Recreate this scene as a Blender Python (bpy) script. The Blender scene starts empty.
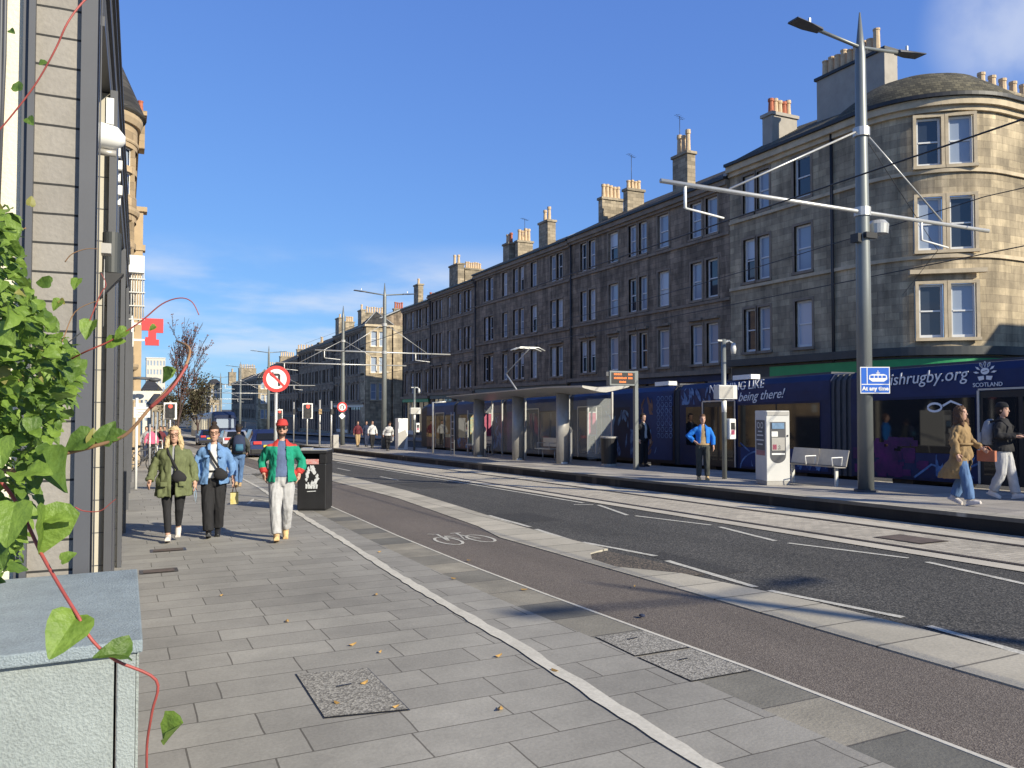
import bpy, bmesh, math, random
from mathutils import Vector, Matrix, noise
random.seed(7)
C = bpy.context.scene
COL = C.collection
R = math.radians
# ------------------------------------------------------------------ camera, sky, sun, exposure
YAW, PITCH = 25.82, 1.718
cam_d = bpy.data.cameras.new('camera'); cam = bpy.data.objects.new('camera', cam_d); COL.objects.link(cam)
cam.location = (0, 0, 1.75)
cam.rotation_euler = (R(90 + PITCH), 0, -R(YAW))
cam_d.sensor_width = 36; cam_d.lens = 800 / 1024 * 36
cam_d.clip_start = 0.05; cam_d.clip_end = 4000
C.camera = cam
SUN_EL = 27.0
sdir = Vector((0.445, -0.893, 0)).normalized()            # towards the sun, on the plan
SUN_AZ = math.atan2(sdir.x, sdir.y)
w = bpy.data.worlds.new('World'); C.world = w; w.use_nodes = True
nt = w.node_tree; N = nt.nodes; L = nt.links
bg = N['Background']
sky = N.new('ShaderNodeTexSky'); sky.sky_type = 'NISHITA'; sky.sun_disc = False
sky.sun_elevation = R(SUN_EL); sky.sun_rotation = SUN_AZ
sky.air_density = 1.0; sky.dust_density = 0.25; sky.ozone_density = 3.2; sky.altitude = 50
bg.inputs[1].default_value = 0.15
tc = N.new('ShaderNodeTexCoord'); sep = N.new('ShaderNodeSeparateXYZ'); L.new(tc.outputs['Generated'], sep.inputs[0])
def wm(op, a, b=None, clamp=False):
    n = N.new('ShaderNodeMath'); n.operation = op; n.use_clamp = clamp
    for i, v in enumerate((a, b)):
        if v is None: continue
        if isinstance(v, (int, float)): n.inputs[i].default_value = v
        else: L.new(v, n.inputs[i])
    return n.outputs[0]
# thin cloud sheet: project the direction on a plane high above
zc = wm('MAXIMUM', sep.outputs[2], 0.02)
px = wm('DIVIDE', sep.outputs[0], wm('ADD', zc, 0.12)); py = wm('DIVIDE', sep.outputs[1], wm('ADD', zc, 0.12))
cmb = N.new('ShaderNodeCombineXYZ'); L.new(px, cmb.inputs[0]); L.new(py, cmb.inputs[1])
nz = N.new('ShaderNodeTexNoise'); nz.inputs['Scale'].default_value = 1.1; nz.inputs['Detail'].default_value = 9; nz.inputs['Roughness'].default_value = 0.52
L.new(cmb.outputs[0], nz.inputs['Vector'])
def smooth(v, a, b):
    n = N.new('ShaderNodeMapRange'); n.interpolation_type = 'SMOOTHSTEP'; n.inputs[1].default_value = a; n.inputs[2].default_value = b
    L.new(v, n.inputs[0]); return n.outputs[0]
band = wm('MULTIPLY', smooth(sep.outputs[2], 0.02, 0.09), wm('SUBTRACT', 1.0, smooth(sep.outputs[2], 0.15, 0.21)))
thin = wm('MULTIPLY', smooth(nz.outputs[0], 0.40, 0.68), wm('MULTIPLY', band, 0.62))
def dirmask(v, c0, c1):
    d = N.new('ShaderNodeVectorMath'); d.operation = 'DOT_PRODUCT'; d.inputs[1].default_value = Vector(v).normalized()
    L.new(tc.outputs['Generated'], d.inputs[0]); return smooth(d.outputs['Value'], c0, c1)
nz2 = N.new('ShaderNodeTexNoise'); nz2.inputs['Scale'].default_value = 6; nz2.inputs['Detail'].default_value = 7; L.new(tc.outputs['Generated'], nz2.inputs['Vector'])
puff = wm('MULTIPLY', dirmask((.795, .475, .385), 0.9945, 0.9999), wm('MULTIPLY', smooth(nz2.outputs[0], 0.36, 0.60), 0.55))
cl = wm('ADD', thin, puff, True)
# low pale air along the horizon comes with the sky model; mix clouds on top
mixc = N.new('ShaderNodeMixRGB'); L.new(cl, mixc.inputs[0]); mixc.inputs[2].default_value = (4.0, 4.25, 4.75, 1)
# the clear, slightly violet autumn blue: a per-channel response on the sky model
ss = N.new('ShaderNodeSeparateColor'); L.new(sky.outputs[0], ss.inputs[0]); sc3 = N.new('ShaderNodeCombineColor')
for i_, (k_, g_) in enumerate(((.305, .58), (.50, .62), (.84, .42))):
    L.new(wm('DIVIDE', wm('MULTIPLY', wm('POWER', wm('MULTIPLY', ss.outputs[i_], .2007), g_), k_), .2007), sc3.inputs[i_])
hi = N.new('ShaderNodeMixRGB'); L.new(smooth(sep.outputs[2], .55, .85), hi.inputs[0]); L.new(sc3.outputs[0], hi.inputs[1])
hz_ = N.new('ShaderNodeVectorMath'); hz_.operation = 'MULTIPLY'; hz_.inputs[1].default_value = (.75, .62, .50); L.new(sc3.outputs[0], hz_.inputs[0]); L.new(hz_.outputs[0], hi.inputs[2])
L.new(hi.outputs[0], mixc.inputs[1])
L.new(mixc.outputs[0], bg.inputs[0])
sun_d = bpy.data.lights.new('sun', 'SUN'); sun = bpy.data.objects.new('sun', sun_d); COL.objects.link(sun)
sun_d.energy = 5.0; sun_d.angle = R(0.5); sun_d.color = (1.0, 0.91, 0.72)
sv = Vector((sdir.x * math.cos(R(SUN_EL)), sdir.y * math.cos(R(SUN_EL)), math.sin(R(SUN_EL))))
sun.rotation_euler = sv.to_track_quat('Z', 'Y').to_euler(); sun.location = (20, -40, 40)
C.view_settings.view_transform = 'Standard'; C.view_settings.look = 'None'
C.view_settings.exposure = 0.42; C.view_settings.gamma = 1

# ------------------------------------------------------------------ materials
def mat(name, col, rough=0.8, var=0.15, scale=3.0, metal=0.0, bump=0.0, bscale=40.0, spec=0.5, coat=0.0, col2=None, fine=0.0):
    m = bpy.data.materials.new(name); m.use_nodes = True
    t = m.node_tree; n = t.nodes; l = t.links; b = n['Principled BSDF']
    b.inputs['Roughness'].default_value = rough; b.inputs['Metallic'].default_value = metal
    b.inputs['Specular IOR Level'].default_value = spec; b.inputs['Coat Weight'].default_value = coat
    tcn = n.new('ShaderNodeTexCoord')
    nzz = n.new('ShaderNodeTexNoise'); nzz.inputs['Scale'].default_value = scale; nzz.inputs['Detail'].default_value = 8; nzz.inputs['Roughness'].default_value = 0.65
    l.new(tcn.outputs['Object'], nzz.inputs['Vector'])
    cr = n.new('ShaderNodeValToRGB'); cr.color_ramp.elements[0].position = 0.3; cr.color_ramp.elements[1].position = 0.7
    c2 = col2 if col2 else tuple(min(1, c * (1 + var)) for c in col)
    c1 = tuple(c * (1 - var) for c in col) if not col2 else col
    cr.color_ramp.elements[0].color = (*c1, 1); cr.color_ramp.elements[1].color = (*c2, 1)
    l.new(nzz.outputs[0], cr.inputs[0]); out = cr.outputs[0]
    if fine:
        f = n.new('ShaderNodeTexNoise'); f.inputs['Scale'].default_value = bscale; f.inputs['Detail'].default_value = 3
        l.new(tcn.outputs['Object'], f.inputs['Vector'])
        mr = n.new('ShaderNodeMapRange'); mr.inputs[1].default_value = 0.3; mr.inputs[2].default_value = 0.7; mr.inputs[3].default_value = 1 - fine; mr.inputs[4].default_value = 1 + fine
        l.new(f.outputs[0], mr.inputs[0])
        mx = n.new('ShaderNodeVectorMath'); mx.operation = 'SCALE'; l.new(out, mx.inputs[0]); l.new(mr.outputs[0], mx.inputs['Scale']); out = mx.outputs[0]
    l.new(out, b.inputs['Base Color'])
    if bump:
        nb = n.new('ShaderNodeTexNoise'); nb.inputs['Scale'].default_value = bscale; nb.inputs['Detail'].default_value = 5
        l.new(tcn.outputs['Object'], nb.inputs['Vector'])
        bp = n.new('ShaderNodeBump'); bp.inputs['Strength'].default_value = bump; bp.inputs['Distance'].default_value = 0.02
        l.new(nb.outputs[0], bp.inputs['Height']); l.new(bp.outputs[0], b.inputs['Normal'])
    return m
def brickmat(name, c1, c2, mortar, bw, rh, msize=0.012, mode='ground', stain=(0.6, 1.15), sscale=0.6, rough=0.85, bump=0.4, offset=0.5, fine=0.1, squash=1.0, sscale2=None, mott=0.25, spots=0.0, soot=0.0):
    """courses of blocks: mode ground uses plan x,y; wall uses along-wall and height"""
    m = bpy.data.materials.new(name); m.use_nodes = True
    t = m.node_tree; n = t.nodes; l = t.links; b = n['Principled BSDF']; b.inputs['Roughness'].default_value = rough
    g = n.new('ShaderNodeNewGeometry'); s = n.new('ShaderNodeSeparateXYZ'); l.new(g.outputs['Position'], s.inputs[0])
    cb = n.new('ShaderNodeCombineXYZ')
    if mode == 'ground': l.new(s.outputs[0], cb.inputs[0]); l.new(s.outputs[1], cb.inputs[1])
    elif mode == 'along': l.new(s.outputs[1], cb.inputs[0]); l.new(s.outputs[0], cb.inputs[1])
    else:
        sb = n.new('ShaderNodeMath'); sb.operation = 'SUBTRACT'; l.new(s.outputs[1], sb.inputs[0]); l.new(s.outputs[0], sb.inputs[1])
        l.new(sb.outputs[0], cb.inputs[0]); l.new(s.outputs[2], cb.inputs[1])
    br = n.new('ShaderNodeTexBrick'); br.inputs['Scale'].default_value = 1; br.inputs['Brick Width'].default_value = bw; br.inputs['Row Height'].default_value = rh
    br.inputs['Mortar Size'].default_value = msize; br.inputs['Mortar Smooth'].default_value = 0.15; br.inputs['Bias'].default_value = 0.0
    br.offset = offset; br.squash = squash; br.squash_frequency = 3; br.offset_frequency = 2
    br.inputs['Color1'].default_value = (*c1, 1); br.inputs['Color2'].default_value = (*c2, 1); br.inputs['Mortar'].default_value = (*mortar, 1)
    # the joints wander a little
    wn = n.new('ShaderNodeTexNoise'); wn.inputs['Scale'].default_value = 1.7; l.new(cb.outputs[0], wn.inputs['Vector'])
    wv = n.new('ShaderNodeVectorMath'); wv.operation = 'MULTIPLY_ADD'; wv.inputs[1].default_value = (0.03, 0.03, 0); l.new(wn.outputs['Color'], wv.inputs[0]); l.new(cb.outputs[0], wv.inputs[2])
    l.new(wv.outputs[0], br.inputs['Vector'])
    st = n.new('ShaderNodeTexNoise'); st.inputs['Scale'].default_value = sscale; st.inputs['Detail'].default_value = 9; st.inputs['Roughness'].default_value = 0.68
    l.new(cb.outputs[0], st.inputs['Vector'])
    mr = n.new('ShaderNodeMapRange'); mr.inputs[1].default_value = 0.32; mr.inputs[2].default_value = 0.66; mr.inputs[3].default_value = stain[0]; mr.inputs[4].default_value = stain[1]
    l.new(st.outputs[0], mr.inputs[0])
    fn = n.new('ShaderNodeTexNoise'); fn.inputs['Scale'].default_value = 45; fn.inputs['Detail'].default_value = 4; l.new(g.outputs['Position'], fn.inputs['Vector'])
    mf = n.new('ShaderNodeMapRange'); mf.inputs[1].default_value = 0.3; mf.inputs[2].default_value = 0.7; mf.inputs[3].default_value = 1 - fine; mf.inputs[4].default_value = 1 + fine
    l.new(fn.outputs[0], mf.inputs[0])
    mm = n.new('ShaderNodeMath'); mm.operation = 'MULTIPLY'; l.new(mr.outputs[0], mm.inputs[0]); l.new(mf.outputs[0], mm.inputs[1])
    # second, coarser per-block tint
    br2 = n.new('ShaderNodeTexBrick'); br2.inputs['Scale'].default_value = 1; br2.inputs['Brick Width'].default_value = bw; br2.inputs['Row Height'].default_value = rh
    br2.inputs['Mortar Size'].default_value = 0; br2.offset = offset; br2.squash = squash; br2.squash_frequency = 3; br2.offset_frequency = 2
    br2.inputs['Color1'].default_value = (1 - mott, 1 - mott, 1 - mott, 1); br2.inputs['Color2'].default_value = (1 + mott * .7, 1 + mott * .65, 1 + mott * .55, 1); br2.inputs['Mortar'].default_value = (1, 1, 1, 1)
    l.new(wv.outputs[0], br2.inputs['Vector'])
    m2 = n.new('ShaderNodeVectorMath'); m2.operation = 'MULTIPLY'; l.new(br.outputs[0], m2.inputs[0]); l.new(br2.outputs[0], m2.inputs[1])
    sc = n.new('ShaderNodeVectorMath'); sc.operation = 'SCALE'; l.new(m2.outputs[0], sc.inputs[0]); l.new(mm.outputs[0], sc.inputs['Scale'])
    res = sc.outputs[0]
    if spots:      # trodden gum and dark drips
        vo = n.new('ShaderNodeTexVoronoi'); vo.inputs['Scale'].default_value = 3.1; l.new(cb.outputs[0], vo.inputs['Vector'])
        sx = n.new('ShaderNodeSeparateColor'); l.new(vo.outputs['Color'], sx.inputs[0])
        th = n.new('ShaderNodeMath'); th.operation = 'MULTIPLY'; th.inputs[1].default_value = 0.075; l.new(sx.outputs[0], th.inputs[0])
        ls = n.new('ShaderNodeMath'); ls.operation = 'LESS_THAN'; l.new(vo.outputs['Distance'], ls.inputs[0]); l.new(th.outputs[0], ls.inputs[1])
        rr = n.new('ShaderNodeMapRange'); rr.inputs[3].default_value = 1 - spots; rr.inputs[4].default_value = 1 + spots * .9; l.new(sx.outputs[1], rr.inputs[0])
        mxx = n.new('ShaderNodeMix'); mxx.inputs[2].default_value = 1.0; l.new(ls.outputs[0], mxx.inputs[0]); l.new(rr.outputs[0], mxx.inputs[3])
        s2 = n.new('ShaderNodeVectorMath'); s2.operation = 'SCALE'; l.new(res, s2.inputs[0]); l.new(mxx.outputs[0], s2.inputs['Scale']); res = s2.outputs[0]
        bs = n.new('ShaderNodeTexNoise'); bs.inputs['Scale'].default_value = .22; bs.inputs['Detail'].default_value = 6; bs.inputs['Roughness'].default_value = .7; l.new(cb.outputs[0], bs.inputs['Vector'])
        b3 = n.new('ShaderNodeMapRange'); b3.inputs[1].default_value = .38; b3.inputs[2].default_value = .62; b3.inputs[3].default_value = .84; b3.inputs[4].default_value = 1.1; l.new(bs.outputs[0], b3.inputs[0])
        s3 = n.new('ShaderNodeVectorMath'); s3.operation = 'SCALE'; l.new(res, s3.inputs[0]); l.new(b3.outputs[0], s3.inputs['Scale']); res = s3.outputs[0]
    if soot:       # vertical soot streaks
        mpp = n.new('ShaderNodeMapping'); mpp.inputs['Scale'].default_value = (1.1, .16, 1); l.new(cb.outputs[0], mpp.inputs[0])
        so = n.new('ShaderNodeTexNoise'); so.inputs['Scale'].default_value = 1.4; so.inputs['Detail'].default_value = 7; so.inputs['Roughness'].default_value = .65; l.new(mpp.outputs[0], so.inputs['Vector'])
        b3 = n.new('ShaderNodeMapRange'); b3.inputs[1].default_value = .40; b3.inputs[2].default_value = .62; b3.inputs[3].default_value = 1 - soot; b3.inputs[4].default_value = 1.08; l.new(so.outputs[0], b3.inputs[0])
        s3 = n.new('ShaderNodeVectorMath'); s3.operation = 'SCALE'; l.new(res, s3.inputs[0]); l.new(b3.outputs[0], s3.inputs['Scale']); res = s3.outputs[0]
    l.new(res, b.inputs['Base Color'])
    bp = n.new('ShaderNodeBump'); bp.inputs['Strength'].default_value = bump; bp.inputs['Distance'].default_value = 0.01
    iv = n.new('ShaderNodeMath'); iv.operation = 'MULTIPLY_ADD'; iv.inputs[1].default_value = -1.0; l.new(br.outputs['Fac'], iv.inputs[0]); l.new(fn.outputs[0], iv.inputs[2])
    l.new(iv.outputs[0], bp.inputs['Height']); l.new(bp.outputs[0], b.inputs['Normal'])
    return m
def speckle(name, c, dark, light, scale=160, rough=0.9, blot=0.25, bscale=0.5, bump=0.5):
    """aggregate surface: asphalt or exposed stones"""
    m = bpy.data.materials.new(name); m.use_nodes = True
    t = m.node_tree; n = t.nodes; l = t.links; b = n['Principled BSDF']; b.inputs['Roughness'].default_value = rough
    g = n.new('ShaderNodeNewGeometry')
    v = n.new('ShaderNodeTexVoronoi'); v.inputs['Scale'].default_value = scale; l.new(g.outputs['Position'], v.inputs['Vector'])
    cr = n.new('ShaderNodeValToRGB'); e = cr.color_ramp.elements; e[0].color = (*dark, 1); e[1].color = (*light, 1); e[0].position = 0.15; e[1].position = 0.95
    k = e.new(0.55); k.color = (*c, 1)
    sp = n.new('ShaderNodeSeparateColor'); l.new(v.outputs['Color'], sp.inputs[0]); l.new(sp.outputs[0], cr.inputs[0])
    st = n.new('ShaderNodeTexNoise'); st.inputs['Scale'].default_value = bscale; st.inputs['Detail'].default_value = 10; st.inputs['Roughness'].default_value = 0.6
    mp = n.new('ShaderNodeMapping'); mp.inputs['Scale'].default_value = (1.6, 0.5, 1); l.new(g.outputs['Position'], mp.inputs[0]); l.new(mp.outputs[0], st.inputs['Vector'])
    mr = n.new('ShaderNodeMapRange'); mr.inputs[1].default_value = 0.3; mr.inputs[2].default_value = 0.7; mr.inputs[3].default_value = 1 - blot; mr.inputs[4].default_value = 1 + blot
    l.new(st.outputs[0], mr.inputs[0])
    sc = n.new('ShaderNodeVectorMath'); sc.operation = 'SCALE'; l.new(cr.outputs[0], sc.inputs[0]); l.new(mr.outputs[0], sc.inputs['Scale'])
    l.new(sc.outputs[0], b.inputs['Base Color'])
    bp = n.new('ShaderNodeBump'); bp.inputs['Strength'].default_value = bump; bp.inputs['Distance'].default_value = 0.006
    l.new(v.outputs['Distance'], bp.inputs['Height']); l.new(bp.outputs[0], b.inputs['Normal'])
    return m
def glass(name, base=(0.03, 0.04, 0.05), rough=0.04, alpha=1.0, ior=1.6):
    m = bpy.data.materials.new(name); m.use_nodes = True
    b = m.node_tree.nodes['Principled BSDF']; b.inputs['Base Color'].default_value = (*base, 1); b.inputs['Roughness'].default_value = rough
    b.inputs['IOR'].default_value = ior; b.inputs['Specular IOR Level'].default_value = 0.6; b.inputs['Alpha'].default_value = alpha
    return m
def emis(name, col, s=1.0):
    m = bpy.data.materials.new(name); m.use_nodes = True
    b = m.node_tree.nodes['Principled BSDF']; b.inputs['Base Color'].default_value = (*[c * .3 for c in col], 1)
    b.inputs['Emission Color'].default_value = (*col, 1); b.inputs['Emission Strength'].default_value = s
    return m
M = {}
M['slab'] = brickmat('paving_slabs', (.305, .29, .262), (.345, .33, .298), (.13, .12, .105), .74, .36, .0055, stain=(.80, 1.12), sscale=.8, bump=.2, offset=.43, fine=.07, squash=.8, mott=.06, spots=.28)
M['setts'] = brickmat('small_setts', (.20, .185, .17), (.27, .25, .23), (.1, .09, .085), .24, .12, .006, stain=(.75, 1.15), mott=.25)
M['edge'] = brickmat('edge_slabs', (.20, .195, .175), (.31, .285, .235), (.12, .11, .10), 2.0, .62, .008, stain=(.72, 1.12), sscale=1.6, mott=.28, offset=0, fine=.06, spots=.2)
M['platslab'] = brickmat('platform_slabs', (.36, .33, .30), (.42, .39, .35), (.18, .17, .16), .5, .9, .008, stain=(.8, 1.1), mott=.1)
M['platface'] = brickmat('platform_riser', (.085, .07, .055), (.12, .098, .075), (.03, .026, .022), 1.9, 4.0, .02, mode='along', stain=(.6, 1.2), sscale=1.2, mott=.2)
M['kerb'] = brickmat('pale_granite_kerb', (.45, .415, .34), (.51, .47, .39), (.17, .155, .13), 2.0, .62, .012, mode='ground', stain=(.76, 1.06), sscale=.8, bump=.2, mott=.08, offset=0)
M['trackbed'] = brickmat('track_setts', (.47, .425, .35), (.54, .49, .405), (.30, .27, .225), .2, .1, .006, mode='ground', stain=(.74, 1.08), sscale=.5, mott=.1)
M['tracksmooth'] = mat('track_concrete', (.52, .475, .395), .85, .16, 1.1, fine=.08)
M['asphalt'] = speckle('road_asphalt', (.055, .053, .049), (.026, .026, .026), (.14, .132, .12), 70, blot=.28)
M['asphalt_far'] = speckle('ground_asphalt', (.085, .083, .08), (.06, .06, .06), (.12, .12, .12), 60, blot=.2)
M['bike'] = speckle('cycle_lane_asphalt', (.138, .118, .102), (.10, .082, .072), (.21, .18, .155), 110, blot=.20)
M['inset'] = speckle('exposed_aggregate', (.29, .275, .245), (.17, .16, .145), (.43, .41, .37), 75, blot=.08)
M['paint'] = mat('road_paint', (.54, .52, .46), .7, .3, 14, fine=.25, bscale=60)
M['line'] = mat('white_stone_line', (.60, .57, .50), .8, .14, 3, fine=.1)
M['rail'] = mat('steel_rail', (.12, .10, .085), .45, .2, 4, metal=.6)
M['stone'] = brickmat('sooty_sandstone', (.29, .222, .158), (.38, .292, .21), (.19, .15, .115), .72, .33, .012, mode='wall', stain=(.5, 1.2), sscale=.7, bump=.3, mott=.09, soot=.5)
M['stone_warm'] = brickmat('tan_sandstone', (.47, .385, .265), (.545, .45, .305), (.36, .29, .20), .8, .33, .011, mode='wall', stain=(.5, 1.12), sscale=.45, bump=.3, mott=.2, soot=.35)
M['stone_gold'] = brickmat('golden_sandstone', (.40, .295, .18), (.47, .35, .215), (.29, .22, .14), .7, .33, .01, mode='wall', stain=(.72, 1.1), sscale=.7, mott=.15)
M['trim'] = mat('dressed_stone', (.25, .20, .152), .85, .3, 1.4, bump=.15)
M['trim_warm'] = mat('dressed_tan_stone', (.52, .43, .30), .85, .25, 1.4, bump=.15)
M['trim_gold'] = mat('dressed_golden_stone', (.43, .325, .205), .85, .15, 1.4, bump=.1)
M['slate'] = brickmat('roof_slates', (.042, .040, .040), (.066, .061, .056), (.025, .025, .025), .28, .2, .012, mode='wall', stain=(.6, 1.2), bump=.6, mott=.3)
M['slate_moss'] = brickmat('mossy_slates', (.085, .078, .055), (.125, .112, .075), (.045, .04, .03), .3, .16, .014, mode='wall', stain=(.6, 1.2), bump=.7, mott=.3)
M['lead'] = mat('lead_flashing', (.30, .31, .32), .6, .15, 3)
M['render'] = mat('grey_render', (.36, .33, .29), .9, .12, 1.5, bump=.2)
M['harl'] = brickmat('chimney_stone', (.30, .25, .18), (.40, .335, .245), (.22, .18, .13), .5, .25, .012, mode='wall', stain=(.6, 1.1), mott=.2)
M['pot'] = mat('buff_clay_pot', (.58, .43, .27), .8, .18, 5)
M['pot_red'] = mat('red_clay_pot', (.42, .13, .07), .8, .2, 5)
M['sash'] = mat('white_sash_paint', (.72, .73, .73), .5, .06, 3)
M['pane_d'] = glass('dark_pane', (.03, .04, .06), .03, ior=1.6)
M['pane_m'] = glass('net_sky_tint_pane', (.30, .36, .46), .1, ior=1.5)  # net curtain tone, with reflected sky painted in as pale blue
M['half'] = None; M['pane_l'] = glass('blind_sky_tint_pane', (.55, .60, .68), .15, ior=1.5)  # blind behind glass; its blue-white also stands in for mirrored sky
M['iron'] = mat('black_iron', (.025, .025, .028), .5, .2, 3)
M['pole'] = mat('grey_green_steel', (.185, .20, .20), .42, .06, 2, metal=.25, spec=.6)
M['galv'] = mat('galvanised_steel', (.52, .52, .51), .4, .08, 6, metal=.45)
M['steel'] = mat('brushed_steel', (.42, .405, .38), .42, .1, 8, metal=.3)
M['white'] = mat('white_powder_coat', (.82, .82, .80), .45, .04, 3)
M['offwhite'] = mat('pale_grey_panel', (.60, .60, .58), .45, .05, 3)
M['black'] = mat('black_plastic', (.018, .018, .02), .42, .2, 4)
M['darkgrey'] = mat('dark_grey_metal', (.075, .078, .09), .5, .1, 2)
M['blacksign'] = mat('charcoal_sign_panel', (.045, .05, .052), .5, .2, 2)
M['red'] = mat('red_paint', (.62, .035, .03), .4, .06, 4)
M['redsign'] = mat('red_shop_sign', (.70, .05, .055), .45, .04, 4)
M['blue'] = mat('sign_blue', (.02, .13, .58), .4, .04, 4)
M['green'] = mat('green_shop_fascia', (.03, .30, .10), .5, .1, 2)
M['navy'] = mat('navy_tram_wrap', (.010, .020, .065), .5, .35, .7, spec=.3)
M['navyblue'] = mat('blue_tram_wrap', (.010, .034, .13), .5, .35, .9, spec=.3)
M['tramdark'] = mat('tram_dark_side', (.016, .016, .024), .5, .2, 1, spec=.3)
M['purple'] = mat('purple_tram_pattern', (.010, .016, .05), .5, .2, 1.6, col2=(.13, .015, .14), spec=.3)
M['bluefig'] = mat('pale_blue_print', (.01, .03, .14), .5, .2, 4.2, col2=(.16, .32, .60), spec=.3)
M['skinprint'] = mat('warm_print', (.03, .02, .03), .5, .2, 4, col2=(.26, .14, .11), spec=.3)
M['letters'] = mat('white_lettering', (.80, .82, .86), .5, .04, 3)
M['tramglass'] = glass('tram_window', (.012, .014, .018), .04, ior=1.5)
M['bellows'] = mat('grey_bellows', (.065, .07, .08), .7, .1, 3)
M['clear'] = glass('shelter_glass', (.75, .8, .8), .02, alpha=.22, ior=1.5)
M['amber'] = emis('amber_display', (1.0, .22, .04), 1.1)
M['lampred'] = emis('red_signal_light', (1.0, .08, .05), 1.4)
M['tail'] = emis('red_tail_light', (1.0, .05, .04), .5)
M['yellow'] = mat('yellow_plate', (.75, .55, .05), .5, .05, 4)
M['screen'] = mat('screen_blue', (.18, .28, .42), .2, .2, 12)
M['pink'] = mat('pink_poster', (.40, .08, .15), .5, .2, 7)
M['carblue'] = mat('dark_blue_car_paint', (.02, .03, .10), .25, .05, 2, metal=.3, coat=.8)
M['carsilver'] = mat('silver_car_paint', (.45, .46, .48), .3, .05, 2, metal=.5, coat=.8)
M['tyre'] = mat('tyre_rubber', (.02, .02, .02), .85, .1, 5)
M['cream'] = mat('cream_render', (.74, .68, .54), .9, .07, 2, bump=.3, bscale=60)
M['box'] = mat('pale_blue_cabinet', (.27, .305, .305), .75, .10, 6, bump=.45, bscale=120, fine=.12)
M['box_top'] = mat('pale_blue_lid', (.25, .30, .33), .8, .16, 5, bump=.5, bscale=140, fine=.16)
M['leafA'] = mat('leaf_green', (.12, .21, .028), .5, .3, 42, col2=(.25, .38, .065), bump=.3, bscale=90)
M['leafB'] = mat('leaf_dark_green', (.06, .12, .02), .5, .3, 36, col2=(.15, .25, .04), bump=.3, bscale=90)
M['leafC'] = mat('leaf_yellow', (.26, .25, .07), .55, .2, 10)
M['stemred'] = mat('red_vine_stem', (.34, .07, .06), .55, .25, 20)
M['stemtan'] = mat('woody_vine_stem', (.30, .17, .09), .7, .3, 18)
M['twig'] = mat('tree_bark', (.075, .05, .045), .9, .25, 6)
M['rust'] = mat('russet_leaves', (.16, .06, .045), .8, .3, 3)
M['olive'] = mat('olive_leaves', (.055, .05, .025), .8, .3, 3)
M['litleaf'] = mat('fallen_leaf', (.45, .27, .08), .8, .3, 9)
M['tower'] = mat('white_tower_panels', (.56, .53, .46), .8, .06, 1)
M['skin'] = mat('skin', (.50, .30, .22), .5, .08, 9)
for n_, c_ in dict(parka=(.125, .145, .065), denim=(.13, .25, .47), tealgreen=(.005, .25, .155), blkcloth=(.014, .014, .017), whitecloth=(.6, .6, .6), paletrouser=(.42, .42, .43),
                   bluegrey=(.10, .14, .26), blond=(.50, .38, .21), darkhair=(.03, .018, .013), redcloth=(.50, .045, .04), maroon=(.12, .02, .03), tanshoe=(.66, .45, .22), jeans=(.09, .17, .33), trench=(.27, .18, .085),
                   brownbag=(.36, .13, .075), brightblue=(.01, .17, .62), olivegrey=(.05, .055, .05), greycloth=(.30, .31, .34), pinkcloth=(.55, .12, .22), khaki=(.40, .28, .15), shoewhite=(.66, .60, .56), hairbrown=(.11, .06, .035), navycloth=(.02, .03, .07)).items():
    M[n_] = mat(n_, c_, .85, .16, 9, bump=.25, bscale=120)
M['blond'].node_tree.nodes['Principled BSDF'].inputs['Roughness'].default_value = .55
def planks(name, c, rowh, dark):
    return brickmat(name, c, tuple(x * 1.06 for x in c), dark, 9.0, rowh, .006, mode='wall', stain=(.9, 1.06), sscale=3, bump=.35, mott=.05, fine=.06)
M['plank'] = planks('grey_plank_cladding', (.27, .25, .225), .142, (.03, .03, .03))
M['plank_dark'] = planks('charcoal_board_cladding', (.085, .088, .095), .15, (.02, .02, .02))
M['pier'] = mat('light_pier_panel', (.50, .47, .40), .8, .08, 2)

M['gully'] = speckle('gully_debris', (.09, .08, .068), (.05, .045, .04), (.24, .19, .14), 60, blot=.3)
for k_ in ('leafA', 'leafB', 'leafC'):      # thin leaves let some sun through
    t_ = M[k_].node_tree; b_ = t_.nodes['Principled BSDF']; o_ = t_.nodes['Material Output']
    tr = t_.nodes.new('ShaderNodeBsdfTranslucent'); mx = t_.nodes.new('ShaderNodeMixShader'); mx.inputs[0].default_value = .32
    src = b_.inputs['Base Color'].links[0].from_socket; t_.links.new(src, tr.inputs[0]); t_.links.new(b_.outputs[0], mx.inputs[1]); t_.links.new(tr.outputs[0], mx.inputs[2]); t_.links.new(mx.outputs[0], o_.inputs[0])
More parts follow.
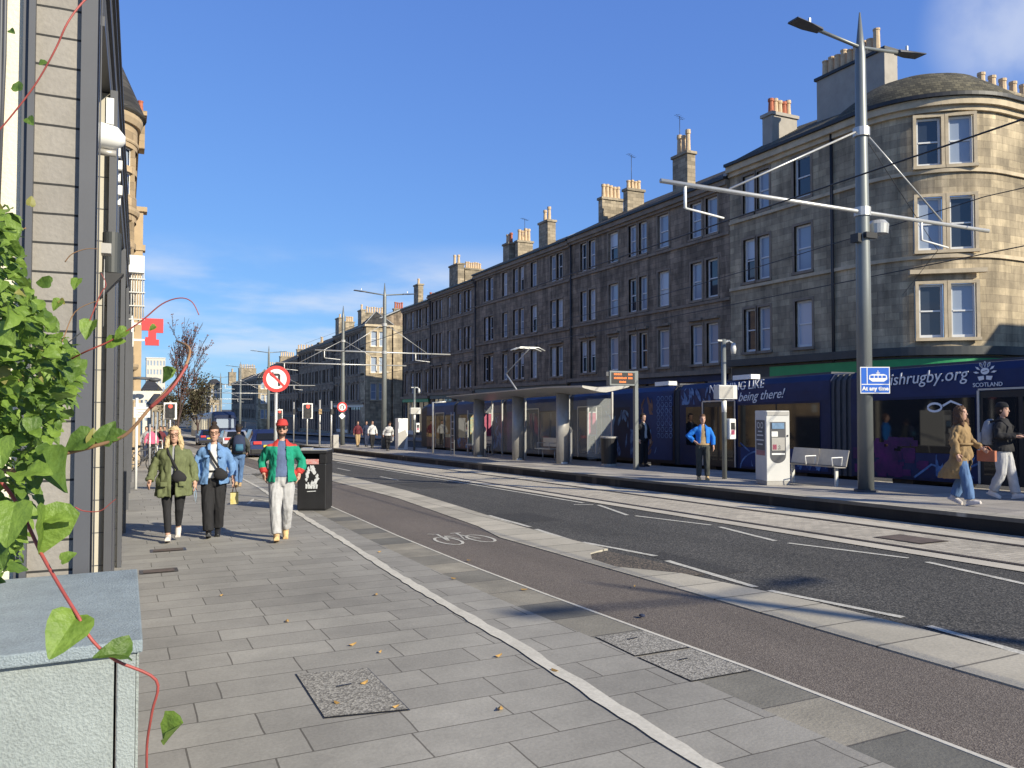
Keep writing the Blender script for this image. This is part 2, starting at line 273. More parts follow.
# ------------------------------------------------------------------ helpers
SL = 0.021
def gz(y, h=0.0):
    y2 = max(-120.0, min(260.0, y)); return -SL * y2 + h
ORG = {}
class MB:
    def __init__(s): s.v = []; s.f = []; s.m = []; s.sm = []
    def add(s, vs, fs, mi=0, smooth=False):
        o = len(s.v); s.v += [tuple(v) for v in vs]; s.f += [tuple(i + o for i in f) for f in fs]; s.m += [mi] * len(fs); s.sm += [smooth] * len(fs); return s
    def quad(s, a, b, c, d, mi=0): return s.add([a, b, c, d], [(0, 1, 2, 3)], mi)
    def box(s, x0, x1, y0, y1, z0, z1, mi=0, fn=None):
        v = [(x, y, z) for z in (z0, z1) for y in (y0, y1) for x in (x0, x1)]
        if fn: v = [fn(*p) for p in v]
        return s.add(v, [(0, 2, 3, 1), (4, 5, 7, 6), (0, 1, 5, 4), (2, 6, 7, 3), (0, 4, 6, 2), (1, 3, 7, 5)], mi)
    def tube(s, pts, rad, n=8, mi=0, cap=True, smooth=True, flat=None):
        pts = [Vector(p) for p in pts]
        if isinstance(rad, (int, float)): rad = [rad] * len(pts)
        vs = []; fs = []; up = None
        for i, p in enumerate(pts):
            d = (pts[min(i + 1, len(pts) - 1)] - pts[max(i - 1, 0)])
            if d.length < 1e-9: d = Vector((0, 0, 1))
            d.normalize()
            if up is None:
                up = Vector((0, 1, 0)) if abs(d.y) < .8 else Vector((1, 0, 0))
            x = up.cross(d)
            if x.length < 1e-6: x = Vector((1, 0, 0)).cross(d)
            x.normalize(); y = d.cross(x).normalized(); up = y
            rr = rad[i]; rx, ry = rr if isinstance(rr, tuple) else (rr, rr)
            for k in range(n):
                a = 2 * math.pi * k / n; vs.append(p + x * math.cos(a) * rx + y * math.sin(a) * ry)
        for i in range(len(pts) - 1):
            for k in range(n):
                a = i * n + k; b = i * n + (k + 1) % n; fs.append((a, b, b + n, a + n))
        if cap: fs.append(tuple(reversed(range(n)))); fs.append(tuple(range((len(pts) - 1) * n, len(pts) * n)))
        return s.add(vs, fs, mi, smooth)
    def loft(s, rings, n=16, mi=0, smooth=True):
        """rings: (cx, cy, cz, rx, ry) stacked upwards"""
        vs = []; fs = []
        for (cx, cy, cz, rx, ry) in rings:
            for k in range(n):
                a = 2 * math.pi * k / n; vs.append((cx + rx * math.cos(a), cy + ry * math.sin(a), cz))
        for i in range(len(rings) - 1):
            for k in range(n):
                a = i * n + k; b = i * n + (k + 1) % n; fs.append((a, b, b + n, a + n))
        fs.append(tuple(reversed(range(n)))); fs.append(tuple(range((len(rings) - 1) * n, len(rings) * n)))
        return s.add(vs, fs, mi, smooth)
    def ball(s, c, r, n=12, mi=0):
        rx, ry, rz = r if isinstance(r, tuple) else (r, r, r); rg = []
        m = max(6, n // 2 + 1)
        for i in range(m + 1):
            t = math.pi * (i + .02) / (m + .04); rg.append((c[0], c[1], c[2] - rz * math.cos(t), max(1e-4, rx * math.sin(t)), max(1e-4, ry * math.sin(t))))
        return s.loft(rg, n, mi)
    def prism(s, poly, axis, a, b, mi=0):
        """poly of 2D points extruded along axis from a to b (x: poly=(y,z); y: poly=(x,z); z: poly=(x,y))"""
        f = {'x': lambda p, t: (t, p[0], p[1]), 'y': lambda p, t: (p[0], t, p[1]), 'z': lambda p, t: (p[0], p[1], t)}[axis]
        n = len(poly); vs = [f(p, a) for p in poly] + [f(p, b) for p in poly]
        fs = [tuple(range(n)), tuple(reversed(range(n, 2 * n)))] + [(i, i + n, (i + 1) % n + n, (i + 1) % n) for i in range(n)]
        return s.add(vs, fs, mi)
    def build(s, name, mats, parent=None, fixn=True, bevel=0, kind=None):
        if not isinstance(mats, (list, tuple)): mats = [mats]
        me = bpy.data.meshes.new(name)
        o = ORG.get(parent.name, Vector((0, 0, 0))) if parent else Vector((0, 0, 0))
        me.from_pydata([Vector(v) - o for v in s.v], [], s.f); me.update()
        me.polygons.foreach_set('material_index', s.m); me.polygons.foreach_set('use_smooth', s.sm)
        for m in mats: me.materials.append(m)
        if fixn:
            bm = bmesh.new(); bm.from_mesh(me); bmesh.ops.recalc_face_normals(bm, faces=bm.faces); bm.to_mesh(me); bm.free()
        ob = bpy.data.objects.new(name, me); COL.objects.link(ob)
        if parent: ob.parent = parent; ORG[ob.name] = o
        if bevel:
            b = ob.modifiers.new('bevel', 'BEVEL'); b.width = bevel; b.segments = 2; b.limit_method = 'ANGLE'
        if kind: ob['kind'] = kind
        return ob
def tag(o, label, cat, group=None, kind=None):
    o['label'] = label; o['category'] = cat
    if group: o['group'] = group
    if kind: o['kind'] = kind
    return o
def thing(name, label, cat, loc=(0, 0, 0), group=None):
    o = bpy.data.objects.new(name, None); COL.objects.link(o); o.location = loc; o.empty_display_size = .3
    ORG[o.name] = Vector(loc); return tag(o, label, cat, group)
def single(mb, name, mats, label, cat, loc, group=None, bevel=0, **k):
    """a thing that is one mesh, origin at its base; vertices given in world coordinates"""
    L0 = Vector(loc); mb.v = [Vector(v) - L0 for v in mb.v]
    o = mb.build(name, mats, None, bevel=bevel, **k); o.location = loc; return tag(o, label, cat, group)
def struct(mb, name, m, fixn=True): return mb.build(name, m, None, fixn=fixn, kind='structure')
def dup(root, loc, label=None, rotz=None):
    def cp(o, par):
        c = o.copy(); COL.objects.link(c); c.parent = par
        for ch in [x for x in bpy.data.objects if x.parent == o]: cp(ch, c)
        return c
    r = cp(root, None); r.location = loc
    if rotz is not None: r.rotation_euler.z = rotz
    if label: r['label'] = label
    return r
def textmesh(txt, size, name, m, parent, origin, ax, ay, shear=0, depth=.004, align='LEFT', bold=0.0):
    cu = bpy.data.curves.new('t', 'FONT'); cu.body = txt; cu.size = size; cu.extrude = depth; cu.shear = shear; cu.align_x = align; cu.offset = bold; cu.resolution_u = 3
    ob = bpy.data.objects.new('t', cu); COL.objects.link(ob)
    dg = bpy.context.evaluated_depsgraph_get(); me = bpy.data.meshes.new_from_object(ob.evaluated_get(dg))
    bpy.data.objects.remove(ob); bpy.data.curves.remove(cu)
    ax = Vector(ax); ay = Vector(ay); az = ax.cross(ay)
    T = Matrix(((ax.x, ay.x, az.x, origin[0]), (ax.y, ay.y, az.y, origin[1]), (ax.z, ay.z, az.z, origin[2]), (0, 0, 0, 1)))
    o = ORG.get(parent.name, Vector((0, 0, 0)))
    me.transform(Matrix.Translation(-o) @ T); me.materials.clear(); me.materials.append(m); me.name = name
    r = bpy.data.objects.new(name, me); COL.objects.link(r); r.parent = parent; ORG[r.name] = o; return r
def SonT(u, T):      # street position across, from picture column and distance along the street
    k = (u - 512) / 800; return T * (.4355 + k * .9002) / (.9002 - k * .4355)
def TonS(u, S):
    k = (u - 512) / 800; return S * (.9002 - k * .4355) / (.4355 + k * .9002)
def fdep(S, T): return S * .4355 + T * .9002
def zat(v, S, T): return 1.75 + (408 - v) / 800 * fdep(S, T)
# ------------------------------------------------------------------ ground, road, pavements
def sheet(name, m, rows, h, skirt=None):
    """rows: (T, S0, S1) from near to far; a flat strip that follows the falling street; skirt closes its sides down to that height"""
    mb = MB(); vs = []
    for (T, a, b) in rows: vs += [(a, T, gz(T, h)), (b, T, gz(T, h))]
    mb.add(vs, [(2 * i, 2 * i + 1, 2 * i + 3, 2 * i + 2) for i in range(len(rows) - 1)])
    if skirt is not None:
        n = len(rows); lo = []
        for (T, a, b) in rows: lo += [(a, T, gz(T, skirt)), (b, T, gz(T, skirt))]
        mb.add(vs + lo, [(2 * i, 2 * i + 2, 2 * i + 2 + 2 * n, 2 * i + 2 * n) for i in range(n - 1)] + [(2 * i + 1, 2 * i + 3, 2 * i + 3 + 2 * n, 2 * i + 1 + 2 * n) for i in range(n - 1)]
               + [(0, 1, 2 * n + 1, 2 * n), (2 * n - 2, 2 * n - 1, 4 * n - 1, 4 * n - 2)])
    return struct(mb, name, m, fixn=skirt is not None)
ys = [-3000, -120, 0, 130, 260, 3500]
mb = MB(); vs = []
for y in ys: vs += [(-3000, y, gz(y)), (3000, y, gz(y))]
mb.add(vs, [(2 * i, 2 * i + 1, 2 * i + 3, 2 * i + 2) for i in range(len(ys) - 1)]); struct(mb, 'ground', M['asphalt_far'], False)
def rowsT(pts, T0, T1, n=1):
    return pts
wl = [(-6, 2.6), (3.3, 2.64), (4.3, 2.69), (5.65, 2.76), (7.1, 2.78), (8.7, 2.81), (12, 2.95), (15.4, 3.05), (22.5, 3.36), (32, 3.55), (46, 3.8), (60, 4.0)]
def at_l(pts, T):
    for (a, sa), (b, sb) in zip(pts, pts[1:]):
        if a <= T <= b: return sa + (sb - sa) * (T - a) / (b - a)
    return pts[-1][1] if T > pts[-1][0] else pts[0][1]
pe = [(-6, 3.98), (4.2, 3.95), (6.8, 3.84), (9, 3.80), (12, 3.82), (17, 3.95), (30, 4.6), (60, 5.0), (200, 5.0)]
br = [(-6, 5.2), (9.3, 5.15), (11, 5.12), (12.4, 5.36), (18, 5.75), (24, 5.75), (60, 6.0), (200, 6.0)]
kr = [(-6, 5.88), (8.5, 5.95), (11.5, 5.95), (16, 6.34), (20, 6.62), (28, 6.76), (60, 7.0), (200, 7.0)]
TT = [-6, 0, 2, 3.3, 4.3, 5.65, 7.1, 7.9, 8.7, 9.3, 10, 11, 12, 12.4, 15.4, 17, 18, 20, 22.5, 24, 28, 30, 32, 46, 60, 120, 200]
sheet('road', M['asphalt'], [(T, 4.5, 9.3) for T in (-8, 60, 200)], .004)
sheet('pavement', M['slab'], [(T, -6, at_l(pe, T) - (.5 if T < 30 else 0)) for T in TT], .03)
sheet('pavement_edge_slabs', M['edge'], [(T, at_l(pe, T) - .5, at_l(pe, T)) for T in TT if T <= 30], .03)
sheet('cycle_lane', M['bike'], [(T, at_l(pe, T), at_l(br, T)) for T in TT], .02, skirt=.0)
sheet('pavement_kerb', M['line'], [(T, at_l(pe, T) - .022, at_l(pe, T) + .012) for T in TT if T <= 60], .034, skirt=.01)
sheet('kerb', M['kerb'], [(T, at_l(br, T), at_l(kr, T)) for T in TT if T >= 9.3], .03, skirt=.0)
sheet('kerb', M['kerb'], [(8.1, 5.16, 5.30), (8.7, 5.15, 5.33), (9.1, 5.15, 5.55), (9.3, 5.15, 5.90)], .03, skirt=.0)
sheet('kerb', M['kerb'], [(-6, 5.2, 5.88), (5.6, 5.18, 5.93), (7.4, 5.17, 5.72), (8.1, 5.16, 5.30)], .03, skirt=.0)
sheet('drain_gully', M['gully'], [(7.3, 5.72, 5.98), (8.1, 5.17, 6.0), (9.2, 5.15, 5.9)], .012)
sheet('track_setts', M['trackbed'], [(T, 9.2, 11.97) for T in (-8, 60, 190)], .010)
for a, b in ((9.2, 9.5), (11.12, 11.5)): sheet('track_margin', M['tracksmooth'], [(T, a, b) for T in (-8, 60, 190)], .014)
for s_ in (9.6, 11.02, 17.25, 18.68): sheet('tram_rail', M['rail'], [(T, s_ - .055, s_ + .055) for T in (-8, 60, 190)], .019)
sheet('far_track_setts', M['trackbed'], [(T, 16.6, 19.4) for T in (-8, 60, 190)], .010)
sheet('far_road', M['asphalt'], [(T, 19.6, 25.6) for T in (-8, 60, 200)], .006)
sheet('far_pavement', M['slab'], [(T, 25.8, 31) for T in (-30, 60, 300)], .12, skirt=0)
sheet('tram_platform', M['platslab'], [(T, 12.36, 16.35) for T in (-8, 0, 30, 62)], .26, skirt=0)
sheet('platform_edge', M['kerb'], [(T, 11.99, 12.36) for T in (-8, 0, 30, 62)], .263, skirt=.2)
sheet('platform_riser', M['platface'], [(T, 12.0, 12.2) for T in (-8, 0, 30, 62)], .2, skirt=0)
# painted marks
def strip(pts, wd, h, mb, jit=0.0, seg=0.25):
    """pts in plan (S,T); a ribbon of width wd"""
    P = []
    for (a, b) in zip(pts, pts[1:]):
        n = max(1, int((Vector(b) - Vector(a)).length / seg))
        P += [Vector(a).lerp(Vector(b), i / n) for i in range(n)]
    P.append(Vector(pts[-1])); vs = []
    for i, p in enumerate(P):
        d = (P[min(i + 1, len(P) - 1)] - P[max(i - 1, 0)]).normalized(); nn = Vector((d.y, -d.x))
        a = p + nn * (wd / 2 + random.uniform(-jit, jit)); b = p - nn * (wd / 2 + random.uniform(-jit, jit))
        vs += [(a.x, a.y, gz(a.y, h)), (b.x, b.y, gz(b.y, h))]
    mb.add(vs, [(2 * i, 2 * i + 1, 2 * i + 3, 2 * i + 2) for i in range(len(P) - 1)]); return mb
mb = MB(); strip([(2.6, 0.5)] + [(s, t) for t, s in wl if t > -6][:8], .11, .038, mb, .014, .16); strip([(3.36, 22.5), (3.55, 32), (4.0, 60)], .08, .038, mb); struct(mb, 'white_pavement_line', M['line'], False)
mb = MB()
for a in ([(5.9, 17.7), (6.0, 15.4), (5.9, 13.9)], [(5.98 + .25, 13.9), (6.14, 12.0)], [(6.1, 11.7), (5.98, 10.4)], [(6.03, 10.1), (6.24, 8.6)], [(6.15, 8.25), (5.98, 6.5)], [(5.98, 6.3), (6.2, 4.9)], [(6.13, 4.6), (5.98, 3.3)],
          [(8.9, 37), (8.98, 28.8), (8.98, 15.0)], [(8.62, 14.8), (8.95, 14.55)], [(9.02, 14.45), (8.5, 12.6)], [(8.57, 12.45), (8.89, 10.7)], [(8.86, 10.45), (8.52, 8.85)], [(8.53, 8.6), (8.9, 6.95)], [(8.85, 6.65), (8.5, 5.0)], [(8.55, 4.8), (8.8, 3.2)]):
    strip(a, .085, .010, mb, .006)
for T in (24, 30, 36, 42, 48): strip([(7.7, T), (7.7, T + 2)], .08, .010, mb)
struct(mb, 'road_markings', M['paint'], False)
# cycle symbol
mb = MB()
def bp_(x, y): return (4.58 + x * .95, 11.25 + y * 1.35)
for cx in (-.27, .27):
    strip([bp_(cx + .17 * math.cos(a), -.12 + .30 * math.sin(a)) for a in [i * math.pi / 8 for i in range(17)]], .045, .026, mb, seg=.5)
for l_ in ([(-.27, -.12), (-.12, .25), (.13, .25), (0, -.12), (-.12, .25)], [(0, -.12), (.27, -.12), (.13, .25)], [(-.27, -.12), (-.17, .42), (-.30, .50)], [(.13, .25), (.16, .4)], [(.06, .42), (.25, .42)]):
    strip([bp_(*q) for q in l_], .04, .026, mb, seg=.5)
struct(mb, 'cycle_lane_symbol', M['paint'], False)
mb = MB(); strip([(2.45, 18.3), (2.75, 19.6), (3.05, 18.6)], .07, .036, mb); struct(mb, 'pavement_chevron', M['line'], False)
# worn patches let into the asphalt
mb = MB()
for (x0, x1, y0, y1) in ((6.3, 7.1, 12.6, 14.0), (6.15, 6.5, 7.2, 8.8), (7.2, 8.3, 20.5, 22.5)): mb.add([(x0, y0, gz(y0, .007)), (x1, y0, gz(y0, .007)), (x1, y1, gz(y1, .007)), (x0, y1, gz(y1, .007))], [(0, 1, 2, 3)])
struct(mb, 'road_patch', speckle('patch_asphalt', (.040, .039, .037), (.022, .022, .022), (.09, .085, .08), 80, blot=.2), False)
# inspection covers: aggregate in a dark frame
def cover(q, label):
    loc = (sum(p[0] for p in q) / 4, sum(p[1] for p in q) / 4, 0); loc = (loc[0], loc[1], gz(loc[1], .03))
    t = thing('inspection_cover', label, 'cover', loc)
    c = Vector((loc[0], loc[1])); g = lambda p, h: (p[0], p[1], gz(p[1], h))
    mb = MB(); o = [c + (Vector(p) - c) * 1.035 for p in q]
    mb.add([g(p, .033) for p in o], [(0, 1, 2, 3)]); mb.build('frame', M['iron'], t, fixn=False)
    mb = MB(); mb.add([g(p, .037) for p in q], [(0, 1, 2, 3)]); mb.build('infill', M['inset'], t, fixn=False)
    mb = MB(); strip([(c.x - .05, c.y + .1), (c.x + .05, c.y + .11)], .022, .041, mb); mb.build('lifting_slot', M['iron'], t, fixn=False)
def iron_cover(x0, x1, y0, y1, h, label, m_='iron'):
    t = thing('manhole_cover', label, 'cover', ((x0 + x1) / 2, (y0 + y1) / 2, gz((y0 + y1) / 2, h)))
    mb = MB(); mb.add([(x0, y0, gz(y0, h)), (x1, y0, gz(y0, h)), (x1, y1, gz(y1, h)), (x0, y1, gz(y1, h))], [(0, 1, 2, 3)]); mb.build('frame', M['rail'], t, fixn=False)
    mb = MB(); mb.add([(x0 + .04, y0 + .04, gz(y0, h + .004)), (x1 - .04, y0 + .04, gz(y0, h + .004)), (x1 - .04, y1 - .04, gz(y1, h + .004)), (x0 + .04, y1 - .04, gz(y1, h + .004))], [(0, 1, 2, 3)]); mb.build('plate', mat('worn_brown_plate', (.13, .10, .085), .8, .3, 6), t, fixn=False)
iron_cover(10.0, 10.6, 7.6, 8.4, .016, 'square metal cover set between the near tram rails')
iron_cover(.18, .60, 10.3, 10.6, .034, 'narrow dark drain slab in the pavement by the left wall, nearer one')
iron_cover(.34, .80, 12.0, 12.3, .034, 'narrow dark drain slab in the pavement by the left wall, farther one')
cover([(1.09, 5.66), (1.56, 5.57), (1.56, 4.66), (1.08, 4.76)], 'speckled square aggregate cover set in the paving, nearest the pale blue cabinet')
cover([(3.42, 5.52), (3.86, 5.50), (3.88, 4.95), (3.40, 4.95)], 'speckled aggregate cover beside the cycle lane, farther of the two joined ones')
cover([(3.40, 4.90), (3.88, 4.90), (3.90, 4.30), (3.40, 4.30)], 'speckled aggregate cover beside the cycle lane, nearer of the two joined ones')
lf = [(1.30, 7.2), (1.62, 6.2), (1.75, 5.9), (1.45, 5.25), (1.2, 4.95), (1.5, 4.72), (2.05, 4.4), (2.3, 7.9), (3.1, 10.5), (3.3, 8.3), (2.7, 4.9), (2.5, 5.4), (3.72, 7.4), (4.8, 7.0), (.9, 8.6), (3.9, 9.3)]
for i, (x, y) in enumerate(lf):
    mb = MB(); a = random.uniform(0, 6); s = random.uniform(.022, .038); hh = gz(y, .038)
    vs = [(x + math.cos(a + b) * s * r, y + math.sin(a + b) * s * r, hh + z) for b, r, z in ((0, 1.2, .012), (.7, .7, .004), (2.2, .7, .001), (3.14, 1, .01), (4.0, .7, .0), (5.5, .7, .006))]
    mb.add(vs, [(0, 1, 2, 3), (0, 3, 4, 5)])
    single(mb, 'fallen_leaf', M['litleaf'], 'small dry tan leaf lying on the ground', 'leaf', (x, y, hh), 'fallen leaves on the paving', fixn=False)

# ------------------------------------------------------------------ tenements
def grid_wall(mb, A, Z, opens, Mf, reveal=.2, mi=0):
    """wall over along-values and heights with openings (a0,a1,z0,z1); Mf(a,z,depth) gives a point"""
    A = sorted(set([round(a, 4) for a in A] + [round(q, 4) for o in opens for q in o[:2]])); Z = sorted(set([round(z, 4) for z in Z] + [round(q, 4) for o in opens for q in o[2:4]]))
    for i in range(len(A) - 1):
        for j in range(len(Z) - 1):
            ca = (A[i] + A[i + 1]) / 2; cz = (Z[j] + Z[j + 1]) / 2
            if any(o[0] < ca < o[1] and o[2] < cz < o[3] for o in opens): continue
            mb.quad(Mf(A[i], Z[j], 0), Mf(A[i + 1], Z[j], 0), Mf(A[i + 1], Z[j + 1], 0), Mf(A[i], Z[j + 1], 0), mi)
    for (a0, a1, z0, z1) in opens:
        for (p, q) in (((a0, z0), (a1, z0)), ((a1, z0), (a1, z1)), ((a1, z1), (a0, z1)), ((a0, z1), (a0, z0))):
            mb.quad(Mf(*p, 0), Mf(*q, 0), Mf(*q, reveal), Mf(*p, reveal), mi)
WC = {}
def win_meshes(w_, h_, trim, pane, rec=.17, detail=True):
    """one sash window centred on x, sill at z=0, outside towards -y"""
    k = (round(w_, 2), round(h_, 2), trim, pane, detail)
    if k in WC: return WC[k]
    a = w_ / 2
    def mk(mb, n, m):
        me = bpy.data.meshes.new(n); me.from_pydata(mb.v, [], mb.f); me.polygons.foreach_set('material_index', mb.m); me.update()
        for q in (m if isinstance(m, list) else [m]): me.materials.append(q)
        bm = bmesh.new(); bm.from_mesh(me); bmesh.ops.recalc_face_normals(bm, faces=bm.faces); bm.to_mesh(me); bm.free(); return me
    s = MB(); t = .13
    s.box(-a - t, -a, -.025, .1, 0, h_ + t); s.box(a, a + t, -.025, .1, 0, h_ + t); s.box(-a, a, -.025, .1, h_, h_ + t)
    s.box(-a - t - .03, a + t + .03, -.10, .1, -.14, -.002)
    sa = MB(); f = .10; y0, y1 = rec, rec + .05; m_ = h_ * .5
    sa.box(-a, -a + f, y0, y1, 0, h_); sa.box(a - f, a, y0, y1, 0, h_); sa.box(-a + f, a - f, y0, y1, 0, f * 1.3); sa.box(-a + f, a - f, y0, y1, h_ - f, h_); sa.box(-a + f, a - f, y0 - .015, y1, m_ - .03, m_ + .035)
    p = MB(); yy = y1 - .012; hb = .01 if pane != 'half' else h_ * .55
    if pane == 'half': p.quad((-a + .01, yy, .01), (a - .01, yy, .01), (a - .01, yy, hb), (-a + .01, yy, hb), 1)
    p.quad((-a + .01, yy, hb), (a - .01, yy, hb), (a - .01, yy, h_ - .01), (-a + .01, yy, h_ - .01))
    WC[k] = (mk(s, 'window', M[trim]), mk(sa, 'sash', M['sash']), mk(p, 'pane', M[pane] if pane != 'half' else [M['pane_l'], M['pane_d']])); return WC[k]
def put_window(parent, w_, h_, pos, rot, trim='trim', pane=None):
    pane = pane or random.choice(['pane_d', 'pane_m', 'pane_m', 'pane_l', 'half', 'pane_m'])
    a, b, c = win_meshes(w_, h_, trim, pane)
    o = bpy.data.objects.new('window', a); COL.objects.link(o); o.parent = parent; o.location = Vector(pos) - ORG[parent.name]; o.rotation_euler = (0, 0, rot)
    for n, me in (('sash', b), ('pane', c)):
        q = bpy.data.objects.new(n, me); COL.objects.link(q); q.parent = o
def chimney(parent, u0, uc, u1, ytop, zb, npots, red=False, S0=32.0, mat_='harl', potmat='pot', poth=1.0):
    Tn = TonS(uc, S0); Tf = TonS(u0, S0); S1 = SonT(u1, Tn); zt = zat(ytop, S0, Tn)
    S1 = max(S1, S0 + .6); Tf = max(Tf, Tn + .55)
    mb = MB(); mb.box(S0, S1, Tn, Tf, zb, zt - .18); mb.box(S0 - .09, S1 + .09, Tn - .09, Tf + .09, zt - .18, zt); 
    ch = mb.build('chimney', M[mat_], parent)
    long_s = (S1 - S0) > (Tf - Tn)
    for i in range(npots):
        f = (i + .5) / npots
        x = S0 + .12 + (S1 - S0 - .24) * f if long_s else (S0 + S1) / 2; y = (Tn + Tf) / 2 if long_s else Tn + .1 + (Tf - Tn - .2) * f
        h = poth * random.uniform(.86, 1.1); r = min(.15, ((S1 - S0) if long_s else (Tf - Tn)) / npots * .4)
        p = MB(); p.loft([(x, y, zt, r * 1.1, r * 1.1), (x, y, zt + h * .8, r * .9, r * .9), (x, y, zt + h * .82, r * 1.15, r * 1.15), (x, y, zt + h, r * 1.1, r * 1.1)], 10, smooth=False)
        p.build('chimney_pot', M['pot_red' if (red and i % 3 == 0) else potmat], ch)
    return ch
def aerial(parent, x, y, z, h=1.3):
    m = MB(); m.tube([(x, y, z), (x, y, z + h)], .02, 5); m.tube([(x - .5, y - .3, z + h - .05), (x + .5, y + .3, z + h - .05)], .012, 4)
    for k in range(4): m.tube([(x - .4 + k * .26 - .1, y - .24 + k * .156 + .16, z + h - .05), (x - .4 + k * .26 + .1, y - .24 + k * .156 - .16, z + h - .05)], .01, 4)
    m.build('aerial', M['iron'], parent)
SF = 30.0
def tenement(name, label, T0, T1, rows, wins, zeave, zridge, stonem='stone', trim='trim', ridge=5.2, depth=10.5, shops=(), shop_col='darkgrey', zb=-6, chim=(), aer=(), shopz=None, gable0=False, group=None, detail=True, S=SF):
    zg = gz((T0 + T1) / 2)
    t = thing(name, label, 'tenement', (S, (T0 + T1) / 2, zg), group)
    opens = []
    for (a, b) in wins:
        for (z0, z1) in rows: opens.append((a, b, z0, z1))
    sh = []
    st = (shopz if shopz else rows[0][0] - 1.05)
    for (a, b) in shops: sh.append((a, b, zg + .5, st))
    w_ = MB(); grid_wall(w_, [T0, T1], [zb, zeave], opens + sh, lambda a, z, d: (S + d, a, z))
    gb = [(S, T0, zb), (S + depth, T0, zb), (S + depth, T0, zeave), (S + ridge, T0, zridge), (S, T0, zeave)]
    w_.add(gb, [(0, 1, 2, 3, 4)]); w_.add([(x, T1, z) for x, y, z in gb], [(0, 1, 2, 3, 4)]); w_.quad((S + depth, T0, zb), (S + depth, T1, zb), (S + depth, T1, zeave), (S + depth, T0, zeave))
    w_.build('wall', M[stonem], t)
    r = MB(); e = .32
    for (a, b) in (((S - e, zeave - .02), (S + ridge, zridge + .06)), ((S + ridge, zridge + .06), (S + depth + e, zeave - .02))):
        r.prism([(a[0], a[1]), (b[0], b[1]), (b[0], b[1] + .14), (a[0], a[1] + .14)], 'y', T0 + .005, T1 - .005)
    rf = r.build('roof', M['slate'], t)
    g = MB(); g.box(S - .42, S - .30, T0 + .01, T1 - .01, zeave - .04, zeave + .1); g.build('gutter', M['iron'], rf)
    sk = MB()
    for T in (T0,):
        for (a, b) in (((S - .3, zeave + .1), (S + ridge, zridge + .2)),):
            sk.prism([(a[0], a[1]), (b[0], b[1]), (b[0], b[1] + .16), (a[0], a[1] + .16)], 'y', T - .12, T + .16)
    sk.build('skew', M['lead'], t)
    c = MB(); c.box(S - .30, S - .002, T0 + .006, T1 - .006, zeave - .34, zeave - .03); c.box(S - .16, S - .003, T0 + .006, T1 - .006, zeave - .52, zeave - .342); c.build('cornice', M[trim], t)
    c = MB()
    for (z0, z1) in rows[1:]: c.box(S - .10, S - .003, T0 + .006, T1 - .006, z0 - .33, z0 - .17)
    c.build('string_course', M[trim], t)
    # shop level
    c = MB(); zc = rows[0][0] - .38; c.box(S - .34, S - .003, T0 + .006, T1 - .006, zc - .26, zc); c.build('shop_cornice', M[trim], t)
    if shops:
        f = MB(); f.box(S - .16, S - .004, T0 + .2, T1 - .2, st + .02, zc - .28); f.build('fascia', M[shop_col], t)
        for (a, b) in shops:
            f = MB(); f.box(S + .12, S + .19, a, b, zg + .5, zg + .95); n = max(2, int((b - a) / 1.3))
            for i in range(n + 1):
                y = a + (b - a - .07) * i / n; f.box(S + .12, S + .19, y, y + .07, zg + .95, st)
            q = f.build('shopfront', M[random.choice(['darkgrey', 'offwhite', 'navy', 'iron'])], t)
            p = MB(); p.quad((S + .17, a, zg + .95), (S + .17, b, zg + .95), (S + .17, b, st), (S + .17, a, st)); p.build('shop_pane', M['pane_d'], q)
    for (a, b) in wins:
        for (z0, z1) in rows:
            put_window(t, b - a, z1 - z0, (S, (a + b) / 2, z0), -math.pi / 2, trim)
    # hoods over first-floor windows
    for (a, b) in wins:
        h = MB(); h.box(S - .2, S - .03, a - .12, b + .12, rows[0][1] + .22, rows[0][1] + .36); h.build('hood_mould', M[trim], t)
    d = MB(); 
    d.tube([(S - .11, T1 - .22, zeave - .1), (S - .11, T1 - .22, zg + .2)], .065, 8); d.build('drainpipe', M['iron'], t)
    for cc in chim: chimney(t, *cc)
    for a_ in aer: aerial(t, *a_)
    return t
RB = [(4.3, 6.6), (8.05, 10.25), (11.7, 13.8)]
def sh(rows, d): return [(a + d, b + d) for a, b in rows]
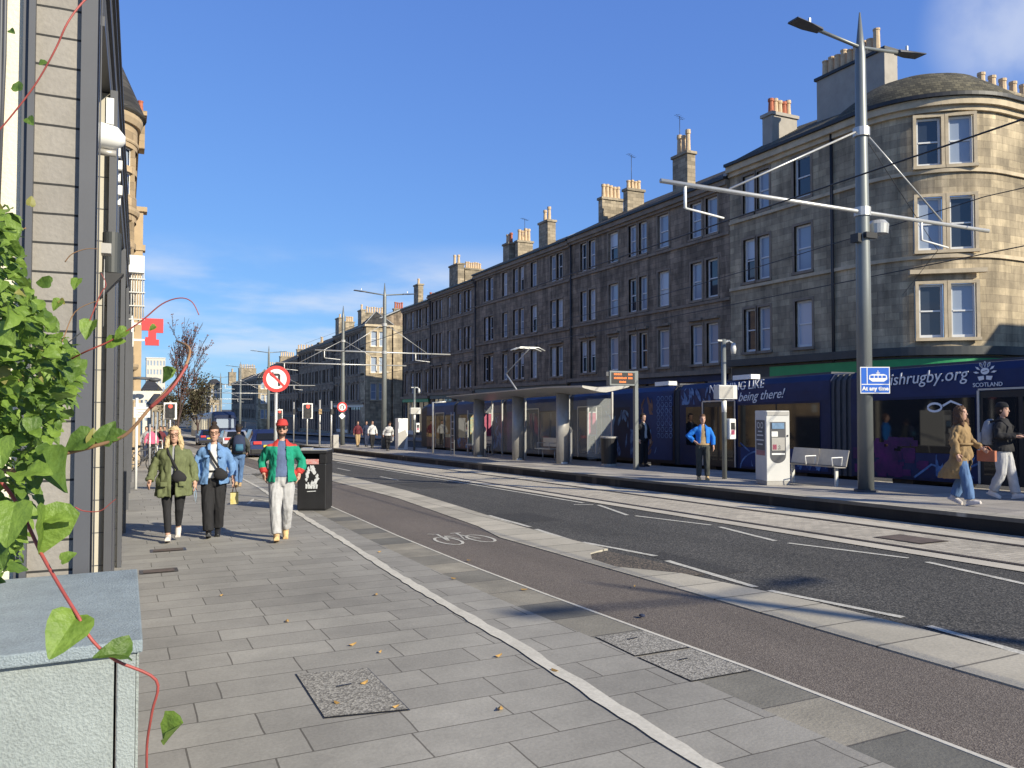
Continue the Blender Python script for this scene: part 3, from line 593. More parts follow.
# block next to the corner
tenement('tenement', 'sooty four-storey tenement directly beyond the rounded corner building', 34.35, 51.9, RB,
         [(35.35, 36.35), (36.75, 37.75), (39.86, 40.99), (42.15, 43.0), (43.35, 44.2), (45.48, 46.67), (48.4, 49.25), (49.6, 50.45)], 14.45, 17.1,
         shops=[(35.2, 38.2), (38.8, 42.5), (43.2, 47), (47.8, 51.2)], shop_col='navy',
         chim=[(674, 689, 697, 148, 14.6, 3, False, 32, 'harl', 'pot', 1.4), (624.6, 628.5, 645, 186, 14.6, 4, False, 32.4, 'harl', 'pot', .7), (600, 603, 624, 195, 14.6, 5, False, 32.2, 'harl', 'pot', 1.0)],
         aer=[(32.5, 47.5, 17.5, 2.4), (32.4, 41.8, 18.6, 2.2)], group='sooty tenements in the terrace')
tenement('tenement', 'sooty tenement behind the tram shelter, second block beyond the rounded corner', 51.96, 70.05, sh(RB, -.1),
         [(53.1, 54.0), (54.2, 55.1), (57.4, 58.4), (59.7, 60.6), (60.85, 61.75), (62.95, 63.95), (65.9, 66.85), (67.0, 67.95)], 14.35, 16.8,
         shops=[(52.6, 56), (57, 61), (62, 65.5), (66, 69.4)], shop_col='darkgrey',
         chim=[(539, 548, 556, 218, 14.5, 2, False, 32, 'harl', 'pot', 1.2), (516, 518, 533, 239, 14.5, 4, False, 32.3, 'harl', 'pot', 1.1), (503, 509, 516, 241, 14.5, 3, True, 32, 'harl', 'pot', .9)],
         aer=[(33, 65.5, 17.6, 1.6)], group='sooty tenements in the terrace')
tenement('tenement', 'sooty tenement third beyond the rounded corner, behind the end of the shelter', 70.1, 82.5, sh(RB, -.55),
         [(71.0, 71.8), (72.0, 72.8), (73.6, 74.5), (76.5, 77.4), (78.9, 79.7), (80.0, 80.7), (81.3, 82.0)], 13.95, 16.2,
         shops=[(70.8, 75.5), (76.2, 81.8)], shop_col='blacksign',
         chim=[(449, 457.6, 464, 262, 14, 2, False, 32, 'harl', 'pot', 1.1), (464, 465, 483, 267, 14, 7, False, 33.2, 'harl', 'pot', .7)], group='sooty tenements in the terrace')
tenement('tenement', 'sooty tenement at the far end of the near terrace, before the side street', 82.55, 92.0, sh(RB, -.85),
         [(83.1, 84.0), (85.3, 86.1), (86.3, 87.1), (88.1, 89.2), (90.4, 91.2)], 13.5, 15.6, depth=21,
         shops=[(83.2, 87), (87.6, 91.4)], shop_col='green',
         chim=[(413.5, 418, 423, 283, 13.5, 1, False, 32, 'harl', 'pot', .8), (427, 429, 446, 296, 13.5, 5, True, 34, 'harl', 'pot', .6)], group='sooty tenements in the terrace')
# far blocks beyond the side street
def regwins(T0, T1, n): 
    o = []; st = (T1 - T0) / n
    for i in range(n):
        c = T0 + st * (i + .5)
        o += [(c - 1.0, c - .12), (c + .12, c + 1.0)] if i % 2 == 0 else [(c - .5, c + .5)]
    return o
fl = ['long dark tenement block just beyond the side street, with a sunlit canted corner', 'dark tenement block behind the no left turn sign', 'dark low tenement block farther down the street, under three tram poles', 'farthest dark tenement block before the street fades out']
ftens = []
for i, (T0, T1, n, dz, fl_) in enumerate([(109, 127, 7, -1.4, fl[0]), (127.1, 156, 10, -2.1, fl[1]), (156.1, 192, 12, -3.3, fl[2]), (208, 262, 16, -5.2, fl[3])]):
    rw = [(a + dz, b + dz) for a, b in RB]
    ze = 14.45 + dz
    if i == 0:
        ch = [(357.5, 361, 364, 309, ze, 1, False, 31.2, 'harl', 'pot', .8), (364, 365, 384, 312, ze + .5, 7, False, 33.5, 'harl', 'pot', .9), (335, 338.5, 344, 317, ze, 1, False, 31.2, 'harl', 'pot', .6), (344, 345, 354, 321, ze, 4, False, 33, 'harl', 'pot', .8), (393, 393.6, 404, 308, ze, 4, True, 37, 'harl', 'pot_red', 1.0)]
    elif i == 1:
        ch = [(317, 319, 326, 342, ze, 2, False, 31.5, 'harl', 'pot', 1), (296, 297, 314, 349, ze, 6, False, 31.5, 'harl', 'pot', 1)]
    elif i == 2:
        ch = [(279, 280, 295, 356, ze, 7, False, 31.5, 'harl', 'pot', 1), (268, 269, 278, 366, ze, 4, False, 31.5, 'harl', 'pot', 1)]
    else:
        ch = [(238, 239, 256, 368, ze, 9, False, 31.5, 'harl', 'pot', 1.2), (228, 229, 236, 372, ze, 4, False, 31.5, 'harl', 'pot', 1.2)]
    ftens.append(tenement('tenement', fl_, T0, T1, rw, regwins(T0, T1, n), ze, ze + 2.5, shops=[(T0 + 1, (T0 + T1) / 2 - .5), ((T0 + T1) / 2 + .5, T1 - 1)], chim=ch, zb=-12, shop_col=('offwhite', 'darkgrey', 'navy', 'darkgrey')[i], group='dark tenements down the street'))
# sunlit corner tower with paired windows on the first far block and on the last
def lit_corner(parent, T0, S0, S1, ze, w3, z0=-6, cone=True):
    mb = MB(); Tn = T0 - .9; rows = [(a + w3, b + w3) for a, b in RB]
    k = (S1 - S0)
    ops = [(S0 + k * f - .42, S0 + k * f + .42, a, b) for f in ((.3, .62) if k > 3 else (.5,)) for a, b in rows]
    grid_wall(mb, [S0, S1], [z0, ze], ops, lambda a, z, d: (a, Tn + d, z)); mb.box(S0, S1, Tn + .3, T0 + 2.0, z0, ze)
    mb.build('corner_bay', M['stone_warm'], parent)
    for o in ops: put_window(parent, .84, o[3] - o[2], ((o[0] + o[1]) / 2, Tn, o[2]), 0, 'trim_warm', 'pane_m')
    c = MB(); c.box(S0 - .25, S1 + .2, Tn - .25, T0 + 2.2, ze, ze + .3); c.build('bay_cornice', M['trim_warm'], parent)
    if cone:
        r = MB(); xm = (S0 + S1) / 2; r.add([(S0 - .2, Tn - .2, ze + .3), (S1 + .2, Tn - .2, ze + .3), (S1 + .2, T0 + 2.2, ze + .3), (S0 - .2, T0 + 2.2, ze + .3), (xm, T0 + .8, ze + 2.3)], [(0, 1, 4), (1, 2, 4), (2, 3, 4), (3, 0, 4), (0, 3, 2, 1)]); r.build('bay_roof', M['slate'], parent)
        l_ = MB()
        for a in ((S0 - .2, Tn - .2), (S1 + .2, Tn - .2)): l_.tube([(a[0], a[1], ze + .36), (xm, T0 + .8, ze + 2.34)], .07, 5)
        l_.build('roof_hip', M['lead'], parent)
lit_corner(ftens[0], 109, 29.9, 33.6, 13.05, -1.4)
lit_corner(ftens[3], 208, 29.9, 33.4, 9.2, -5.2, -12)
mb = MB(); mb.box(33.75, 40.5, 107.9, 108.95, -8, 13.3); mb.build('side_wall', M['stone_warm'], ftens[0])
mb = MB(); mb.box(30.2, 40.5, 91.9, 91.93, -8, 1.0)
# lit end wall closing the view, at the bottom of the street
def far_block(name, label, x0, x1, y, z1, zb, m, cat='building', nx=6, nz=4, dep=14, wcol='pane_m', roof=None):
    t = thing(name, label, cat, ((x0 + x1) / 2, y, zb))
    w_ = MB(); ops = []
    for i in range(nx):
        for j in range(nz):
            cx = x0 + (x1 - x0) * (i + .5) / nx; cz = zb + 1.2 + (z1 - zb - 1.2) * (j + .45) / nz; ww = (x1 - x0) / nx * .24; hh = (z1 - zb) / nz * .26
            ops.append((cx - ww, cx + ww, cz - hh, cz + hh))
    grid_wall(w_, [x0, x1], [zb, z1], ops, lambda a, z, d: (a, y + d, z), .25); 
    w_.quad((x0, y, zb), (x0, y + dep, zb), (x0, y + dep, z1), (x0, y, z1)); w_.quad((x1, y, zb), (x1, y + dep, zb), (x1, y + dep, z1), (x1, y, z1)); w_.quad((x0, y, z1), (x1, y, z1), (x1, y + dep, z1), (x0, y + dep, z1)); w_.quad((x0, y + dep, zb), (x1, y + dep, zb), (x1, y + dep, z1), (x0, y + dep, z1))
    w_.build('wall', M[m], t)
    for o in ops:
        p = MB(); p.box(o[0], o[1], y + .2, y + .24, o[2], o[3]); p.build('window', M[wcol], t)
    if roof:
        r = MB(); r.add([(x0 - .3, y - .3, z1 + .01), (x1 + .3, y - .3, z1 + .01), (x1 + .3, y + dep + .3, z1 + .01), (x0 - .3, y + dep + .3, z1 + .01), ((x0 + x1) / 2 - (x1 - x0) * .2, y + dep / 2, z1 + roof), ((x0 + x1) / 2 + (x1 - x0) * .2, y + dep / 2, z1 + roof)], [(0, 1, 5, 4), (1, 2, 5), (2, 3, 4, 5), (3, 0, 4), (3, 2, 1, 0)]); r.build('roof', M['slate'], t)
    else:
        r = MB(); r.box(x0 - .2, x1 + .2, y - .2, y + dep + .2, z1 + .01, z1 + .4); r.build('parapet', M['offwhite'], t)
    return t
far_block('building', 'pale sunlit building at the end of the street, left of the tram wires', SonT(193, 300), SonT(214, 300), 300, zat(390, 20, 300), -14, 'trim_warm', nx=5, nz=3, roof=None)
far_block('building', 'tan stone building at the end of the street, topped by chimneys', SonT(210, 292), SonT(222, 292), 292, zat(384, 25, 292), -14, 'stone_warm', nx=3, nz=4, roof=2.0)
far_block('tower_block', 'tall white tower block far off behind the red sign', SonT(146, 420), SonT(165, 420), 420, zat(358, 10, 420), -14, 'tower', 'tower block', nx=6, nz=9, wcol='pane_m')
far_block('building', 'cream gabled building on the left below the tower block', SonT(143, 150), SonT(161, 150), 150, zat(390, 4, 150), -9, 'cream', nx=3, nz=2, dep=22, roof=2.0)
far_block('building', 'grey stone building with small windows on the left, behind the waiting crowd', SonT(152, 120), SonT(168, 120), 120, zat(404, 4, 120), -7, 'harl', nx=4, nz=2, dep=24, roof=1.6)

# rounded corner building
t = thing('corner_tenement', 'sunlit sandstone tenement with rounded corner and big grey chimney wall', 'tenement', (32, 27, gz(27)))
RA = [(4.75, 7.05), (8.5, 10.8), (12.15, 14.25)]; RC = 4.0; CX, CY = 34.0, 25.6; ZE = 15.0
def Mcorner(a, z, d):
    # a: arc length; negative = straight front going up the street, 0..arc = bend, beyond = cross street
    arc = RC * math.pi / 2
    if a <= 0: return (30 + d, CY - a, z)
    if a <= arc:
        f = a / RC; return (CX - (RC - d) * math.cos(f), CY - (RC - d) * math.sin(f), z)
    return (CX + (a - arc), CY - RC + d, z)
arcW = RC * math.pi / 2
f0 = 51 * math.pi / 180; a0 = RC * f0 - 1.26; a1 = RC * f0 + 1.26
opens = [(a0, a1, z0 , z1) for z0, z1 in RA]
wA = [(31.33, 32.2), (32.4, 33.27), (28.53, 29.62)]
for (b, c_) in wA: opens += [(CY - c_, CY - b, z0, z1) for z0, z1 in RA]
shz = gz(26)
opens += [(-8.0, -4.9, shz + .5, 2.9), (-4.4, -.6, shz + .5, 2.9), (1.2, 5.2, shz + .5, 2.9)]
wl_ = MB(); grid_wall(wl_, [-8.73, 0] + [arcW * i / 24 for i in range(25)] + [arcW + 9], [-4, ZE], opens, Mcorner, .2)
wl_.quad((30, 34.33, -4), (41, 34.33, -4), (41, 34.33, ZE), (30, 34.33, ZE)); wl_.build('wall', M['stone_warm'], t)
def ringbox(a0_, a1_, z0_, z1_, d0, d1, n=24):
    mb = MB(); A = [a for a in ([a0_, 0] + [arcW * i / n for i in range(n + 1)] + [a1_]) if a0_ <= a <= a1_]; A = sorted(set(A)); k = len(A)
    vs = []
    for a in A: vs += [Mcorner(a, z0_, d0), Mcorner(a, z1_, d0), Mcorner(a, z0_, d1), Mcorner(a, z1_, d1)]
    fs = []
    for i in range(k - 1):
        o = i * 4; fs += [(o, o + 4, o + 5, o + 1), (o + 1, o + 5, o + 7, o + 3), (o + 2, o + 3, o + 7, o + 6), (o, o + 2, o + 6, o + 4)]
    fs += [(0, 1, 3, 2), (4 * k - 4, 4 * k - 2, 4 * k - 1, 4 * k - 3)]
    mb.add(vs, fs); return mb
q = ringbox(-8.7, arcW + 9, ZE - .32, ZE, -.32, .0); q.add(*[(lambda b: (b.v, b.f))(ringbox(-8.7, arcW + 9, ZE - .55, ZE - .322, -.15, .0))][0]); q.build('cornice', M['trim_warm'], t)
ringbox(-8.7, arcW + 9, ZE + .005, ZE + .16, -.46, -.2).build('gutter', M['iron'], t)
for z in (11.83, 8.15): ringbox(-8.7, arcW + 9, z, z + .16, -.11, -.003).build('string_course', M['trim_warm'], t)
ringbox(-8.7, arcW + 9, 4.0, 4.36, -.4, -.003).build('shop_cornice', M['blacksign'], t)
ringbox(-8.5, arcW + 9, 2.95, 3.95, -.14, -.003).build('fascia', M['blacksign'], t)
ringbox(-5.6, 6.2, 3.15, 3.86, -.2, -.142).build('green_fascia', M['green'], t)
sf = MB()
for (a, b) in ((-8.0, -4.9), (-4.4, -.6), (1.2, 5.2)):
    for i in range(4):
        y = a + (b - a - .07) * i / 3
        p0, p1 = Mcorner(y, shz + .5, .12), Mcorner(y + .07, shz + .5, .19)
        sf.tube([p0, (p0[0], p0[1], 2.9)], .04, 4, smooth=False)
sfo = sf.build('shopfront', M['offwhite'], t)
pp = ringbox(-8.0, 5.2, shz + .5, 2.9, .2, .21); pp.build('shop_pane', M['pane_d'], sfo)
for (b, c_) in wA:
    for z0, z1 in RA: put_window(t, c_ - b, z1 - z0, (30, (b + c_) / 2, z0), -math.pi / 2, 'trim')
for j, (z0, z1) in enumerate(RA):
    nrm = Vector((-math.cos(f0), -math.sin(f0), 0)); tan = Vector((math.sin(f0), -math.cos(f0), 0)); pc = Vector((CX, CY, 0)) + nrm * (RC + .03)
    for s_ in (-1, 1):
        put_window(t, .98, z1 - z0, pc + tan * s_ * .63 + Vector((0, 0, z0)), math.atan2(tan.y, tan.x), 'trim_warm', ['pane_d', 'pane_m'][j % 2 if s_ < 0 else (j + 1) % 2])
    if j == 0:
        h = MB(); c0 = pc + nrm * .12
        P = [c0 + tan * a + nrm * b for a, b in ((-1.5, -.2), (1.5, -.2), (1.5, .1), (-1.5, .1))]
        h.add([(p.x, p.y, z) for z in (z1 + .42, z1 + .6) for p in P], [(0, 1, 2, 3), (7, 6, 5, 4), (0, 4, 5, 1), (1, 5, 6, 2), (2, 6, 7, 3), (3, 7, 4, 0)]); h.build('hood_mould', M['trim_warm'], t)
rf = MB(); rf.add([(29.68, 25.4, ZE + .15), (29.68, 34.3, ZE + .15), (35.2, 34.3, 18.2), (35.2, 30.2, 18.0), (40.9, 25.4, ZE + .15), (40.9, 34.3, ZE + .15)], [(0, 1, 2, 3), (0, 3, 4), (3, 2, 5, 4), (0, 4, 5, 1), (1, 5, 2)])
rfo = rf.build('roof', M['slate_moss'], t)
rf = MB(); rf.loft([(CX, CY, ZE + .1, 4.42, 4.42), (CX, CY, ZE + .2, 4.4, 4.4), (CX, CY, 15.95, 3.6, 3.6), (CX, CY, 16.7, 2.6, 2.6), (CX, CY, 17.1, 1.6, 1.6), (CX, CY, 17.22, .2, .2)], 40); rf.build('corner_roof', M['slate_moss'], t)
rf = MB(); rf.prism([(21.4, ZE + .1), (24.2, 16.0), (28, ZE + .1)], 'x', 35, 43); rf.build('side_roof', M['slate_moss'], t)
rc = MB(); rc.tube([(CX, CY, 17.2), (CX, CY, 17.27)], [.5, .3], 24); rc.build('lead_cap', M['lead'], t)
# big rendered chimney wall
ch = MB(); ch.box(32.8, 33.7, 26.5, 30.7, 15.3, 19.05); ch.box(32.8, 33.7, 25.6, 26.5, 15.0, 16.7); ch.tube([(32.8, 25.6, 16.45), (33.7, 25.6, 16.45)], .3, 12, smooth=False)
cho = ch.build('chimney', M['render'], t)
cp = MB(); cp.box(32.7, 33.8, 26.4, 30.8, 19.05, 19.2); cp.build('coping', M['iron'], cho)
for i in range(9):
    y = 27.3 + i * .4; h = (1.2, .85, .9, .85, .8, .95, .85, .9, .85)[i]; p = MB(); r = .185
    p.loft([(33.25, y, 19.2, r, r), (33.25, y, 19.2 + h, r * .85, r * .85), (33.25, y, 19.22 + h, r * .98, r * .98), (33.25, y, 19.3 + h, r * .98, r * .98)], 10, smooth=False); p.build('chimney_pot', M['pot'], cho)
chimney(t, 765, 775, 800, 108, 15.2, 5, True, 32, 'render', 'pot', .95)
# pots at the right edge of the picture, on the side-street wing
ch = MB(); ch.box(38.3, 43, 25.2, 26.0, 15.2, 17.7); ch.box(38.2, 43, 25.1, 26.1, 17.7, 17.85); cho = ch.build('chimney', M['harl'], t)
for i in range(5):
    x = 38.7 + i * .85; p = MB(); p.loft([(x, 25.6, 17.85, .2, .2), (x, 25.6, 18.5, .17, .17), (x, 25.6, 18.52, .2, .2), (x, 25.6, 18.65, .2, .2)], 10, smooth=False); p.build('chimney_pot', M['pot'], cho)
d = MB(); d.tube([(29.88, 27.14, ZE - .2), (29.88, 27.14, 0)], .075, 8); d.build('drainpipe', M['iron'], t)
# plain neighbour across the side street on the right; it shades the foot of the rounded corner
far_block('side_street_building', 'stone building across the side street, outside the right edge', 41, 56, -18, 13.5, -1, 'stone_warm', nx=6, nz=3, dep=25, roof=2.5)
# ------------------------------------------------------------------ left side: clad shop building, turret tenement
def FL(T): return -.2 + .0135 * T
t = thing('shop_building', 'grey plank-clad shop building at the left edge with charcoal frames', 'shop', (-.2, 4.4, gz(4.4)))
def lbox(mb, T0, T1, d0, d1, z0, z1, S0=None):
    """box along the slightly turned frontage; d measured towards the street"""
    vs = [(FL(T) + d, T, z) for z in (z0, z1) for T in (T0, T1) for d in (d0, d1)]
    return mb.add(vs, [(0, 2, 3, 1), (4, 5, 7, 6), (0, 1, 5, 4), (2, 6, 7, 3), (0, 4, 6, 2), (1, 3, 7, 5)])
m = MB(); m.box(-4.0, -.455, 4.4, 5.2, -1, 6.0); m.build('cream_wall', M['cream'], t)
m = MB(); m.box(-.455, -.43, 4.36, 5.2, -1, 6.0); m.box(-.43, -.403, 4.33, 5.2, -1, 6.0); m.build('corner_trim', M['darkgrey'], t)
m = MB(); m.box(-.403, -.212, 4.38, 5.2, -1, 6.0); m.build('plank_panel', M['plank'], t)
m = MB(); m.box(-.212, -.142, 4.34, 4.55, -1, 6.0); m.box(-.140, -.136, 4.40, 4.5, -1, 6.0); m.build('corner_post', M['darkgrey'], t)
m = MB(); m.tube([(-.127, 4.38, -.1), (-.127, 4.38, 6)], .0035, 6); m.build('downpipe', M['darkgrey'], t)
m = MB()
m.tube([(-.555, 4.375, 6), (-.545, 4.375, 3.2), (-.56, 4.375, 2.2), (-.555, 4.375, 1)], .009, 6); m.tube([(-.535, 4.375, 6), (-.53, 4.375, 3.4), (-.545, 4.375, 2.6)], .009, 6); m.build('wall_cable', M['darkgrey'], t)
m = MB(); m.box(-.56, -.53, 4.36, 4.4, .93, .97); m.build('vent', M['black'], t)
m = MB(); m.box(-4, -.6, 5.2, 30, -1, 4.9); lbox(m, 5.2, 30, -.75, -.36, -1, 4.9); m.build('recessed_wall', M['plank_dark'], t)
m = MB(); lbox(m, 4.56, 30, -.36, .0, 3.75, 5.0); m.build('upper_cladding', M['plank_dark'], t)
m = MB()
for z in (3.72, 4.15, 4.6, 4.98): lbox(m, 4.58, 30.02, -.3, .02, z, z + .05)
m.build('cladding_trim', M['darkgrey'], t)
for (T, wl0, wl1, wd) in ((5.55, -.085, -.0, .042), (8.0, -.09, -.03, .03), (11.0, -.09, -.03, .05), (14.5, -.09, -.02, .045), (18.5, -.09, -.02, .045), (23, -.09, -.02, .05), (27.5, -.09, -.02, .05)):
    m = MB(); f = FL(T); g0 = gz(T) - .3
    m.box(f - .36, f + wl1 + .02, T, T + .5, g0, 3.715); q = m.build('pier', M['pier'], t)
    m = MB(); m.box(f + wl1 + .02, f + wl1 + .02 + wd, T - .06, T + .7, g0, 3.718); m.build('pier_edge', M['darkgrey'], q)
    m = MB()
    for k in range(19): m.box(f - .36, f + wl1 + .018, T - .004, T, g0 + k * .2, g0 + k * .2 + .004)
    m.build('panel_joint', M['darkgrey'], q)
for (T0, T1) in ((6.3, 7.9), (8.75, 10.9), (11.8, 14.4), (15.3, 18.4), (19.3, 22.9), (23.9, 27.4)):
    m = MB(); lbox(m, T0, T1, -.30, -.27, gz(T0) + .3, 3.2); m.build('shop_window', M['pane_d'], t)
# lights and boxes on the frontage
def fixture(name, label, cat, build, mats, T, z):
    t_ = thing(name, label, cat, (FL(T), T, z)); build(t_); return t_
def b1(t_):
    T = 5.2; x = FL(T)
    m = MB(); m.loft([(x + .05, T, 2.535, .05, .05), (x + .05, T, 2.77, .05, .05)], 20, smooth=False); m.build('shade', M['blacksign'], t_)
    m = MB(); m.add([(x - .01, T - .06, 2.53), (x + .115, T - .06, 2.53), (x - .01, T - .06, 2.38), (x - .01, T + .06, 2.53), (x + .115, T + .06, 2.53), (x - .01, T + .06, 2.38)], [(0, 1, 2), (3, 5, 4), (0, 3, 4, 1), (1, 4, 5, 2), (2, 5, 3, 0)]); m.build('baffle', M['iron'], t_)
fixture('wall_lantern', 'black half-round wall light with angled baffle on the clad shop front', 'wall light', b1, None, 5.2, 2.38)
def b2(t_):
    m = MB(); m.box(-.128, -.078, 4.9, 5.0, 2.60, 2.655); m.build('housing', M['steel'], t_)
    m = MB(); m.tube([(-.112, 4.95, 2.60), (-.112, 4.95, 2.2)], .0025, 5); m.build('cable', M['galv'], t_)
fixture('junction_box', 'small grey junction box beside the black half-round wall light', 'junction box', b2, None, 5.3, 2.7)
def b3(t_):
    T = 5.2; x = FL(T) - .045; z = 3.33
    m = MB(); m.tube([(x - .02, T, z), (x + .03, T, z + .01), (x + .10, T, z), (x + .135, T, z - .02), (x + .15, T, z - .03)], [.07, .075, .068, .045, .015], 16); m.build('body', M['white'], t_)
    m = MB(); m.box(x + .055, x + .095, T - .02, T + .02, z + .08, z + .23); m.build('bracket', M['white'], t_)
    m = MB(); m.tube([(x + .01, T, z - .088), (x + .11, T, z - .09)], .02, 8); m.build('lens', M['steel'], t_)
fixture('floodlight', 'bulbous white floodlight sticking out from the upper cladding', 'wall light', b3, None, 5.2, 3.3)
def b4(t_):
    T = 6.5
    for i, (dz, h) in enumerate(((0, .12), (.15, .13), (.31, .12), (.46, .14), (.63, .10))):
        m = MB(); T_ = T + i * .06; x = FL(T_); z = 3.66 - dz * .5
        m.box(x + .02, x + .06 + .012 * (i % 2), T_, T_ + .05, z - h * .5, z); m.build('raised_letter', M['white'], t_)
    m = MB(); m.box(FL(T) + .0, FL(T) + .019, T + .04, T + .1, 3.25, 3.68); m.build('sign_rail', M['galv'], t_)
fixture('fascia_sign', 'white raised shop lettering seen edge-on below the white floodlight', 'sign', b4, None, 6.5, 3.3)
def b5(t_):
    T = 17.5; x = FL(T)
    z0 = zat(255, x, T)
    m = MB(); m.box(x, x + .28, T, T + .25, z0 - .32, z0 + .02); m.build('panel', M['white'], t_)
    m = MB()
    for k in range(6): m.tube([(x + .05 + k * .045, T + .1, z0 - .3), (x + .05 + k * .045, T + .1, z0 - 1.3 + .05 * (k % 3))], .012, 5)
    for k in range(4): m.box(x, x + .3, T + .05, T + .12, z0 - .45 - k * .27, z0 - .43 - k * .27)
    m.build('hanging_frame', M['offwhite'], t_)
fixture('projecting_sign', 'white box sign and hanging frame projecting below the turret', 'sign', b5, None, 17.5, 3.6)
def b6(t_):
    T = 23; x = FL(T); z = zat(418, x, T)
    z1 = zat(318, .5, T); z0 = zat(345, .5, T); xa, xb = SonT(139.5, T), SonT(162.5, T)
    h = z1 - z0
    m = MB(); m.prism([(xa + .03, z1), (xb, z1), (xb, z0 + h * .48), (xb - .17, z0 + h * .48), (xb - .17, z0 + h * .22), (xb - .1, z0 + h * .22), (xb - .1, z0), (xa + .12, z0), (xa + .12, z0 + h * .3), (xa + .19, z0 + h * .3), (xa + .19, z0 + h * .55), (xa + .03, z0 + h * .55)], 'y', T, T + .12); m.build('board', M['redsign'], t_)
    m = MB()
    for zz in (z0 + h * .75, z0 + h * .15): m.box(x - .05, xa + .13, T + .03, T + .09, zz, zz + .05)
    m.box(x + .02, x + .07, T, T + .12, z0 - .05, z1 + .05); m.build('bracket', M['white'], t_)
fixture('hanging_sign', 'red T-shaped sign projecting over the left pavement', 'sign', b6, None, 23, 3.2)
def b7(t_):
    T = 24.4; x = SonT(137, T)
    m = MB(); m.tube([(x, T, gz(T, .03)), (x, T, zat(398, x, T))], .04, 8); m.build('post', M['white'], t_)
    m = MB(); m.box(SonT(134, T), SonT(150.5, T), T - .05, T - .03, zat(417.5, x, T), zat(407, x, T)); m.build('panel', M['white'], t_)
    m = MB()
    for i, (a, b) in enumerate(((136.5, 147), (138, 145), (136, 148))):
        zz = zat(409.7 + i * 2.6, x, T); m.box(SonT(a, T), SonT(b, T), T - .054, T - .051, zz - .012, zz + .012)
    m.build('printed_line', M['steel'], t_)
fixture('street_sign', 'small white notice plate on a slim white post by the left wall', 'sign', b7, None, 24.4, gz(24.4))
# second clutter sign further down: black bracket lamp
def b8(t_):
    T = 30; x = FL(T); m = MB(); z = zat(378, x, T); m.tube([(x - .1, T, z - .02), (x + .2, T, z), (x + .62, T, z - .02)], .05, 8); m.build('arm', M['darkgrey'], t_)
    m = MB(); m.ball((x + .7, T, z - .05), (.2, .12, .08)); m.build('lamp_head', M['darkgrey'], t_)
fixture('bracket_lamp', 'dark bracket lamp reaching out below the red sign', 'wall light', b8, None, 30, 1)
def b9(t_):
    T = 31; x = FL(T); z = zat(400, x, T); m = MB(); m.box(x, x + .42, T, T + .2, z - .0, z + .32); m.build('panel', M['offwhite'], t_)
    m = MB(); m.box(x + .1, x + .45, T - .01, T - .002, z - .5, z - .1); m.build('lower_panel', M['offwhite'], t_)
fixture('projecting_sign', 'small white box sign low on the left frontage above the notice plate', 'sign', b9, None, 31, 1)

t = thing('turret_tenement', 'golden sandstone tenement with round turret and slate cone on the left', 'tenement', (-1, 36, gz(36)))
TS = .12; TT0 = 36.4; rows = [(3.9, 6.1), (7.2, 9.3), (10.3, 12.2)]; ze = 13.5
wn = [(40.5 + i * 3.2, 41.5 + i * 3.2) for i in range(17)]
wl_ = MB(); grid_wall(wl_, [TT0, 96], [-4, ze], [(a, b, z0, z1) for a, b in wn for z0, z1 in rows], lambda a, z, d: (TS - d, a, z)); wl_.box(-9, TS - .9, TT0, 96, -4, ze); wl_.quad((TS, TT0, -4), (TS - .9, TT0, -4), (TS - .9, TT0, ze), (TS, TT0, ze)); wl_.build('wall', M['stone_gold'], t)
for a, b in wn[:8]:
    for z0, z1 in rows: put_window(t, b - a, z1 - z0, (TS, (a + b) / 2, z0), math.pi / 2, 'trim_gold', 'pane_m')
m = MB(); m.box(TS - .3, TS + .3, TT0, 96, ze, ze + .35); m.build('cornice', M['trim_gold'], t)
m = MB(); m.prism([(TS + .2, ze + .35), (-4, ze + 3.2), (-9, ze + .35)], 'y', TT0, 96); m.build('roof', M['slate'], t)
BC = (-1.22, 36.2); BR = 1.55
def turr(a, z, d): return (BC[0] + (BR - d) * math.sin(a), BC[1] - (BR - d) * math.cos(a), z)
ops = []; wa = [math.radians(q) for q in (8, 48, 88)]; hw = .29
for q in wa:
    for z0, z1 in ((3.9, 4.9), (5.15, 6.1), (7.2, 8.2), (8.45, 9.3), (10.3, 11.2), (11.45, 12.2)): ops.append((q - hw, q + hw, z0, z1))
w_ = MB(); grid_wall(w_, [math.radians(-60 + 6 * i) for i in range(41)], [-3, ze + .1], ops, turr, .16); tb = w_.build('turret', M['stone_gold'], t)
m = MB(); m.loft([(BC[0], BC[1], 4, BR - .2, BR - .2), (BC[0], BC[1], ze, BR - .2, BR - .2)], 32)
m.build('turret_pane', M['pane_m'], tb)
m = MB()
for o in ops: 
    for (p0, p1, z0, z1) in ((o[0], o[0] + .045, o[2], o[3]), (o[1] - .045, o[1], o[2], o[3]), (o[0], o[1], o[2], o[2] + .06), (o[0], o[1], o[3] - .06, o[3])):
        for k in range(3):
            u0_ = p0 + (p1 - p0) * k / 3; u1_ = p0 + (p1 - p0) * (k + 1) / 3
            m.quad(turr(u0_, z0, .13), turr(u1_, z0, .13), turr(u1_, z1, .13), turr(u0_, z1, .13))
m.build('turret_sash', M['sash'], tb)
for z, h, o_ in ((3.3, .22, .16), (6.4, .22, .1), (9.55, .25, .12), (12.4, .12, .06), (ze - .35, .45, .2)):
    m = MB(); m.loft([(BC[0], BC[1], z, BR + o_ * .6, BR + o_ * .6), (BC[0], BC[1], z + h * .5, BR + o_, BR + o_), (BC[0], BC[1], z + h, BR + o_, BR + o_)], 40, smooth=False); m.build('turret_band', M['trim_gold'], tb)
m = MB(); m.loft([(BC[0], BC[1], ze + .1, BR + .33, BR + .33), (BC[0], BC[1], ze + .25, BR + .27, BR + .27), (BC[0] - .0, BC[1], ze + 4.3, .04, .04)], 32, smooth=True); m.build('turret_roof', M['slate'], t)
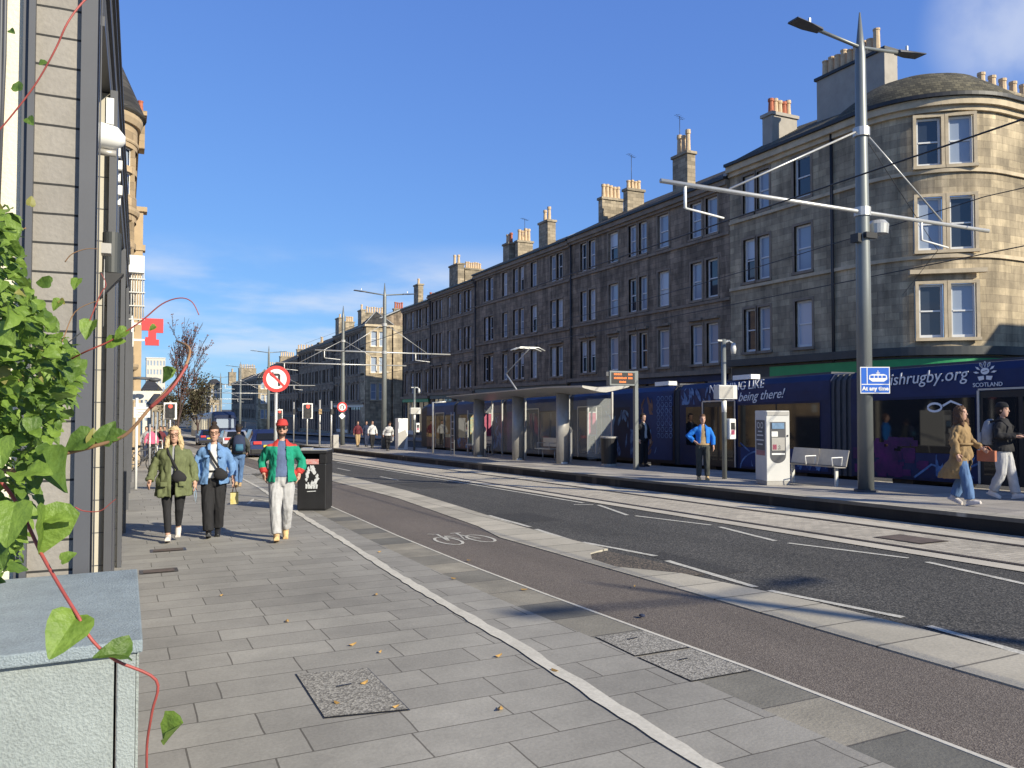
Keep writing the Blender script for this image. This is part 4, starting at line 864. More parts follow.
m = MB(); m.box(-1.2, .66, 39.6, 40.5, ze, 15.0); m.box(-1.3, .74, 39.5, 40.6, 15.0, 15.2); c = m.build('chimney', M['stone_gold'], t)
for i in range(5):
    p = MB(); x = -.85 + i * .33; p.loft([(x, 40.05, 15.2, .13, .13), (x, 40.05, 15.7, .1, .1), (x, 40.05, 15.8, .13, .13)], 8, smooth=False); p.build('chimney_pot', M['pot_red'], c)
m = MB(); m.box(TS + .01, TS + .5, 38.2, 38.7, -4, 10.3); m.box(TS, TS + .65, 38.1, 38.8, 10.3, 10.5); m.box(TS, TS + .6, 38.15, 38.75, 8.6, 8.85); m.build('pilaster', M['trim_gold'], t)

# pale blue cabinet in the corner of the shop
t = thing('cabinet', 'pale blue textured metal cabinet with a flat lid in the bottom left corner', 'cabinet', (-.6, 3.6, gz(3.6, .03)))
g0 = gz(3.6, .03)
m = MB(); m.box(-1.9, -.02, 3.02, 4.28, g0, .925, 0); m.build('side_panel', M['box'], t, bevel=.004)
m = MB(); m.box(-.012, .045, 3.0, 4.28, g0, .925, 0); m.build('corner_post', M['box'], t, bevel=.004)
m = MB(); m.box(.047, .055, 3.03, 4.28, g0, .925, 0); m.build('end_panel', M['box'], t)
m = MB(); m.box(-1.95, .065, 2.985, 4.30, .928, .972); m.build('lid', M['box_top'], t, bevel=.006)

# ------------------------------------------------------------------ trams
def tram_body(t, x0, x1, L_, h0=.3, h1=3.05, near='navy'):
    pass
TX = 16.6
t = thing('tram', 'long dark blue tram with printed rugby advertising standing at the platform', 'tram', (TX + 1.3, 26, gz(26, .02)))
def P(T): return T
def tz(T, h): return gz(T, h)
def tbox(mb, x0, x1, T0, T1, h0, h1):
    vs = [(x, T, gz(T, h)) for h in (h0, h1) for T in (T0, T1) for x in (x0, x1)]
    return mb.add(vs, [(0, 2, 3, 1), (4, 5, 7, 6), (0, 1, 5, 4), (2, 6, 7, 3), (0, 4, 6, 2), (1, 3, 7, 5)])
segs = [(5.0, 14.55), (15.2, 21.52), (21.8, 28.6), (28.9, 35.0), (35.3, 41.4), (41.7, 47.6)]
doors = [(9.35, 11.15), (17.95 + .85, 20.3), (26.3, 28.1), (31.5, 33.0), (37.2, 38.8), (43.2, 44.6)]
H1 = 3.0
def prof(sx, top):  # cross-section, rounded shoulder to the near side
    return [(sx, .34), (sx, top - .45), (sx + .02, top - .2), (sx + .16, top - .04), (sx + .5, top), (sx + 2.1, top), (sx + 2.45, top - .1), (sx + 2.65, top - .6), (sx + 2.65, .34)]
def tprism(mb, poly, T0, T1):
    n = len(poly); vs = [(p[0], T, gz(T, p[1])) for T in (T0, T1) for p in poly]
    fs = [tuple(range(n)), tuple(reversed(range(n, 2 * n)))] + [(i, i + n, (i + 1) % n + n, (i + 1) % n) for i in range(n)]
    return mb.add(vs, fs)
for i, (a, b) in enumerate(segs):
    m = MB(); e = b if i < 5 else b - 1.2
    tprism(m, prof(TX, H1), a, e)
    if i == 5:   # raked cab end
        p0 = prof(TX, H1); p1 = [(x + (.25 if x < TX + 1.3 else -.25), .34 + (z - .34) * .8) for x, z in p0]; n = len(p0)
        vs = [(p[0], e, gz(e, p[1])) for p in p0] + [(p[0], e + .8, gz(e, p[1] - .15 if p[1] > 1 else p[1])) for p in p0] + [(p[0], e + 1.3, gz(e, p[1])) for p in p1]
        fs = [(q, (q + 1) % n, (q + 1) % n + n, q + n) for q in range(n)] + [(q + n, (q + 1) % n + n, (q + 1) % n + 2 * n, q + 2 * n) for q in range(n)] + [tuple(range(2 * n, 3 * n))]
        m.add(vs, fs)
    car = m.build('car_section', M['tramdark' if i > 1 else 'navy'], t)
    # windows between doors
    dd = [d for d in doors if a <= d[0] and d[1] <= b]
    cuts = [a + .35] + [q for d in dd for q in (d[0] - .1, d[1] + .1)] + [b - .35 - (1.0 if i == 5 else 0)]
    for k in range(0, len(cuts), 2):
        if cuts[k + 1] - cuts[k] > .5:
            g = MB(); vs = [(TX - .012, T, gz(T, h)) for h in (.98, 2.22) for T in (cuts[k], cuts[k + 1])]
            g.add(vs, [(0, 1, 3, 2)]); g.build('window', M['tramglass'], car)
            g = MB(); n = max(1, int((cuts[k + 1] - cuts[k]) / 1.5))
            for q in range(1, n): y = cuts[k] + (cuts[k + 1] - cuts[k]) * q / n; tbox(g, TX - .02, TX - .013, y - .02, y + .02, .98, 2.22)
            if g.v: g.build('window_pillar', M['black'], car)
    for d in dd:
        g = MB(); tbox(g, TX - .03, TX - .003, d[0], d[1], .36, 2.34); dr = g.build('door', M['black'], car)
        g = MB(); c = (d[0] + d[1]) / 2
        for (p, q) in ((d[0] + .1, c - .05), (c + .05, d[1] - .1)):
            g.add([(TX - .036, T, gz(T, h)) for h in (.55, 2.2) for T in (p, q)], [(0, 1, 3, 2)])
        g.build('door_glass', M['tramglass'], dr)
        g = MB()
        for y in (d[0], d[1]): tbox(g, TX - .05, TX - .031, y - .025, y + .025, .36, 2.36)
        tbox(g, TX - .05, TX - .031, d[0], d[1], 2.36, 2.40); g.build('door_frame', M['galv'], dr)
    if i < 5:
        g = MB(); nb = segs[i + 1][0]
        for k in range(7):
            y0 = b + (nb - b) * k / 7; tprism(g, [(x + (.03 if x < TX + 1 else -.03) + (.05 if k % 2 else 0) * (1 if x < TX + 1 else -1), z - .02) for x, z in prof(TX, H1)], y0, y0 + (nb - b) / 7 - .001)
        g.build('bellows', M['bellows'], t)
    g = MB(); tbox(g, TX + .7, TX + 2.0, a + .6, b - .6 - (1 if i == 5 else 0), H1 + .01, H1 + .07); g.build('roof_equipment', M['darkgrey'], car)
    for y in (a + 1.2, b - 1.4):
        g = MB(); g.tube([(TX + .1, y, gz(y, .3)), (TX + 2.5, y, gz(y, .3))], .29, 16, smooth=False); g.build('wheel_set', M['iron'], car)
def onside(T, h, off): return (TX - off, T, gz(T, h))
def panel(T0, T1, h0, h1, off, m, name='printed_panel'):
    g = MB(); g.add([onside(T0, h0, off), onside(T1, h0, off), onside(T1, h1, off), onside(T0, h1, off)], [(0, 1, 2, 3)]); return g.build(name, M[m], t)
def sidefix(T0, T1, m, off=.004, name='printed_panel', h0=2.28):
    """wrap above the windows following the rounded shoulder"""
    g = MB(); pr = [(TX - off, h0), (TX - off, H1 - .45), (TX + .02 - off, H1 - .2), (TX + .16 - off, H1 - .035)]
    for a, b in zip(pr, pr[1:]): g.add([(a[0], T0, gz(T0, a[1])), (a[0], T1, gz(T1, a[1])), (b[0], T1, gz(T1, b[1])), (b[0], T0, gz(T0, b[1]))], [(0, 1, 2, 3)])
    return g.build(name, M[m], t)
M['banner'] = mat('banner_blue', (.010, .018, .06), .5, .3, .6, spec=.3, col2=(.018, .036, .13))
sidefix(5.1, 14.5, 'banner'); sidefix(15.25, 21.45, 'banner'); sidefix(21.85, 28.5, 'navyblue'); sidefix(28.95, 34.9, 'navyblue'); sidefix(35.4, 41.3, 'banner'); sidefix(41.8, 46.2, 'navyblue')
panel(21.9, 24.4, .45, 2.3, .014, 'navyblue')
def strokes(n, T0, T1, h0, h1, m_, seed, off, big=.28):
    # loose brush-like shapes printed on the wrap
    random.seed(seed); g = MB()
    for i in range(n):
        c = Vector((random.uniform(T0, T1), random.uniform(h0, h1))); a = random.uniform(.7, 2.4); L_ = random.uniform(.4, 1) * big; d = Vector((math.cos(a), math.sin(a))); q = Vector((-d.y, d.x)); w = L_ * random.uniform(.12, .4); P_ = []
        for t_, s_ in ((-1, .2), (-.4, 1), (.3, .8), (1, .15), (.5, -.6), (-.2, -1), (-.8, -.5)):
            p = c + d * t_ * L_ + q * s_ * w * random.uniform(.7, 1.2); P_.append(onside(min(max(p.x, T0), T1), min(max(p.y, h0), h1), off + i * .0002))
        g.add(P_, [tuple(range(len(P_)))])
    return g.build('printed_figures', M[m_], t, fixn=False)
strokes(34, 18.7, 21.4, 2.3, 2.85, 'bluefig', 1, .010, .25); strokes(16, 22.8, 24.4, .55, 1.5, 'bluefig', 2, .016, .4); strokes(10, 22.8, 24.2, .6, 1.7, 'skinprint', 3, .021, .35); strokes(7, 23.0, 23.7, 2.0, 2.65, 'skinprint', 4, .016, .3)
strokes(14, 24.5, 26.1, .5, 2.2, 'bluefig', 5, .017, .3); strokes(22, 28.95, 31.2, .42, 1.0, 'skinprint', 6, .010, .3); strokes(16, 35.4, 37.0, .5, 2.2, 'bluefig', 7, .017, .4); strokes(18, 38.95, 41.2, .42, 1.0, 'bluefig', 8, .012, .3)
strokes(9, 15.3, 18.5, .42, .95, 'bluefig', 9, .012, .25); strokes(10, 11.2, 12.2, .45, .95, 'bluefig', 10, .012, .4)
panel(24.4, 26.2, .45, 2.3, .014, 'navy'); panel(5.2, 9.2, .4, .97, .008, 'banner'); panel(11.1, 14.4, .4, .97, .008, 'banner');
random.seed(4); g = MB()
for i in range(58):
    c = (random.triangular(12.35, 14.35, 14.0), random.uniform(.45, 1.28)); a = random.choice((.06, .09, .13, .17)); g.add([onside(c[0] - a, c[1] - a * .8, .016 + i * .0001), onside(c[0] + a, c[1] - a * .8, .016 + i * .0001), onside(c[0] + a, c[1] + a * .8, .016 + i * .0001), onside(c[0] - a, c[1] + a * .8, .016 + i * .0001)], [(0, 1, 2, 3)])
g.build('printed_squares', M['purple'], t, fixn=False)
panel(15.3, 18.6, .4, .97, .008, 'navyblue')
panel(28.95, 31.3, .4, .97, .008, 'skinprint'); panel(33.2, 34.8, .45, 2.3, .014, 'purple'); panel(38.95, 41.2, .4, .97, .008, 'skinprint'); panel(35.4, 37.0, .4, 2.2, .014, 'navy'); panel(44.7, 46.2, .4, .97, .008, 'skinprint'); panel(41.8, 43.1, .4, .97, .008, 'skinprint')
# ring pattern panel (white chain of hexagon loops on blue)
panel(21.9, 22.75, 1.2, 2.7, .018, 'navyblue')
g = MB()
for i in range(4):
    for j in range(7):
        c = (21.98 + i * .23 + (.0), 1.28 + j * .21); n = 6
        for k in range(n):
            a_, b_ = 2 * math.pi * k / n, 2 * math.pi * (k + 1) / n; r0, r1 = .075, .098
            g.add([onside(c[0] + r * math.cos(q), c[1] + r * math.sin(q), .022) for q in (a_, b_) for r in (r0, r1)], [(0, 1, 3, 2)])
g.build('ring_pattern', M['bluefig'], t)
# arcs (ball outline) and the jagged line low on the side
def arcline(pts, wd, name='printed_line', m='bluefig', off=.02):
    g = MB(); P_ = [Vector(p) for p in pts]
    vs = []
    for i, p in enumerate(P_):
        d = (P_[min(i + 1, len(P_) - 1)] - P_[max(i - 1, 0)]).normalized(); n_ = Vector((-d.y, d.x)) * wd / 2; vs += [onside(p.x + n_.x, p.y + n_.y, off), onside(p.x - n_.x, p.y - n_.y, off)]
    g.add(vs, [(2 * i, 2 * i + 1, 2 * i + 3, 2 * i + 2) for i in range(len(P_) - 1)]); return g.build(name, M[m], t)
arcline([(17.6 + 1.0 * math.cos(a), .35 + .55 * math.sin(a)) for a in [i * math.pi / 14 for i in range(15)]], .05)
arcline([(17.6, .9), (17.6, 1.35)], .04); arcline([(18.6, 1.1), (18.2, .85)], .05)
arcline([(12.75, .40), (12.3, .72), (12.05, .66), (11.7, .86), (11.45, .66), (11.2, .78)], .05)
for k in range(5): arcline([(16.9 - k * .32, .42), (16.75 - k * .32, .72), (16.62 - k * .32, .5)], .09)
arcline([(12.2 + .17 * math.cos(a), 2.02 + .09 * math.sin(a)) for a in [i * math.pi / 8 for i in range(17)]], .05, m='letters'); arcline([(12.0, 2.05), (11.8, 2.15), (11.55, 2.05), (11.7, 1.95)], .05, m='letters')
AX = (0, -1, 0.021); AY = (0, 0.021, 1); 
def ttext(s, T, h, size, shear=0.0, bold=.0, name='lettering', tilt=0):
    ax = Vector((0, -1, SL + tilt)).normalized(); ay = Vector((0, SL + tilt, 1)).normalized()
    return textmesh(s, size, name, M['letters'], t, (TX - .02, T, gz(T, h)), ax, ay, shear, .006, bold=bold)
ttext('NOTHING LIKE', 20.0, 2.64, .35, .15, .0, tilt=.03)
ttext('being there!', 18.68, 2.34, .38, .45, .0, tilt=.03)
ttext('scottishrugby.org', 14.2, 2.56, .40, .22, .0, tilt=.02)
ttext('SCOTLAND', 11.28, 2.44, .125, 0, .0)
# thistle-and-ball emblem: leafy fan round an oval ball
def emb(c, r):
    g = MB(); 
    def pt(x, y): return onside(c[0] - x * r, c[1] + y * r, .024)
    for s_ in (-1, 1):
        for k in range(5):
            a = R(10 + 26 * k); p = (s_ * (.75 * math.cos(a)), -.1 + .8 * math.sin(a)); d = (s_ * math.cos(a), math.sin(a))
            g.add([pt(p[0] - d[0] * .28, p[1] - d[1] * .28), pt(p[0] - d[1] * .09, p[1] + d[0] * .09), pt(p[0] + d[0] * .24, p[1] + d[1] * .24), pt(p[0] + d[1] * .09, p[1] - d[0] * .09)], [(0, 1, 2, 3)])
    n = 16; g.add([pt(.36 * math.cos(q) * 1.0, .12 + .27 * math.sin(q)) for q in [2 * math.pi * i / n for i in range(n)]], [tuple(range(n))])
    for s_ in (-1, 1): g.add([pt(s_ * .1, -.25), pt(s_ * .62, -.3), pt(s_ * .5, -.62), pt(s_ * .08, -.55)], [(0, 1, 2, 3)])
    g.build('emblem', M['letters'], t, fixn=False)
    g = MB(); g.add([onside(c[0] - (x) * r, c[1] + y * r, .028) for x, y in ((-.22, .05), (.2, .14), (.21, .19), (-.21, .1))], [(0, 1, 2, 3)]); g.build('emblem_lace', M['navyblue'], t, fixn=False)
emb((11.0, 2.74), .27)
g = MB(); g.box(TX + .9, TX + 1.7, 36.0, 37.1, gz(36.5, H1 + .08), gz(36.5, H1 + .22)); g.tube([(TX + 1.3, 36.1, gz(36.5, 3.2)), (TX + 1.3, 37.7, gz(36.5, 4.3))], .04, 6); g.tube([(TX + 1.3, 37.7, gz(36.5, 4.3)), (TX + 1.3, 35.0, gz(36.5, 5.45))], .03, 6)
g.tube([(TX + .45, 35.0, gz(36.5, 5.35)), (TX + .8, 35.0, gz(36.5, 5.5)), (TX + 1.8, 35.0, gz(36.5, 5.5)), (TX + 2.15, 35.0, gz(36.5, 5.35))], .035, 6); g.tube([(TX + .45, 35.4, gz(36.5, 5.35)), (TX + .8, 35.4, gz(36.5, 5.48)), (TX + 1.8, 35.4, gz(36.5, 5.48)), (TX + 2.15, 35.4, gz(36.5, 5.35))], .035, 6); g.build('pantograph', M['galv'], t)
for y in (18.3, 22.3, 27.5): 
    g = MB(); tbox(g, TX + .15, TX + .5, y, y + .8, H1 + .0, H1 + .14); g.build('roof_unit', M['white'], t)
# second tram far down the street, on the near track
t = thing('tram', 'white-sided tram with dark blue front approaching far down the street', 'tram', (10.3, 100, gz(100, .02)))
g = MB(); tprism(g, [(x - TX + 8.95, z) for x, z in prof(TX, 3.4)], 97.2, 128); bd = g.build('body', M['offwhite'], t)
g = MB(); n9 = prof(TX, 3.4); p0 = [(x - TX + 8.95, 97.2, gz(97.2, z)) for x, z in n9]; p1 = [(x - TX + 8.95 + (.15 if x < TX + 1.3 else -.15), 96.0, gz(96, .34 + (z - .34) * .86)) for x, z in n9]; n = len(p0)
g.add(p0 + p1, [(q, (q + 1) % n, (q + 1) % n + n, q + n) for q in range(n)] + [tuple(range(n, 2 * n))]); g.build('cab', M['navy'], t)
g = MB(); g.quad((9.3, 95.97, gz(96, 1.5)), (11.25, 95.97, gz(96, 1.5)), (11.2, 95.97, gz(96, 2.6)), (9.35, 95.97, gz(96, 2.6))); g.build('windscreen', M['pane_m'], t)
g = MB(); g.box(9.25, 9.7, 95.9, 95.96, gz(96, .7), gz(96, 1.0)); g.box(10.9, 11.3, 95.9, 95.96, gz(96, .7), gz(96, 1.0)); g.build('headlight', M['white'], t)
for k in range(9):
    g = MB(); y = 98 + k * 3.3; tbox(g, 8.92, 8.945, y, y + 2.6, 1.2, 2.6); g.build('window', M['tramglass'], bd)

# ------------------------------------------------------------------ catenary poles
def cat_pole(S, T, label, arm=(8.74, 18.05), lamps=True, h=10.12, s=1.0, lv=True):
    g0 = gz(T, .26); 
    t = thing('catenary_pole', label, 'tram pole', (S, T, g0), 'tapered grey tram poles')
    m = MB(); m.tube([(S, T, g0), (S, T, g0 + 4.5), (S, T, g0 + h - .9), (S, T, g0 + h)], [.16, .145, .105, .015], 20); m.build('mast', M['pole'], t)
    m = MB(); m.tube([(S, T, g0), (S, T, g0 + .04)], .24, 12, smooth=False); m.build('base_plate', M['darkgrey'], t)
    if arm:
        za = g0 + 5.86; m = MB(); m.tube([(arm[0], T, za + .02), (S, T, za), (arm[1], T, za)], .045, 10)
        a_ = m.build('cross_arm', M['galv'], t)
        m = MB()
        for z in (za, g0 + 7.55):
            m = MB(); m.tube([(S, T, z - .09), (S, T, z + .09)], .17, 12, smooth=False); m.build('clamp', M['galv'], t)
        m = MB(); zt = g0 + 7.55; m.tube([(S - .14, T, zt), (arm[0] + 1.6, T, za + .06)], .022, 6); m.tube([(S + .14, T, zt), (arm[1] - 1.6, T, za + .06)], .018, 6); m.build('stay', M['galv'], t)
        m = MB()
        for (x, d) in ((arm[0] + .55, 1), (arm[1] - 2.3, -1)):
            m = MB(); m.tube([(x, T, za), (x, T, za - .42), (x + .02, T, za - .425), (x + .95, T + .05, za - .5)], [.03, .03, .022, .02], 6); m.build('registration_arm', M['white'], t)
    if lamps:
        zl = g0 + h - .75; m = MB(); m.tube([(S - 1.2, T, zl + .12), (S, T, zl), (S + 1.2, T, zl + .12)], .04, 6); m.build('lamp_arm', M['pole'], t)
        for d in (-1, 1):
            m = MB(); x0, x1 = S + d * 1.15, S + d * 1.9; z0 = zl + .12
            m.add([(x0, T - .09, z0 - .02), (x0, T + .09, z0 - .02), (x1, T + .15, z0 + .05), (x1, T - .15, z0 + .05), (x0, T - .07, z0 + .04), (x0, T + .07, z0 + .04), (x1, T + .13, z0 + .08), (x1, T - .13, z0 + .08), ((x0 + x1) / 2, T - .15, z0 + .01), ((x0 + x1) / 2, T + .15, z0 + .01)],
                  [(0, 8, 3, 2, 9, 1), (4, 5, 6, 7), (0, 1, 5, 4), (2, 3, 7, 6), (1, 9, 2, 6, 5), (0, 4, 7, 3, 8)]); ln = m.build('luminaire', M['darkgrey'], t)
            m = MB(); m.box(S + d * 1.45 - .02, S + d * 1.45 + .02, T - .02, T + .02, z0 + .1, z0 + .2); m.build('sensor', M['galv'], ln)
    return t, g0
t, g0 = cat_pole(13.92, 11.84, 'nearest tall grey tram pole with two lamp heads and a blue tram lane sign')
S, T = 13.92, 11.84
m = MB(); m.add([(S + .1, T + .05, g0 + 9.3), (S + .5, T + .55, g0 + 9.62), (S + .62, T + .45, g0 + 9.62), (S + .2, T - .03, g0 + 9.3), (S + .1, T + .05, g0 + 9.36), (S + .5, T + .55, g0 + 9.68), (S + .62, T + .45, g0 + 9.68), (S + .2, T - .03, g0 + 9.36)], [(0, 1, 2, 3), (4, 5, 6, 7), (0, 1, 5, 4), (1, 2, 6, 5), (2, 3, 7, 6), (3, 0, 4, 7)]); m.build('luminaire', M['darkgrey'], t)
m = MB(); m.tube([(S + .4, T - .05, g0 + 5.42), (S + .4, T - .05, g0 + 5.62), (S + .4, T - .05, g0 + 5.7)], [.2, .22, .15], 20, smooth=False); m.build('sensor_dome', M['galv'], t)
m = MB(); m.box(S - .25, S - .14, T - .1, T + .1, g0 + 5.2, g0 + 5.38); m.box(S - .12, S + .2, T - .2, T - .12, g0 + 5.28, g0 + 5.4); m.build('bracket', M['black'], t)
# the sign is fixed to the pole: plate, then white lines, tram icon and words
sd = Vector((.9, -.4355, 0)); up = Vector((0, 0, 1)); fw = Vector((-.4355, -.9, 0))
zc = zat(380.5, S, T); sc = Vector((S, T, zc)) + fw * .2 + sd * .13
def sq(mb, x0, x1, y0, y1, off): 
    p = [sc + sd * x + up * y + fw * off for x, y in ((x0, y0), (x1, y0), (x1, y1), (x0, y1))]; return mb.add(p, [(0, 1, 2, 3)])
W2, H2 = .305, .275
def plate(mb, x0, x1, y0, y1, o0, o1):
    p = [sc + sd * x + up * y + fw * o for o in (o0, o1) for x, y in ((x0, y0), (x1, y0), (x1, y1), (x0, y1))]
    return mb.add(p, [(0, 1, 2, 3), (4, 5, 6, 7), (0, 1, 5, 4), (1, 2, 6, 5), (2, 3, 7, 6), (3, 0, 4, 7)])
m = MB(); plate(m, -W2, W2, -H2, H2, -.02, 0); sp = m.build('sign_plate', M['white'], t)
m = MB(); sq(m, -W2 + .018, W2 - .018, -H2 + .018, H2 - .018, .003); sf_ = m.build('sign_face', M['blue'], sp)
m = MB(); sq(m, -W2 + .02, W2 - .02, -.095, -.078, .006); sq(m, -.175, -.158, -.078, H2 - .02, .006)
pp_ = [(-.06, -.03), (-.13, .02), (-.12, .1), (-.06, .125), (.18, .125), (.24, .1), (.25, .02), (.18, -.03)]
m.add([sc + sd * x + up * y + fw * .006 for x, y in pp_], [tuple(range(8))]); sq(m, .02, .10, .14, .155, .006); sq(m, .05, .065, .12, .2, .006); m.build('sign_icon', M['white'], sp, fixn=False)
m = MB()
for a, b in ((-.10, -.03), (-.01, .05), (.07, .13), (.15, .22)): sq(m, a, b, .045, .095, .009)
m.build('sign_icon_window', M['blue'], sp, fixn=False)
textmesh('At any time', .115, 'sign_text', M['white'], sp, sc + fw * .007 - up * .21, sd, up, 0, .002, 'CENTER', .004)
cat_pole(14.2, 47.2, 'tall grey tram pole with two lamp heads beyond the far end of the shelter', (12 - 2.0, 18.5))
cat_pole(14.2, 57.5, 'plain grey tram pole without lamps, carrying the small U-turn sign', (9.5, 19.0), lamps=False)
cat_pole(14.0, 89.5, 'tall grey tram pole with lamps rising behind the no left turn sign', (9.0, 19))
cat_pole(14.0, 113, 'fourth lamp-bearing tram pole down the street, right of the far tram', (9.0, 19))
cat_pole(14.0, 138, 'fifth lamp-bearing tram pole down the street, above the far tram roof', (9.0, 19))
cat_pole(14.0, 165, 'farthest small tram pole in the street', (9.0, 19))
cat_pole(13.92, -11.3, 'tram pole behind the viewpoint whose shadow crosses the road', (8.74, 18.05))
def wire(pts, r, label):
    m = MB(); m.tube(pts, r, 5); o = m.build('overhead_wire', M['iron']); tag(o, label, 'wire'); return o
def sag(x, z, y0, y1, n, amp): return [(x, y0 + (y1 - y0) * i / n, gz(y0 + (y1 - y0) * i / n, z) - amp * math.sin(math.pi * i / n)) for i in range(n + 1)]
wire(sag(10.3, 5.62, -15, 47, 12, .05) + sag(10.3, 5.62, 47.01, 150, 12, .0), .014, 'contact wire over the near tram track')
wire(sag(17.9, 5.62, -15, 47, 12, .05) + sag(17.9, 5.62, 47.01, 150, 12, .0), .014, 'contact wire over the far tram track, in front of the corner window')
wire(sag(17.9, 6.9, -15, 11.8, 10, .35) + sag(17.9, 6.9, 11.81, 47, 10, .5), .012, 'upper carrier wire over the far tram track')
wire([(13.95, 11.84, gz(11.84, 7.8)), (22, 16, 6.5), (30.0, 23.5, 6.6)], .009, 'thin span wire from the nearest tram pole to the rounded corner')
wire([(9.4, 47.2, 5.5), (9.3, 20, 5.5)], .006, 'thin straight tie wire left of the near contact wire')
# ------------------------------------------------------------------ platform furniture
def PZ(T): return gz(T, .263)
t = thing('tram_shelter', 'glazed tram shelter with thin curved metal roof on wide columns', 'shelter', (14.6, 30, PZ(30)))
ra, rb = 23.2, 34.9; hr = 2.84
def roofpt(x, T, dz=0):   # shallow gull-wing section
    f = (x - 13.5) / 2.6; return (x, T, gz(T, hr + .30 * abs(f - .42) ** 1.3 + dz))
xs = [13.5 + 2.6 * i / 12 for i in range(13)]; m = MB()
for (a, b, e) in ((ra, 25.2, 'w'), (25.2, rb, 'm')):
    vs = []
    for T in (a, b):
        sh_ = .35 if (T == a and e == 'w') else 0
        for x in xs: vs.append(roofpt(min(max(x, 13.5 + sh_), 16.1 - sh_), T, .1))
        for x in reversed(xs): vs.append(roofpt(min(max(x, 13.5 + sh_), 16.1 - sh_), T, .1 - .16 * (1 - abs((x - 14.8) / 1.5)) - .02))
    n = len(xs) * 2; m.add(vs, [(i, (i + 1) % n, (i + 1) % n + n, i + n) for i in range(n)] + [tuple(range(n)), tuple(range(n, 2 * n))])
m.build('roof', M['steel'], t)
for T in (25.6, 29.3, 33.3):
    m = MB(); m.tube([(14.45, T, PZ(T)), (14.45, T, gz(T, hr - .02))], [(.26, .16)] * 2, 24); c = m.build('column', M['steel'], t)
    m = MB(); vs = []; fs = []
    for i in range(9):
        a = R(-70 + 22 * i); 
        for hh in (.05, 1.1 + .5 * (i / 8)): vs.append((14.45 + .33 * math.cos(a) * .8, T - .12 + .26 * math.sin(a) - .05, PZ(T) + hh))
    m.add(vs, [(2 * i, 2 * i + 2, 2 * i + 3, 2 * i + 1) for i in range(8)]); q = m.build('curved_panel', M['galv'], c); sm = q.modifiers.new('s', 'SOLIDIFY'); sm.thickness = .01
    m = MB(); m.tube([(14.45, T, PZ(T) + .002), (14.45, T, PZ(T) + .05)], .2, 12, smooth=False); m.build('foot', M['white'], c)
pt = [24.3, 27.4, 28.2, 31.2, 32.0, 33.6, 34.7]
for T in pt:
    m = MB(); m.box(15.72, 15.78, T - .03, T + .03, PZ(T), gz(T, hr)); m.build('post', M['galv'], t)
for a, b in zip(pt, pt[1:]):
    m = MB(); m.add([(15.75, T, gz(T, h)) for h in (.45, 2.6) for T in (a + .05, b - .05)], [(0, 1, 3, 2)]); m.build('glass_panel', M['clear'], t)
for T in (24.3, 34.7):
    m = MB(); m.add([(x, T, gz(T, h)) for h in (.45, 2.6) for x in (14.7, 15.7)], [(0, 1, 3, 2)]); m.build('glass_panel', M['clear'], t)
for (a, b) in ((27.6, 28.9), (34.0, 36.2)):
    m = MB()
    tbox(m, 15.0, 15.45, a, b, .70, .74); tbox(m, 15.4, 15.46, a, b, .8, 1.15)
    for y in (a + .15, b - .15): m.tube([(15.3, y, PZ(y)), (15.3, y, gz(y, .7))], .025, 6); m.tube([(15.05, y, gz(y, .74)), (15.05, y, gz(y, .95)), (15.4, y, gz(y, .95))], .015, 6)
    m.build('seat', M['galv'], t)
for (T, c_, h0, h1, w_) in ((34.4, 'pink', 1.15, 2.2, .55), (25.1, 'pink', 1.3, 2.1, .3), (36.0, 'amber_', .8, 2.2, .5)):
    mm_ = M['pink'] if c_ == 'pink' else mat('poster_print', (.5, .3, .1), .4, .4, 6, col2=(.15, .35, .3))
    m = MB(); m.box(15.55 - w_, 15.55, T - .02, T + .02, gz(T, h0), gz(T, h1)); q = m.build('poster', mm_, t)
    m = MB()
    for (x0, x1, z0, z1) in ((15.55 - w_ - .04, 15.55 - w_, h0 - .7, h1 + .2), (15.55, 15.59, h0 - .7, h1 + .2), (15.55 - w_, 15.55, h1, h1 + .04), (15.55 - w_, 15.55, h0 - .04, h0)): m.box(x0, x1, T - .03, T + .03, gz(T, z0), gz(T, z1))
    m.build('poster_frame', M['galv'], q)
m = MB()
for T in (35.7, 36.1): m.tube([(14.2, T, PZ(T)), (14.2, T, gz(T, 2.3))], .025, 6)
for k in range(6): tbox(m, 14.18, 14.22, 35.7, 36.1, .5 + k * .33, .54 + k * .33)
m.build('leaning_rail', M['galv'], t)
m = MB(); T = 38.9; m.tube([(14.3, T, PZ(T)), (14.3, T, gz(T, 2.85)), (14.9, T - .3, gz(T, 2.88))], .055, 8)
single(m, 'slim_post', M['galv'], 'slim silver post with short top arm at the far end of the shelter', 'post', (14.3, T, PZ(T)))

